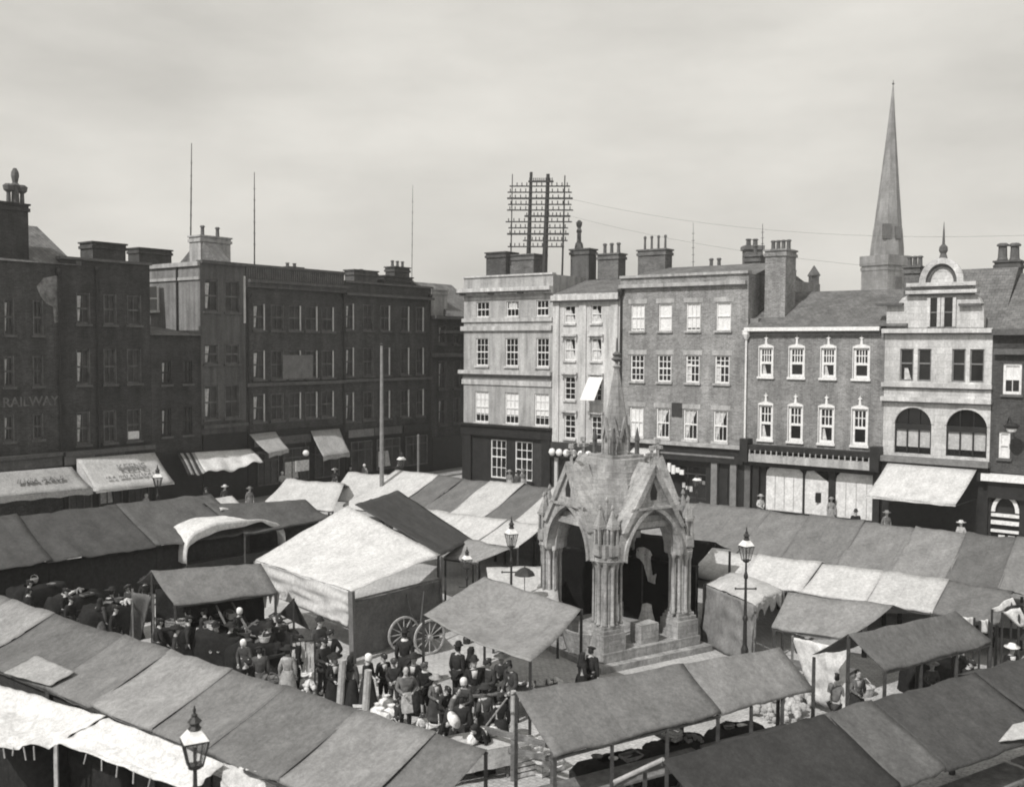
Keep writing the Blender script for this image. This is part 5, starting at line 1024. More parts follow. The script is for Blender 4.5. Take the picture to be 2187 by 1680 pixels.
for F in faces:
    q = MB()
    for d0, d1 in ((-.3, .42),):
        for k in range(len(inner)-1):
            a, b, c, d = inner[k], inner[k+1], outer[k+1], outer[k]
            q.quad(F.P(*a, d1), F.P(*d, d1), F.P(*c, d1), F.P(*b, d1)); q.quad(F.P(*a, d0), F.P(*b, d0), F.P(*c, d0), F.P(*d, d0))
            q.quad(F.P(*a, d0), F.P(*a, d1), F.P(*b, d1), F.P(*b, d0)); q.quad(F.P(*d, d1), F.P(*d, d0), F.P(*c, d0), F.P(*c, d1))
    wl_ = q.build('arch_wall', STONEM, M)
    q = MB(); k2 = .93; in2 = [(x*k2, zs_ + (z-zs_)*(k2+.02)) for x, z in inner]
    for k in range(len(inner)-1):
        a, b, c_, d = in2[k], in2[k+1], inner[k+1], inner[k]
        q.quad(F.P(*a, .16), F.P(*d, .16), F.P(*c_, .16), F.P(*b, .16)); q.quad(F.P(*a, -.16), F.P(*b, -.16), F.P(*c_, -.16), F.P(*d, -.16)); q.quad(F.P(*a, -.16), F.P(*a, .16), F.P(*b, .16), F.P(*b, -.16))
    q.build('inner_arch_order', STONEM, wl_)
    for s in (-1, 1):
        q = MB(); q.lathe(F.P(s*1.1, 1.27, .18), [(.08, 0), (.08, .06), (.05, .1), (.045, 1.85), (.08, 1.9), (.09, 2.05)], 8); q.build('arch_shaft', STONEM, wl_, smooth=True)
    for wdt, dd, nm in ((.13, .5, 'hood_moulding'),):
        q = MB(); o2 = []
        for k, (x, z) in enumerate(inner):
            ox, oz = outer[k]; l = math.hypot(ox-x, oz-z) or 1; nx = x/aw_*.6; nz_ = max(.3, (z-zs_)/ri); ln = math.hypot(nx, nz_); o2.append((x + nx/ln*wdt, z + nz_/ln*wdt))
        for k in range(len(inner)-1):
            a, b, c, d = inner[k], inner[k+1], o2[k+1], o2[k]
            q.quad(F.P(*a, dd), F.P(*d, dd), F.P(*c, dd), F.P(*b, dd)); q.quad(F.P(*a, .423), F.P(*a, dd), F.P(*b, dd), F.P(*b, .423)); q.quad(F.P(*d, dd), F.P(*d, .423), F.P(*c, .423), F.P(*c, dd))
        q.build(nm, STONEM, wl_)
    q = MB(); q.fbox(F, -.95, .95, 4.86, 4.94, .423, .52); q.build('string_course', STONEM, wl_)
    for s in (-1, 1):
        q = MB(); q.fprism(F, [(s*1.3, 4.2), (s*1.12, 4.2), (s*-.06, 6.05), (0, 6.3)], -.34, .52); q.build('gable_coping', STONEM, wl_)
    q = MB(); q.fprism(F, [(-.12, 5.15), (.12, 5.15), (.14, 5.4), (0, 5.72), (-.14, 5.4)], .423, .43); q.build('lancet', BLACK, wl_)
    q = MB(); b = F.P(0, 6.22, .3); q.bar(b, b + Z(.55), .09); q.bar(b + Z(.36) - F.u*.22, b + Z(.36) + F.u*.22, .1); q.bar(b + Z(.36) - F.n*.16, b + Z(.36) + F.n*.16, .1); q.box(b + Z(.5), .16, .16, .14, AN + .7); q.build('gable_finial', STONEM, wl_)
    q = MB(); q.fprism(F, [(-1.0, 4.5), (1.0, 4.5), (0, 6.02)], -1.2, -.303); q.build('gable_roof', STONEM, M)
q = MB(); n = 11; prof = []
for k in range(n):
    z0 = 4.25 + 2.1*k/n; z1 = 4.25 + 2.1*(k+1)/n; h0 = 1.86 - .96*k/n; h1 = 1.86 - .96*(k+1)/n + .085
    prof += [(h0, z0), (h1, z1)]
q.lathe(MC, [(r/ math.cos(math.pi/8), z) for r, z in prof], 8, ang=AN)
q.build('stone_roof', STONEM, M)
q = MB(); mbox(q, .66, 6.35, 6.45); q.lathe(MC + Z(6.45), [(.45, 0), (.43, .75), (.46, .8), (.42, .85)], 8, ang=AN); dr = q.build('spire_base', STONEM, M)
q = MB(); q.lathe(MC + Z(7.3), [(.42, 0), (.25, 1.05), (.09, 1.95), (.09, 2.0), (.14, 2.06), (.06, 2.12), (.05, 2.2)], 8, ang=AN); sp_ = q.build('spire', STONEM, M)
q = MB(); q.lathe(MC + Z(9.5), [(.05, 0), (.2, .1), (.1, .18), (.16, .26), (.04, .36), (.02, .8)], 8); q.build('finial', STONED, sp_)
for k in range(8):
    a = AN + math.pi/4*k; nn = Vector((math.cos(a), math.sin(a), 0)); F = Frame(MC, MC + Vector((-nn.y, nn.x, 0))); F.u = Vector((-nn.y, nn.x, 0)); F.n = nn; F.O = MC + nn*.41
    q = MB(); q.fprism(F, [(-.19, 7.0), (-.11, 7.0), (0, 7.36), (.11, 7.0), (.19, 7.0), (0, 7.7)], -.02, .07); q.fbox(F, -.18, -.13, 6.5, 6.998, .001, .05); q.fbox(F, .13, .18, 6.5, 6.998, .001, .05); q.build('gablet', STONEM, dr)
    q = MB(); q.fprism(F, [(-.06, 6.85), (.06, 6.85), (.05, 7.0), (0, 7.1), (-.05, 7.0)], .001, .012); q.build('lancet', STONED, dr)
for s1, s2 in sg4:
    b = MC + (e1*s1 + e2*s2)*.5 + Z(6.45); q = MB(); q.box(b, .11, .11, .45, AN); q.lathe(b + Z(.451), [(.1, 0), (.01, .45)], 4, ang=AN); q.build('corner_pinnacle', STONED, M)
q = MB(); q.box(MC + Z(4.05), 2.4, 2.4, .16, AN); q.build('vault', STONED, M)  # vault stone coloured dark to hold the shade inside
F = faces[0]; q = MB(); q.fbox(F, -.35, .38, .504, 1.12, -.25, .3); q.build('stone_block', STONEM, M)
q = MB(); q.lathe(F.P(.55, .504, -.5), [(.28, 0), (.28, .5), (.2, .75), (.16, 1.0), (.02, 1.05)], 8); q.build('drinking_fountain', STONEM, M)
F = faces[3]; q = MB()
for k in range(10):
    a0_, a1_ = math.pi*k/10, math.pi*(k+1)/10; P = lambda a, r, z: F.P(.55 + r*1.0*math.cos(a), z, .05 + r*.8*math.sin(a))
    q.hexa([P(a0_, .62, .21), P(a1_, .62, .21), P(a1_, .74, .21), P(a0_, .74, .21), P(a0_, .84, .95), P(a1_, .84, .95), P(a1_, .98, .95), P(a0_, .98, .95)])
q.build('curved_trough', STONEM, M)
# ================================================================== people
def skin_mesh(name, nodes, edges, root, sub=1):
    names = list(nodes); me = bpy.data.meshes.new(name); me.from_pydata([nodes[n][0] for n in names], [(names.index(a), names.index(b)) for a, b in edges], [])
    o = bpy.data.objects.new(name, me); COL.objects.link(o); md = o.modifiers.new('skin', 'SKIN'); md.use_smooth_shade = True
    for i, n in enumerate(names):
        r = nodes[n][1]; sv = me.skin_vertices[0].data[i]; sv.radius = r if isinstance(r, tuple) else (r, r); sv.use_root = (n == root)
    if sub: s = o.modifiers.new('sub', 'SUBSURF'); s.levels = sub; s.render_levels = sub
    bpy.context.view_layer.update()
    m2 = bpy.data.meshes.new_from_object(o.evaluated_get(bpy.context.evaluated_depsgraph_get())); bpy.data.objects.remove(o); m2.name = name
    return m2
def join(meshes, name):
    out = bpy.data.meshes.new(name); bm = bmesh.new(); 
    for m, idx in meshes:
        n0 = len(bm.faces); bm.from_mesh(m); bm.faces.ensure_lookup_table()
        for f in bm.faces[n0:]: f.material_index = idx; f.smooth = True
    bm.to_mesh(out); bm.free(); return out
def mbmesh(q):
    me = bpy.data.meshes.new('tmp'); me.from_pydata(q.v, [], q.f); bm = bmesh.new(); bm.from_mesh(me); bmesh.ops.recalc_face_normals(bm, faces=bm.faces); bm.to_mesh(me); bm.free(); return me
V = Vector
def figure(kind, pose):
    """meshes of one dressed figure, feet at the origin, looking along -Y; returns (name, mesh, dress key)"""
    lean = {'bend': R(48), 'lean': R(16), 'sit': R(8)}.get(pose, R(2)); piv = V((0, 0, .95))
    Mu = Matrix.Rotation(-lean, 3, 'X').transposed() if False else Matrix.Rotation(lean, 3, 'X')
    up = lambda p: piv + Mu @ (V(p) - piv)
    drop = V((0, .0, -.48)) if pose == 'sit' else V((0, 0, 0))
    U = lambda p: up(p) + drop
    fem = kind in ('woman', 'girl'); sh = .165 if fem else .19
    arms = {'stand': [((.23, .03, 1.13), (.23, -.06, .89)), ((-.23, .02, 1.13), (-.24, -.04, .88))],
            'hold': [((.24, -.02, 1.13), (.08, -.26, 1.08)), ((-.24, -.02, 1.13), (-.08, -.27, 1.04))],
            'point': [((.25, -.1, 1.2), (.24, -.38, 1.2)), ((-.23, .02, 1.13), (-.22, -.06, .9))],
            'hip': [((.34, .06, 1.15), (.2, -.04, 1.0)), ((-.24, .0, 1.13), (-.1, -.24, 1.06))],
            'up': [((.3, -.06, 1.22), (.2, -.14, 1.5)), ((-.3, -.04, 1.2), (-.16, -.2, 1.42))],
            'bend': [((.22, -.1, 1.18), (.18, -.3, 1.0)), ((-.22, -.1, 1.18), (-.14, -.34, 1.02))],
            'lean': [((.24, -.06, 1.14), (.16, -.3, 1.02)), ((-.24, -.06, 1.14), (-.14, -.32, 1.0))],
            'sit': [((.24, -.05, 1.14), (.14, -.28, .98)), ((-.24, -.04, 1.14), (-.12, -.3, .96))], 'walk': [((.23, .1, 1.14), (.22, .06, .9)), ((-.23, -.06, 1.14), (-.22, -.22, .95))]}[pose]
    N = {}
    N['pel'] = (V((0, 0, .95)) + drop, (.15, .11)); N['waist'] = (U((0, 0, 1.1)), (.135, .1)); N['chest'] = (U((0, -.01, 1.3)), (.165, .115)); N['neckb'] = (U((0, 0, 1.44)), (.085, .075)); N['neck'] = (U((0, -.015, 1.52)), .055); N['skull'] = (U((0, -.02, 1.6)), .07)
    E = [('pel', 'waist'), ('waist', 'chest'), ('chest', 'neckb'), ('neckb', 'neck'), ('neck', 'skull')]
    legs = {'walk': [((.09, -.12, .5), (.09, -.2, .1)), ((-.09, -.02, .5), (-.09, .22, .12))], 'sit': [((.12, -.42, .5), (.12, -.4, .09)), ((-.12, -.42, .5), (-.13, -.36, .09))]}.get(pose, [((.1, -.02, .5), (.11, .02, .09)), ((-.1, -.02, .5), (-.12, .03, .09))])
    for s, sd in ((1, 'L'), (-1, 'R')):
        k = 0 if s == 1 else 1
        N['sh'+sd] = (U((s*sh, 0, 1.4)), .066); N['el'+sd] = (U(arms[k][0]), .045); N['wr'+sd] = (U(arms[k][1]), .03)
        d = (N['wr'+sd][0] - N['el'+sd][0]).normalized(); N['pa'+sd] = (N['wr'+sd][0] + d*.07, .036)
        N['hip'+sd] = (V((s*.09, 0, .88)) + drop, .095); N['kn'+sd] = (V(legs[k][0]), .062); N['an'+sd] = (V(legs[k][1]), .045); N['to'+sd] = (V(legs[k][1]) + V((s*.01, -.15, -.05)), .04)
        E += [('chest', 'sh'+sd), ('sh'+sd, 'el'+sd), ('el'+sd, 'wr'+sd), ('wr'+sd, 'pa'+sd), ('pel', 'hip'+sd), ('hip'+sd, 'kn'+sd), ('kn'+sd, 'an'+sd), ('an'+sd, 'to'+sd)]
    base = skin_mesh('body', N, E, 'pel'); bits = [(base, 0)]
    for s, sd in ((1, 'L'), (-1, 'R')):      # four fingers and a thumb on each hand
        p = N['pa'+sd][0]; d = (p - N['wr'+sd][0]).normalized(); x = d.cross(V((0, -1, .2))).normalized(); nrm = x.cross(d)
        q = MB()
        for k, ln in enumerate((.075, .085, .08, .062)):
            b = p + x*(k-1.5)*.019 + d*.02; q.tube([b, b + d*ln*.5 + nrm*.006, b + d*ln*.82 + nrm*.03], [.0095, .009, .007], 6)
        b = p - d*.03 + x*s*-.028; q.tube([b, b + x*s*-.02 + d*.03 + nrm*.012, b + x*s*-.012 + d*.062 + nrm*.024], [.011, .01, .008], 6); bits.append((mbmesh(q), 0))
    hd = U((0, -.03, 1.63)); q = MB()
    q.lathe((0, 0, 0), [(.025, -.125), (.05, -.115), (.066, -.07), (.074, -.02), (.078, .03), (.074, .075), (.055, .11), (.02, .128)], 14, .93, 1.15)
    q.hexa([V((-.012, -.083, -.035)), V((.012, -.083, -.035)), V((.009, -.07, -.05)), V((-.009, -.07, -.05)), V((-.006, -.086, .02)), V((.006, -.086, .02)), V((.006, -.07, .02)), V((-.006, -.07, .02))])
    q.tube([V((0, -.083, -.03)), V((0, -.105, -.03))], [.014, .008], 6)
    for s in (-1, 1): q.lathe(V((s*.074, .005, -.03)), [(.012, 0), (.018, .02), (.02, .045), (.01, .06)], 6, .5, 1)
    q.v = [hd + Mu @ v for v in q.v]; bits.append((mbmesh(q), 0))
    q = MB()
    for s in (-1, 1): q.lathe(V((s*.03, -.079, .005)), [(.004, -.008), (.011, 0), (.004, .008)], 6, 1, .6)
    q.fbox_ = None; q.hexa([V((-.024, -.078, -.072)), V((.024, -.078, -.072)), V((.024, -.066, -.072)), V((-.024, -.066, -.072)), V((-.02, -.08, -.062)), V((.02, -.08, -.062)), V((.02, -.066, -.062)), V((-.02, -.066, -.062))])
    q.v = [hd + Mu @ v for v in q.v]; bits.append((mbmesh(q), 1))
    parts = [('body', join(bits, 'body'), 'skin')]
    grow = lambda ks, g: {k: (N[k][0], tuple(a+g for a in N[k][1]) if isinstance(N[k][1], tuple) else N[k][1]+g) for k in ks}
    # jacket or bodice
    ks = ['pel', 'waist', 'chest', 'neckb', 'shL', 'elL', 'wrL', 'shR', 'elR', 'wrR']; C = grow(ks, .022)
    ce = [('pel', 'waist'), ('waist', 'chest'), ('chest', 'neckb'), ('chest', 'shL'), ('shL', 'elL'), ('elL', 'wrL'), ('chest', 'shR'), ('shR', 'elR'), ('elR', 'wrR')]
    for sd in 'LR': C['wr'+sd] = (N['wr'+sd][0], .042)
    if fem: C['waist'] = (C['waist'][0], (.135, .11))
    coat = skin_mesh('jacket', C, ce, 'chest'); cb = [(coat, 0)]
    if not fem and pose != 'sit':
        q = MB(); q.lathe((0, 0, 0), [(.165, 1.02), (.19, .92), (.205, .8), (.215, .72 if kind != 'boy' else .78)], 14, 1, .78, wob=lambda k, a: 1 + .03*math.sin(5*a)*k/3); cb.append((mbmesh(q), 0))
    parts.append(('jacket', join(cb, 'jacket'), 'coat'))
    if fem:
        hem = .06 if kind == 'woman' else .38; q = MB()
        pr = [(.15, 1.08), (.2, .96), (.24, .75), (.28, .5), (.32, .28), (.35, hem)] if pose != 'sit' else [(.2, .62), (.34, .5), (.4, .3), (.42, .06)]
        q.lathe((0, 0 if pose != 'sit' else -.14, 0), pr, 24, 1, .9, wob=lambda k, a: 1 + (.02 + .025*k/2)*math.sin(7*a + k*.3)*k/4); parts.append(('skirt', join([(mbmesh(q), 0)], 'skirt'), 'skirt'))
    else:
        T = grow(['pel', 'hipL', 'knL', 'anL', 'hipR', 'knR', 'anR'], .018)
        if kind == 'boy':
            for sd in 'LR': T['an'+sd] = (N['kn'+sd][0].lerp(N['an'+sd][0], .25), .07)
        else:
            for sd in 'LR': T['an'+sd] = (N['an'+sd][0], .068)
        te = [('pel', 'hipL'), ('hipL', 'knL'), ('knL', 'anL'), ('pel', 'hipR'), ('hipR', 'knR'), ('knR', 'anR')]; parts.append(('trousers', skin_mesh('trousers', T, te, 'pel'), 'legs'))
    for sd in 'LR':
        q = MB(); a = N['an'+sd][0]; q.tube([a + V((0, 0, .08)), a, a + V((0, .03, -.06))], [.06, .058, .05], 8); q.tube([a + V((0, .05, -.055)), a + V((0, -.06, -.05)), a + V((0, -.17, -.065))], [.042, .05, .03], 8); parts.append(('boot', join([(mbmesh(q), 0)], 'boot'), 'boot'))
    q = MB(); q.lathe((0, .012, 0), [(.074, -.06), (.086, -.02), (.087, .04), (.08, .085), (.058, .12), (.02, .136)], 12, .95, 1.12)
    q.v = [v + V((0, .016 if v.z > .03 else .03, 0)) for v in q.v]; 
    if fem: q.lathe((0, .105, .06), [(.02, -.05), (.055, -.02), (.055, .03), (.02, .055)], 10)
    q.v = [hd + Mu @ v for v in q.v]; parts.append(('hair', join([(mbmesh(q), 0)], 'hair'), 'hair'))
    def hat(kind_):
        q = MB()
        if kind_ == 'cap': q.lathe((0, -.008, .045), [(.088, 0), (.1, .012), (.126, .034), (.124, .05), (.09, .072), (.04, .084), (.01, .086)], 16, .95, 1.12, wob=lambda k, a: 1 + .03*math.sin(3*a + k)); q.v = [v + V((0, 0, .25*v.y)) for v in q.v]; q.hexa([V((-.06, -.155, .005)), V((.06, -.155, .005)), V((.085, -.08, .03)), V((-.085, -.08, .03)), V((-.055, -.155, .015)), V((.055, -.155, .015)), V((.085, -.08, .05)), V((-.085, -.08, .05))])
        elif kind_ == 'bowler': q.lathe((0, .01, .07), [(.1, 0), (.145, .004), (.15, .015), (.1, .02), (.1, .07), (.085, .12), (.05, .145), (.01, .15)], 16, .92, 1.12)
        elif kind_ == 'brim': q.lathe((0, .01, .085), [(.1, 0), (.23, .0), (.25, .014), (.12, .03), (.115, .09), (.09, .115), (.01, .12)], 18, 1, 1.02, wob=lambda k, a: 1 + (.06*math.sin(2*a) if k in (1, 2) else 0))
        elif kind_ == 'bonnet': q.lathe((0, .015, .0), [(.09, -.07), (.1, -.02), (.105, .05), (.095, .1), (.06, .14), (.01, .15)], 14, 1, 1.12)
        elif kind_ == 'shawl': q.lathe((0, .02, -.1), [(.17, -.2), (.14, -.1), (.1, 0), (.1, .1), (.1, .17), (.07, .24), (.01, .26)], 14, 1, 1.1); q.v = [v + V((0, .03, 0)) if abs(v.z) < .12 else v for v in q.v]
        q.v = [hd + Mu @ v for v in q.v]; return mbmesh(q)
    hats = {k: join([(hat(k), 0)], 'hat') for k in ('cap', 'bowler', 'brim', 'bonnet', 'shawl')}
    q = MB(); w_ = .16
    q.grid(lambda u, v: up((w_*(2*u-1)*(.8+.3*v), -.155 - .1*v - .02*math.cos((2*u-1)*2), 1.08 - .5*v)) + drop if v < .3 else V((w_*(2*u-1)*(.8+.3*v), -.155 - .12*v + .03*abs(2*u-1), 1.08 - .56*v)) + drop*(1-v), 8, 8)
    apron = join([(mbmesh(q), 0)], 'apron')
    q = MB(); q.lathe((0, 0, 1.44), [(.1, 0), (.115, .02), (.1, .06), (.07, .07)], 12, 1, .9); q.v = [U(v) for v in q.v]; scarf = join([(mbmesh(q), 0)], 'scarf')
    q = MB(); q.hexa([U(v) for v in ((-.05, -.125, 1.22), (.05, -.125, 1.22), (.05, -.1, 1.22), (-.05, -.1, 1.22), (-.085, -.11, 1.43), (.085, -.11, 1.43), (.085, -.06, 1.45), (-.085, -.06, 1.45))]); collar = join([(mbmesh(q), 0)], 'collar')
    return dict(parts=parts, hats=hats, apron=apron, scarf=scarf, collar=collar)
FIG = {}
DRESS = {'skin': SKIN, 'boot': mat('boot_leather', .02, .5, .3, 8), 'hair': mat('dark_hair', .02, .6, .3, 30)}
PEOPLE = []
def person(label, x, y, h, kind='man', pose='stand', face=0, hat='cap', coat=.03, legs=None, hatt=.03, apron=None, scarf=None, collar=None, group='people in the market crowd', hair=None, foot=None):
    """x, y: where the top of the head shows; h: height of the hat top; face: heading in degrees, 0 = towards the camera"""
    k = (kind, pose)
    if k not in FIG: FIG[k] = figure(*k)
    f = FIG[k]; full = {'bend': 1.42, 'sit': 1.28, 'lean': 1.74}.get(pose, 1.78)
    s = h / full; p = G(x, y, h); z = foot or 0.0
    fy = math.atan2(p.x, p.y)
    if pose == 'bend': off = .55*s
    else: off = .03*s
    rz = R(face) - fy; hx = V((math.sin(rz), -math.cos(rz), 0))*off
    t = thing('person', label, 'person', Vector((p.x, p.y, 0)) - hx, group, rz); t.scale = (s, s, s)
    vr = random.Random(int(x*7 + y)); coat *= vr.choice((.7, 1, 1, 1.6, 2.6)) if coat < .1 else 1; legs = coat*vr.choice((.7, 1, 1.5)) if legs is None else legs
    dress = dict(DRESS, coat=cloth(coat), skirt=cloth(legs), legs=cloth(legs)); 
    if hair: dress['hair'] = hair
    body_o = None
    def add(nm, me, m, par=None):
        if not me.materials: me.materials.append(m); 
        o = bpy.data.objects.new(nm, me); COL.objects.link(o); o.parent = par or t; o.material_slots[0].link = 'OBJECT'; o.material_slots[0].material = m; return o
    for nm, me, key in f['parts']:
        if nm == 'body' and len(me.materials) < 2: me.materials.clear(); me.materials.append(SKIN); me.materials.append(EYE_M)
        add(nm, me, dress[key])
    if hat: add('hat' if hat != 'shawl' else 'shawl', f['hats'][hat], cloth(hatt))
    if apron: add('apron', f['apron'], cloth(apron))
    if scarf: add('scarf', f['scarf'], cloth(scarf))
    if collar: add('collar', f['collar'], cloth(collar))
    PEOPLE.append(t); return t
P_ = person
# the crowd in the open space left of the sagging canopy
P_('tall man seen from behind, black coat, white neck scarf, by the cart wheels', 864, 1343, 1.8, face=175, hat='bowler', scarf=.6, coat=.03)
P_('woman in black with a white bonnet turning right beside the second pale post', 786, 1394, 1.66, 'woman', 'hold', 60, 'bonnet', hatt=.7)
P_('stout woman in a long black cape and skirt between the two pale posts', 748, 1398, 1.6, 'woman', 'stand', 165, 'shawl', .025, .03, hatt=.03)
P_('dark clad woman with a pale face left of the first pale post', 714, 1396, 1.62, 'woman', 'hold', 20, 'brim', .03, collar=.6)
P_('boy in flat cap and wide white collar, leftmost of the boys in a row', 819, 1394, 1.5, 'boy', 'stand', 25, 'cap', .03, collar=.7)
P_('boy in flat cap looking down beside the boy with the white collar', 841, 1404, 1.48, 'boy', 'hold', -10, 'cap', .04, hatt=.05)
P_('man in a dark jacket and pale grey apron seen from the back', 866, 1420, 1.68, 'man', 'hip', 10, None, .06, .03, apron=.42)
P_('woman in black behind the aproned man with a white blouse front', 884, 1396, 1.64, 'woman', 'hold', -30, 'brim', .03, collar=.62)
P_('youth in flat cap with white scarf just right of the aproned man', 907, 1412, 1.55, 'boy', 'hold', -35, 'cap', .035, scarf=.6, hatt=.06)
P_('girl in a dark dress with a light collar behind the white box', 930, 1442, 1.4, 'girl', 'hold', 30, 'brim', .05, .05, hatt=.3, collar=.6)
P_('boy in a dark cap stooping forward near the white box', 948, 1462, 1.3, 'boy', 'lean', 40, 'cap', .04)
P_('woman in a white head cloth and grey shawl near the dark crowd centre', 990, 1445, 1.6, 'woman', 'hold', -20, 'bonnet', .07, .04, hatt=.65)
P_('woman in a grey tweed jacket stooping over baskets', 964, 1466, 1.45, 'woman', 'lean', 70, None, .12, .04)
P_('tall man with a dark bowler and white collar under the sagging canopy edge', 1012, 1402, 1.76, 'man', 'stand', 10, 'bowler', .03, collar=.7)
P_('man in black cap holding goods before the white trays', 1042, 1404, 1.7, 'man', 'hold', -40, 'cap', .03)
P_('woman with a pale straw hat behind the white trays', 1071, 1396, 1.62, 'woman', 'hold', 0, 'brim', .05, .03, hatt=.55)
P_('man in dark coat leaning over the white trays from the right', 1096, 1408, 1.68, 'man', 'lean', -50, 'cap', .04)
P_('dark figure with a bowler in the shade below the canopy corner near the wheel', 978, 1372, 1.72, 'man', 'stand', 140, 'bowler', .03)
P_('woman in dark shawl in the shade under the sagging canopy', 1006, 1380, 1.6, 'woman', 'stand', 120, 'shawl', .03)
P_('woman in a black dress with rows of pale dots down its front', 1036, 1462, 1.62, 'woman', 'stand', 200, 'brim', .025, .025, hatt=.04)
P_('woman in a pale straw hat bending over the ground at the crowd front', 966, 1538, 1.22, 'woman', 'bend', 60, 'brim', .035, .03, hatt=.68)
P_('child in a brown cap and white smock crouching at the front', 902, 1518, .95, 'girl', 'lean', 0, 'cap', .65, .05, hatt=.05)
P_('dark clothed woman bowed low right of the straw hat', 1012, 1556, 1.2, 'woman', 'bend', -30, 'shawl', .02, .02, hatt=.03)
P_('small boy in black at the feet of the aproned man', 848, 1492, 1.0, 'boy', 'stand', -60, 'cap', .04)
P_('man in black jacket and cap right of the white box with his back turned', 986, 1482, 1.62, 'man', 'stand', 170, 'cap', .025)
P_('woman in black long skirt at the right end of the crowd by the guy rope', 1068, 1478, 1.58, 'woman', 'stand', 190, 'bonnet', .025, hatt=.04)
# left part of the crowd
P_('woman in a long pale grey dress with a dark wide hat standing alone', 614, 1380, 1.64, 'woman', 'stand', 170, 'brim', .26, .3, hatt=.025)
P_('man in black bowler against the white tent wall', 682, 1318, 1.78, 'man', 'stand', 30, 'bowler', .025)
P_('broad man in a black coat right of the bowler hat man at the tent wall', 706, 1342, 1.7, 'man', 'hip', -30, 'cap', .025, collar=.5)
P_('man in a black cap with a stick below the white tent', 690, 1360, 1.66, 'man', 'hold', 40, 'cap', .03)
P_('man in dark clothes left of the white striped hanging sheets', 636, 1352, 1.7, 'man', 'stand', 100, 'cap', .03)
P_('woman in a white bonnet among the dark crowd under the small grey stall', 511, 1296, 1.62, 'woman', 'hold', 30, 'bonnet', .03, hatt=.72)
P_('woman in a small white cap low in the dark crowd on the left', 523, 1361, 1.5, 'woman', 'lean', -20, 'bonnet', .03, hatt=.7)
for i, (x, y, kd, ps, fc, ht, ct, lb) in enumerate([
    (402, 1312, 'man', 'stand', 90, 'cap', .03, 'man in a black cap at the left end under the small grey stall'),
    (432, 1318, 'woman', 'stand', 170, 'shawl', .025, 'woman in a black shawl beneath the small grey stall'),
    (492, 1330, 'woman', 'hold', 40, 'brim', .04, 'woman in a dark brimmed hat in front of the small grey stall'),
    (574, 1330, 'woman', 'stand', 20, 'brim', .03, 'woman in black with her brimmed hat near the tent side wall'),
    (554, 1378, 'man', 'stand', 190, 'cap', .03, 'man in black with his back turned left of the pale grey dress'),
    (520, 1400, 'man', 'lean', 30, 'cap', .03, 'cap wearing man bent forward behind the stall seam'),
    (340, 1318, 'man', 'walk', 100, 'cap', .03, 'man walking past the upright grey canvas screen, legs showing'),
    (376, 1336, 'woman', 'stand', 80, 'brim', .03, 'woman in black right of the walking man by the canvas screen'),
    (246, 1290, 'man', 'stand', 60, 'cap', .03, 'man in a dark cap left of the upright canvas screen'),
    (214, 1276, 'woman', 'stand', 140, 'shawl', .03, 'woman in a dark shawl below the long dark stalls'),
    (140, 1254, 'man', 'hold', 60, 'cap', .03, 'man in a cap below the left part of the long dark stalls'),
    (274, 1246, 'man', 'stand', -60, 'cap', .035, 'man standing under the eave behind the canvas screen'),
    (62, 1236, 'man', 'stand', 90, 'cap', .03, 'man in a dark cap at the far left under the dark eave'),
    (310, 1232, 'woman', 'hold', 10, 'brim', .03, 'dark dressed woman under the eave left of the white cart hood')]):
    P_(lb, x, y, 1.7 if kd == 'man' else 1.6, kd, ps, fc, ht, ct)
rng = random.Random(77)
for k in range(5):
    fx = (k*5) % 9; fy = k // 4; x = 395 + fx*34 + rng.uniform(-10, 10) + fy*8; y = 1300 + fy*26 + fx*2.5 + rng.uniform(-6, 6)
    kd = rng.choice(['man', 'man', 'woman']); ps = rng.choice(['stand', 'hold', 'lean'] if kd == 'man' else ['stand', 'hold'])
    P_('dark clad figure in the dense crowd below the small grey stall', x, y, rng.uniform(1.5, 1.76), kd, ps, rng.uniform(-170, 170), rng.choice(['cap', 'cap', 'bowler'] if kd == 'man' else ['brim', 'shawl', 'bonnet']), .025, .025, hatt=.03, group='dense dark crowd below the small grey stall')
for k in range(3):
    x = 60 + k*90 + rng.uniform(-6, 6); y = 1262 - x*.07 + rng.uniform(-8, 26); kd = rng.choice(['man', 'woman'])
    P_('dark clad figure in the shade before the long dark stalls', x, y, rng.uniform(1.5, 1.74), kd, 'stand', rng.uniform(-170, 170), rng.choice(['cap', 'bowler'] if kd == 'man' else ['brim', 'shawl']), .025, .025, hatt=.03, group='dark figures before the long dark stalls')
# round the monument and to the right
P_('dark man with his back turned at the monument steps', 1262, 1378, 1.68, 'man', 'stand', 150, 'cap', .025)
P_('small child in pale clothes beside the man at the monument steps', 1272, 1432, .95, 'girl', 'stand', 20, None, .35, .3)
P_('woman in a dark shawl beside the post of the sagging canopy', 1244, 1392, 1.56, 'woman', 'hold', 110, 'shawl', .03)
P_('seated man in grey jacket and cap, back turned, at the open gabled stall', 1786, 1437, 1.26, 'man', 'sit', 150, 'cap', .09, .05, hatt=.06, scarf=.5)
P_('man in a grey cap bending behind the open gabled stall', 1706, 1383, 1.4, 'man', 'bend', -60, 'cap', .07, .03, hatt=.07)
P_('woman in a grey blouse inside the open gabled stall', 1832, 1428, 1.5, 'woman', 'hold', 30, None, .12, .03, collar=.4)
P_('woman in a wide white hat and white blouse at the right edge', 2160, 1376, 1.62, 'woman', 'hold', 30, 'brim', .03, .03, hatt=.72, collar=.7)
P_('dark man leaning in the shade right of the open gabled stall', 2060, 1402, 1.66, 'man', 'lean', 60, 'cap', .03)
P_('girl with pale face under the eave of the open gabled stall', 1990, 1412, 1.4, 'girl', 'hold', 20, 'brim', .06, .05, hatt=.4)
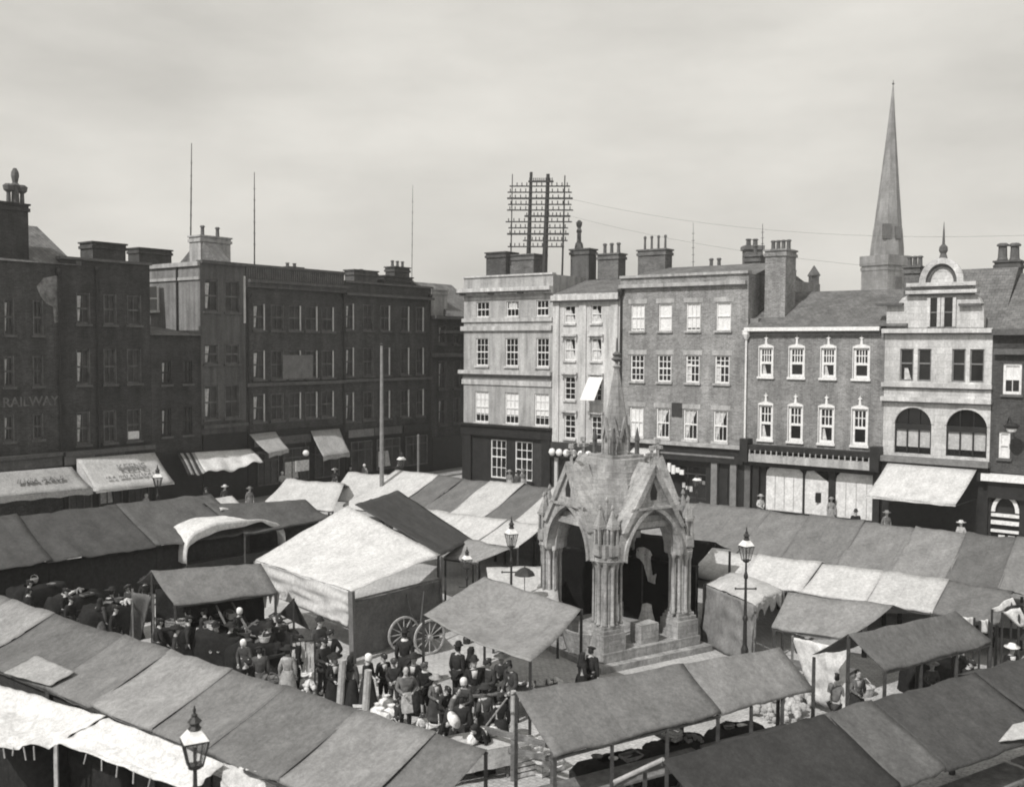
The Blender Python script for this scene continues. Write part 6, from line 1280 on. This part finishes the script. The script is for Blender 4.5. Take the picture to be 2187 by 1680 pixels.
# in front of the shops
P_('man in a dark hat silhouetted against the white shop boards', 1827, 1088, 1.74, 'man', 'stand', 10, 'bowler', .02)
P_('woman in a light dress and hat in the shade of the white awning', 1893, 1091, 1.66, 'woman', 'stand', 20, 'brim', .14, .12, hatt=.2)
P_('woman with a pale blouse left of the white shop boards', 1624, 1056, 1.64, 'woman', 'hold', 30, 'brim', .45, .05, hatt=.3)
P_('woman in a hat standing in the narrow shop doorway between white boards', 1775, 1062, 1.6, 'woman', 'stand', 0, 'brim', .25, .22, hatt=.2)
P_('woman in a pale dress at the door right of the white awning', 2052, 1112, 1.64, 'woman', 'stand', -20, 'brim', .4, .35, hatt=.5)
P_('pale figure at the foot of the lettered awning left of its lamp', 312, 1053, 1.6, 'woman', 'stand', 40, 'bonnet', .3, .25, hatt=.4)
P_('woman in a light dress in the gap behind the mid grey stall', 533, 1040, 1.62, 'woman', 'stand', 0, 'brim', .14, .12, hatt=.15)
P_('person in a white hat left of the white stall ridge before the dark shops', 602, 1006, 1.62, 'woman', 'hold', 30, 'bonnet', .45, .1, hatt=.7)
for i, (x, y, kd, ht, hh, ct, lb) in enumerate([
    (440, 1040, 'man', 'cap', .03, .03, 'dark man in the roadway under the bunched white cloth'), (480, 1036, 'woman', 'brim', .5, .04, 'woman with a pale hat in the roadway under the bunched cloth'),
    (715, 1000, 'woman', 'brim', .5, .04, 'woman in a pale hat left of the flagpole before the dark shops'), (748, 994, 'man', 'bowler', .02, .03, 'man in a bowler left of the flagpole before the dark shops'),
    (778, 990, 'woman', 'bonnet', .6, .3, 'pale bonneted woman just left of the flagpole'), (850, 986, 'man', 'cap', .03, .03, 'man in a cap right of the flagpole under the lamp'),
    (1088, 1004, 'woman', 'brim', .25, .2, 'woman in pale clothes before the corner building right hand window'), (1116, 1002, 'woman', 'brim', .2, .2, 'woman in a pale hat at the right corner of the corner building'), (1104, 1006, 'man', 'cap', .03, .03, 'man between the two pale clad women at the corner building')]):
    P_(lb, x, y, 1.66, kd, 'stand', (i*47) % 90 - 45, ht, ct, hatt=hh, group='people before the shops')

# ================================================================== carts, goods, posts in the crowd
def goods_proto():
    D = {}
    q = MB()
    for z in (.02, .13, .24):
        for s in (-1, 1): q.box((0, s*.19, z), .6, .02, .08); q.box((s*.29, 0, z), .02, .36, .08)
    q.box((0, 0, .0), .58, .36, .02)
    for sx_ in (-.27, .27):
        for sy_ in (-.17, .17): q.box((sx_, sy_, .02), .03, .03, .31)
    D['crate'] = mbmesh(q)
    q = MB(); q.lathe((0, 0, 0), [(.2, 0), (.24, .1), (.27, .22), (.29, .26), (.26, .27), (.23, .2), (.02, .18)], 16, 1, .8, wob=lambda k, a: 1 + .02*math.sin(16*a + k*3)); D['basket'] = mbmesh(q)
    q = MB(); q.tube([V((0, -.22, .25)), V((0, -.18, .42)), V((0, 0, .5)), V((0, .18, .42)), V((0, .22, .25))], .014, 6); D['handle'] = mbmesh(q)
    q = MB(); rng = random.Random(5); q.lathe((0, 0, 0), [(.22, 0), (.3, .1), (.28, .3), (.2, .42), (.07, .48), (.1, .56), (.02, .58)], 14, wob=lambda k, a: 1 + .1*math.sin(3*a + k) + .06*math.sin(5*a - 2*k)); D['sack'] = mbmesh(q)
    q = MB(); rng = random.Random(9)
    for k in range(46):
        a, r_ = rng.uniform(0, 6.28), rng.uniform(0, .42)**1.0; rr = rng.uniform(.05, .085); q.lathe(V((r_*math.cos(a), r_*math.sin(a)*.75, max(0, .2 - r_*.4) + rng.uniform(-.02, .03))), [(.2*rr, 0), (rr*.9, rr*.4), (rr, rr), (rr*.7, rr*1.6), (.1*rr, rr*1.9)], 7)
    D['heap'] = mbmesh(q)
    q = MB(); q.box((0, 0, 0), .6, .4, .03); q.box((0, .2, .03), .6, .02, .08); q.box((0, -.2, .03), .6, .02, .08); q.box((.3, 0, .03), .02, .4, .08); q.box((-.3, 0, .03), .02, .4, .08); D['tray'] = mbmesh(q)
    q = MB(); q.lathe((0, 0, 0), [(.05, 0), (.16, .02), (.2, .08), (.21, .085), (.06, .03)], 14); D['bowl'] = mbmesh(q)
    for k in D: D[k].name = k
    return D
GP = goods_proto(); GN = {'crate': ('crate', 'crate'), 'basket': ('basket', 'basket'), 'sack': ('sack', 'sack'), 'heap': ('produce_heap', 'produce'), 'tray': ('tray', 'tray'), 'bowl': ('bowl', 'bowl')}
def good(kind, label, pos, t=.5, rz=0.0, s=1.0, group=None, smooth=None, load=None):
    def mk(me, nm, m):
        o = bpy.data.objects.new(nm, me); COL.objects.link(o)
        if not me.materials: me.materials.append(m)
        o.material_slots[0].link = 'OBJECT'; o.material_slots[0].material = m; return o
    o = mk(GP[kind], GN[kind][0], cloth(t)); o.location = pos; o.rotation_euler = (0, 0, rz); s_ = s if hasattr(s, '__len__') else (s, s, s); o.scale = s_
    tag(o, label, GN[kind][1], group)
    if kind == 'basket': h_ = mk(GP['handle'], 'handle', cloth(t)); h_.parent = o
    return o
rng = random.Random(21)
GG = 'goods set out on the ground and tables'
for i, (x, y, kd, t, s, lb) in enumerate([
    (812, 1560, 'sack', .72, 1.1, 'plump white sack, nearest of the pile beside the stall seam'), (806, 1540, 'sack', .66, .9, 'white sack at the left of the pile beside the boys'), (836, 1548, 'sack', .7, 1.0, 'white sack at the right of the pile near the apron'),
    (826, 1522, 'sack', .68, .9, 'white sack at the back of the pile below the boys'), (842, 1574, 'basket', .5, 1.0, 'pale basket right of the nearest white sack'), (858, 1588, 'bowl', .7, 1.3, 'white bowl on the ground in front of the sacks'),
    (876, 1592, 'bowl', .66, 1.2, 'white bowl right of the other bowl before the crowd'), (890, 1580, 'heap', .6, .6, 'pale heap of produce at the aproned man feet'), (770, 1520, 'crate', .66, 1.0, 'white crate on the ground between the pale posts'),
    (600, 1462, 'heap', .6, .9, 'white heap of goods at the grey dress hem'), (630, 1470, 'heap', .68, 1.0, 'white heap of goods right of the grey dress'), (660, 1474, 'heap', .62, 1.0, 'white heap of goods left of the first pale post'), (646, 1456, 'basket', .6, 1.0, 'pale basket behind the white heaps'), (672, 1456, 'sack', .66, .7, 'small white sack behind the white heaps'),
    (690, 1468, 'heap', .55, .7, 'small pale heap beside the first pale post'), (1000, 1598, 'heap', .66, .9, 'white heap at the corner of the white table'), (970, 1590, 'basket', .4, 1.1, 'basket behind the white table in front of the bending woman'),
    (936, 1560, 'basket', .6, .9, 'pale basket beside the crouching child'), (912, 1556, 'bowl', .7, 1.2, 'white bowl by the crouching child'), (500, 1412, 'basket', .4, 1.0, 'basket in the shade on the left crowd side'), (540, 1420, 'sack', .6, .6, 'small pale sack in the dark left crowd'), (566, 1408, 'crate', .4, .9, 'pale crate in the dark left crowd'),
    (466, 1404, 'crate', .35, .9, 'grey crate behind the front stall row at the left'), (430, 1392, 'basket', .35, 1.0, 'grey basket under the small grey stall'), (1668, 1500, 'heap', .36, 1.6, 'grey heap of produce under the centre stall eave end'), (1720, 1500, 'heap', .4, 1.5, 'pale heap of produce before the open gabled stall'), (1760, 1492, 'heap', .32, 1.3, 'dull heap of produce at the seated man feet'), (1640, 1530, 'heap', .34, 1.3, 'dull heap of produce left of the produce by the stall posts'), (1690, 1530, 'heap', .42, 1.4, 'heap of produce in front of the others by the dark stall roof'), (1810, 1490, 'heap', .5, .9, 'small pale heap right of the seated man'), (1848, 1484, 'basket', .5, 1.0, 'pale basket inside the open gabled stall')]):
    good(kd, lb, G(x, y, 0.01), t, rng.uniform(0, 3), s, GG)
# dark stock; stacks under front centre stall and lower left added for ground shade
rng = random.Random(5)
for k, (x, y, w_, dp, h_, an) in enumerate([(408, 1420, 1.9, 1.1, 1.15, .3), (470, 1436, 1.6, 1.0, 1.25, -.2), (540, 1440, 1.7, 1.0, 1.0, .5), (600, 1428, 1.2, .9, 1.1, .1), (240, 1368, 2.0, 1.0, 1.2, .6), (160, 1340, 2.0, 1.0, 1.15, .7), (80, 1320, 2.0, 1.0, 1.2, .8), (470, 1390, 1.7, 1.0, 1.1, .4), (560, 1396, 1.7, .9, 1.0, 0), (1310, 1690, 2.0, .8, .75, .5), (1450, 1655, 2.0, .8, .8, .5), (1570, 1620, 1.8, .8, .75, .5), (60, 1668, 2.4, 1.2, 1.1, -.6), (230, 1690, 2.2, 1.0, 1.0, -.6), (1990, 1465, 2.4, .9, .9, .5)]):
    c = G(x, y); q = MB(); sd = V((k*3.1, 0, 0))
    def lump(u, v, c=c, w_=w_, dp=dp, h_=h_, an=an, sd=sd):
        a = 2*math.pi*u; rr = 1 - .55*max(0, v-.45)/.55; ex = lambda t: math.copysign(abs(t)**.5, t); xx, yy = w_/2*rr*ex(math.cos(a)), dp/2*rr*ex(math.sin(a)); zz = h_*min(1, v/.55) + .2*h_*max(0, v-.55)
        nn = .12*noise.noise(V((xx*2, yy*2, zz*2)) + sd) + .05*noise.noise(V((xx*7, yy*7, zz*3)) + sd); xx *= 1+nn; yy *= 1+nn
        return c + V((xx*math.cos(an) - yy*math.sin(an), xx*math.sin(an) + yy*math.cos(an), max(.0, zz*(1+nn))))
    q.grid(lump, 28, 10); t_ = lump; o = q.build('covered_goods', cloth(.02), smooth=True); base_origin(o, c)
    tag(o, 'lumpy black tarpaulin stack ' + ['at the left end under the small grey stall', 'in the middle before the small grey stall', 'near the hem of the pale grey dress', 'just left of the pale grey dress', 'left of the upright canvas screen', 'under the middle of the long dark stalls', 'under the left end of the long dark stalls', 'directly under the small grey stall eave', 'where the small grey stall meets the tent', 'added for shade under the near end of the front centre stall', 'added for shade under the middle of the front centre stall', 'added for shade under the far end of the front centre stall', 'added for shade below the white sheet at the lower left corner', 'added for shade below the white sheet by the foreground lamp', 'under the open ended gabled stall'][k], 'covered goods', 'black tarpaulin stacks')
    top = c + V((0, 0, h_*1.1))
    for j in range(3):
        kd = rng.choice(['heap', 'basket', 'bowl', 'tray', 'crate']); p = top + V((rng.uniform(-.3, .3)*w_, rng.uniform(-.25, .25)*dp, -.05))
        good(kd, f'{["pale", "small grey", "worn"][j]} {GN[kd][1]} on the black tarpaulin stack ' + ['left under the small grey stall', 'before the small grey stall', 'near the pale dress hem', 'just left of the pale dress', 'left of the canvas screen', 'under the middle long dark stall', 'under the leftmost long dark stall', 'under the small grey stall eave', 'beside the tent flank', 'near end of the front centre stall', 'middle of the front centre stall', 'far end of the front centre stall', 'at the lower left corner', 'by the foreground lamp', 'under the gabled stall'][k], p, (.5, .2, .12)[j], rng.uniform(0, 3), rng.uniform(.5, .8), 'goods on the black stacks')
# tray table in the crowd
def trestle(label, c, ln, wd, hgt, an, m, clothm=None, skirt=0.0, group='trestle tables'):
    t = thing('trestle_table', label, 'table', gp(c), group); c = gp(c); u = V((math.cos(an), math.sin(an), 0)); n_ = V((-u.y, u.x, 0)); q = MB(); q.box(c + Z(hgt-.05), ln, wd, .05, an); q.build('table_top', m, t)
    for k in (-.4, .4):
        for s in (-1, 1): q = MB(); p = c + u*ln*k; q.bar(p + n_*s*wd*.45, p + n_*s*wd*.25 + Z(hgt-.06), .05); q.build('leg', m, t)
    if clothm:
        q = MB(); q.box(c + Z(hgt+.002), ln*1.02, wd*1.03, .012, an)
        for s in (-1, 1): a = c + n_*s*wd*.53; q.grid(lambda uu, v: a + u*ln*(uu-.5) + Z(hgt + .01 - skirt*v) + n_*s*(.02*math.sin(uu*20)*v + .01), 20, 3)
        q.build('table_cloth', clothm, t, recalc=False)
    return t
c = G(1100, 1466, .8); trestle('narrow table with pale trays in front of the sagging canopy', c, 2.6, .8, .8, R(15), WOOD)
u = V((math.cos(R(15)), math.sin(R(15)), 0)); n_ = V((-u.y, u.x, 0))
for k in range(7): good('tray' if k % 2 else 'heap', f'{["pale heap of eggs or fruit", "white tray"][k % 2]} on the narrow table, {ORD[k]} from its left end', gp(c) + u*(-1.15 + .38*k) + n_*(.1 if k % 2 else -.05) + Z(.803), .62, .3*k, .6, 'goods on the narrow table')
c = G(1002, 1585, .75); trestle('table under a white cloth at the bottom centre', c, 1.9, 1.1, .75, R(24), WOOD, canvas(.62), .45)
for k in range(3): good('sack', f'white bundle on the white cloth table, {ORD[k]} from the right', G(1052-22*k, 1568+9*k, .8), .7, k, .45, 'goods on the white table')
# pale posts standing in the crowd
for i, (x0, y0, y1, lb) in enumerate([(732, 1408, 1512, 'first of two broad pale posts left of the sacks'), (786, 1430, 1528, 'second of two broad pale posts left of the sacks'), (1096, 1474, 1640, 'pale round post at the near corner of the front centre stall')]):
    b = G(x0-8*(i < 2), y1+16, 0); top = AT(x0, y0, b.y); q = MB(); q.tube([b, top], .1 if i < 2 else .065, 8); o = tag(q.build('wooden_post', PALEW), lb, 'post', 'pale posts in the crowd'); base_origin(o, gp(b))
# striped hanging sheets
t = thing('hanging_stockings', 'row of narrow white cloths hanging from a rail in the dark crowd', 'hanging cloths', gp(G(645, 1420))); a, b = G(622, 1370, 1.5), G(672, 1366, 1.5); q = MB(); q.bar(a, b, .04)
for p in (a, b): q.bar(gp(p), p + Z(.2), .05)
q.build('rail', DARKW, t)
for k in range(5): q = MB(); p = a.lerp(b, .1+.2*k); uu = (b-a).normalized(); q.grid(lambda u, v: p + uu*(.1*(u-.5)) - Z(.02+.9*v) + V((0, -.03*math.sin(v*4+k), 0)), 3, 5); q.build('cloth', cloth(.55), t, solid=.01)
t = thing('hanging_stockings', 'white cloths dangling under the right end of the small grey stall', 'hanging cloths', gp(G(580, 1270, 1.9)))
for k, (x, l) in enumerate(((566, .55), (577, .4), (592, .5), (604, .3))): q = MB(); p = G(x, 1262, 1.98); q.grid(lambda u, v: p + V((.17*(u-.5)*(1-.75*v), 0, -l*v)), 3, 4); q.build('cloth', canvas(.62), t, solid=.01)
t = thing('canvas_screen', 'dark pointed flap of canvas at the foot of the big white tent wall', 'canvas screen', gp(G(625, 1350))); q = MB(); a, b, c = G(627, 1277, 1.75), G(662, 1345, .6), G(596, 1310, 1.2); q.grid(lambda u, v: a.lerp(b.lerp(c, u), v), 6, 6); q.build('sheet', canvas(.12), t, solid=.012); q = MB(); q.bar(gp(a), a, .06); q.build('post', DARKW, t)
# handcart with tall wheels
hc = G(893, 1396); t = thing('handcart', 'tipped handcart with two tall spoked wheels by the dark tent wall', 'handcart', hc)
wa, wb = G(862, 1390), G(917, 1397); axl = (wb - wa).normalized()
for p, o_ in ((wa, -.0), (wb, 0)): wheel(t, p + Z(.58), V((axl.x*.55+.1, axl.y*.3-.75, 0)), .58, PALEW, .06, 12, .08)
q = MB(); cc = (wa+wb)/2 + Z(.58); q.bar(wa + Z(.58), wb + Z(.58), .08); q.build('axle', DARKW, t)
q = MB(); q.box(cc + V((.1, .5, -.1)), .9, 1.3, .3, R(20)); q.build('cart_body', DARKW, t)
for x0, y0 in ((868, 1268), (905, 1262)): q = MB(); q.bar(cc + V(((x0-886)*.004, .3, 0)), AT(x0, y0, cc.y + .9), .06, .04); q.build('shaft', DARKW, t)
def dark_cart(label, pos, rz, ln=1.7, wd=.95, shafts=(1.5, .9)):
    t = thing('cart', label, 'cart', gp(pos), 'dark carts left standing among the stalls'); c = gp(pos); ux = V((math.cos(rz), math.sin(rz), 0)); uy = V((-ux.y, ux.x, 0)); W = lambda x, y, z: c + ux*x + uy*y + Z(z)
    q = MB(); q.box(c + Z(.62), ln, wd, .06, rz); q.build('cart_bed', DARKW, t)
    for s in (-1, 1):
        q = MB(); q.bar(W(-ln/2, s*wd/2, .95), W(ln/2, s*wd/2, .95), .04)
        for k in range(5): q.bar(W(-ln/2 + ln*k/4, s*wd/2, .66), W(-ln/2 + ln*k/4, s*wd/2, .95), .035)
        q.build('side_rail', DARKW, t); wheel(t, W(0, s*(wd/2+.12), .5), uy, .5, DARKW if s > 0 else WOOD, .05, 10, .07)
        q = MB(); q.bar(W(ln/2, s*wd*.35, .6), W(ln/2 + shafts[0], s*wd*.3, shafts[1]), .06, .045); q.build('shaft', WOOD, t)
    for k in range(3): q = MB(); q.lathe(W(-.5+.5*k, .1*(k-1), .68), [(.26, 0), (.28, .15), (.2, .3), (.05, .36)], 9, wob=lambda j, a: 1 + .1*math.sin(3*a+j+k)); q.build('load', cloth((.03, .12, .3)[k]), t)
dark_cart('dark cart with low rails standing under the small grey stall', G(470, 1400), .5)
dark_cart('dark cart with raised shafts left of the pale grey dress', G(560, 1432), 2.4, shafts=(1.3, 1.7))
dark_cart('dark cart left of the upright canvas screen', G(215, 1360), .9)
dark_cart('dark cart half hidden behind the near stall row at the left', G(425, 1412), -.4, shafts=(1.2, 1.5))
# small wheel and barrow at the stall edge
t = thing('barrow', 'low barrow with a small spoked wheel at the edge of the near stall row', 'barrow', G(575, 1478)); wheel(t, G(575, 1478) + Z(.3), (.4, -1, 0), .3, WOOD, .04, 8, .05); q = MB(); q.box(G(600, 1470) + Z(.3), 1.1, .5, .06, .4); q.build('tray', WOOD, t)
for s in (-.2, .2): q = MB(); q.bar(G(600, 1470) + V((.3, s, 0)), G(600, 1470) + V((.3, s, .31)), .05); q.build('leg', WOOD, t)
# rail fence and slatted crates at the bottom centre
t = thing('rail_fence', 'rough wooden rail frame left of the front centre stall', 'rail', gp(G(1100, 1590))); A, Bq, C = G(1030, 1555, .95), G(1095, 1570, 1.05), G(1180, 1592, 1.1); Dn = G(1098, 1600, .7)
for a, b in ((A, Bq), (Bq, C), (A - Z(.35), C - Z(.3))): q = MB(); q.bar(a, b, .12, .1); q.build('rail', WOOD, t)
for a in (A, Bq, C): q = MB(); q.bar(gp(a), a + Z(.05), .11); q.build('post', WOOD, t)
q = MB(); q.tube([G(1038, 1548, 1.0), G(1082, 1490, 2.0)], .02, 6); q.build('rope', PALEW, t)
for k, (x, y, z, lb) in enumerate([(1120, 1640, 0, 'slatted white crate at the bottom, lowest of its stack'), (1120, 1640, .38, 'slatted white crate at the bottom, upper of its stack'), (1168, 1636, 0, 'slatted white crate on the ground right of the stack')]):
    p = G(x, y, .1); good('crate', lb, gp(p) + Z(.005 + z), .6, .5 + .1*k, (1.25, 1.2, 1.15), 'slatted crates at the bottom')
# right edge: white cloths hung out in the sun
for k, (pts, lb) in enumerate([(((2047, 1316), (2080, 1318), (2076, 1350), (2050, 1348)), 'leftmost white cloth hung at the right end of the second row'), (((2092, 1324), (2112, 1322), (2120, 1348), (2094, 1352)), 'small white cloth hung right of the leftmost one at the right edge'), (((2118, 1300), (2160, 1274), (2168, 1290), (2124, 1308)), 'slanting white cloth on a rail at the right edge'), (((2140, 1306), (2176, 1296), (2200, 1340), (2172, 1336)), 'large white cloth hung at the right edge')]):
    dep = 29.4 - .12*k; W = [AT(*p, dep) for p in pts]; t = thing('hanging_cloth', lb, 'cloth', gp((W[0]+W[1])/2), 'white cloths hung at the right edge')
    q = MB(); q.grid(lambda u, v: W[0].lerp(W[1], u).lerp(W[3].lerp(W[2], u), v) + V((0, .05*math.sin(u*9 + k), 0)), 10, 6); q.build('sheet', canvas(.74), t, smooth=True, solid=.01)
    for p in W[:2]: q = MB(); q.bar(gp(p), p, .05); q.build('post', DARKW, t)
c = G(2120, 1345, .75); trestle('long rough table of white parcels at the right edge', c, 4.2, 1.2, .72, R(-20), DARKW)
# shopfront bits
t = thing('hanging_goods', 'pile of pale goods hung in the open front of the dark shop', 'goods', gp(AT(1445, 1000, 60))); pr_ = FR.at(1440, 998, .5)
for k in range(4): q = MB(); q.fbox(FR, pr_[0]-.5+.28*k, pr_[0]-.28+.3*k, pr_[1]-.3-.1*(k % 2), pr_[1]+.25-.12*k, .4, .5); q.build('cloth', BLIND, t)

# ================================================================== thin haze added to grey the farther side of the square
q = MB(); q.hexa([V((-410, -160, -1)), V((410, -160, -1)), V((410, 610, -1)), V((-410, 610, -1)), V((-410, -160, 60)), V((410, -160, 60)), V((410, 610, 60)), V((-410, 610, 60))])
hz = bpy.data.materials.new('haze'); hz.use_nodes = True; nd = hz.node_tree.nodes; nd.remove(nd['Principled BSDF'])
pv = nd.new('ShaderNodeVolumePrincipled'); pv.inputs['Color'].default_value = (.9, .89, .87, 1); pv.inputs['Density'].default_value = 0.0006; pv.inputs['Anisotropy'].default_value = 0.2
hz.node_tree.links.new(pv.outputs[0], nd['Material Output'].inputs['Volume'])
o = q.build('haze', hz); o['kind'] = 'stuff'
SC.cycles.volume_bounces = 0
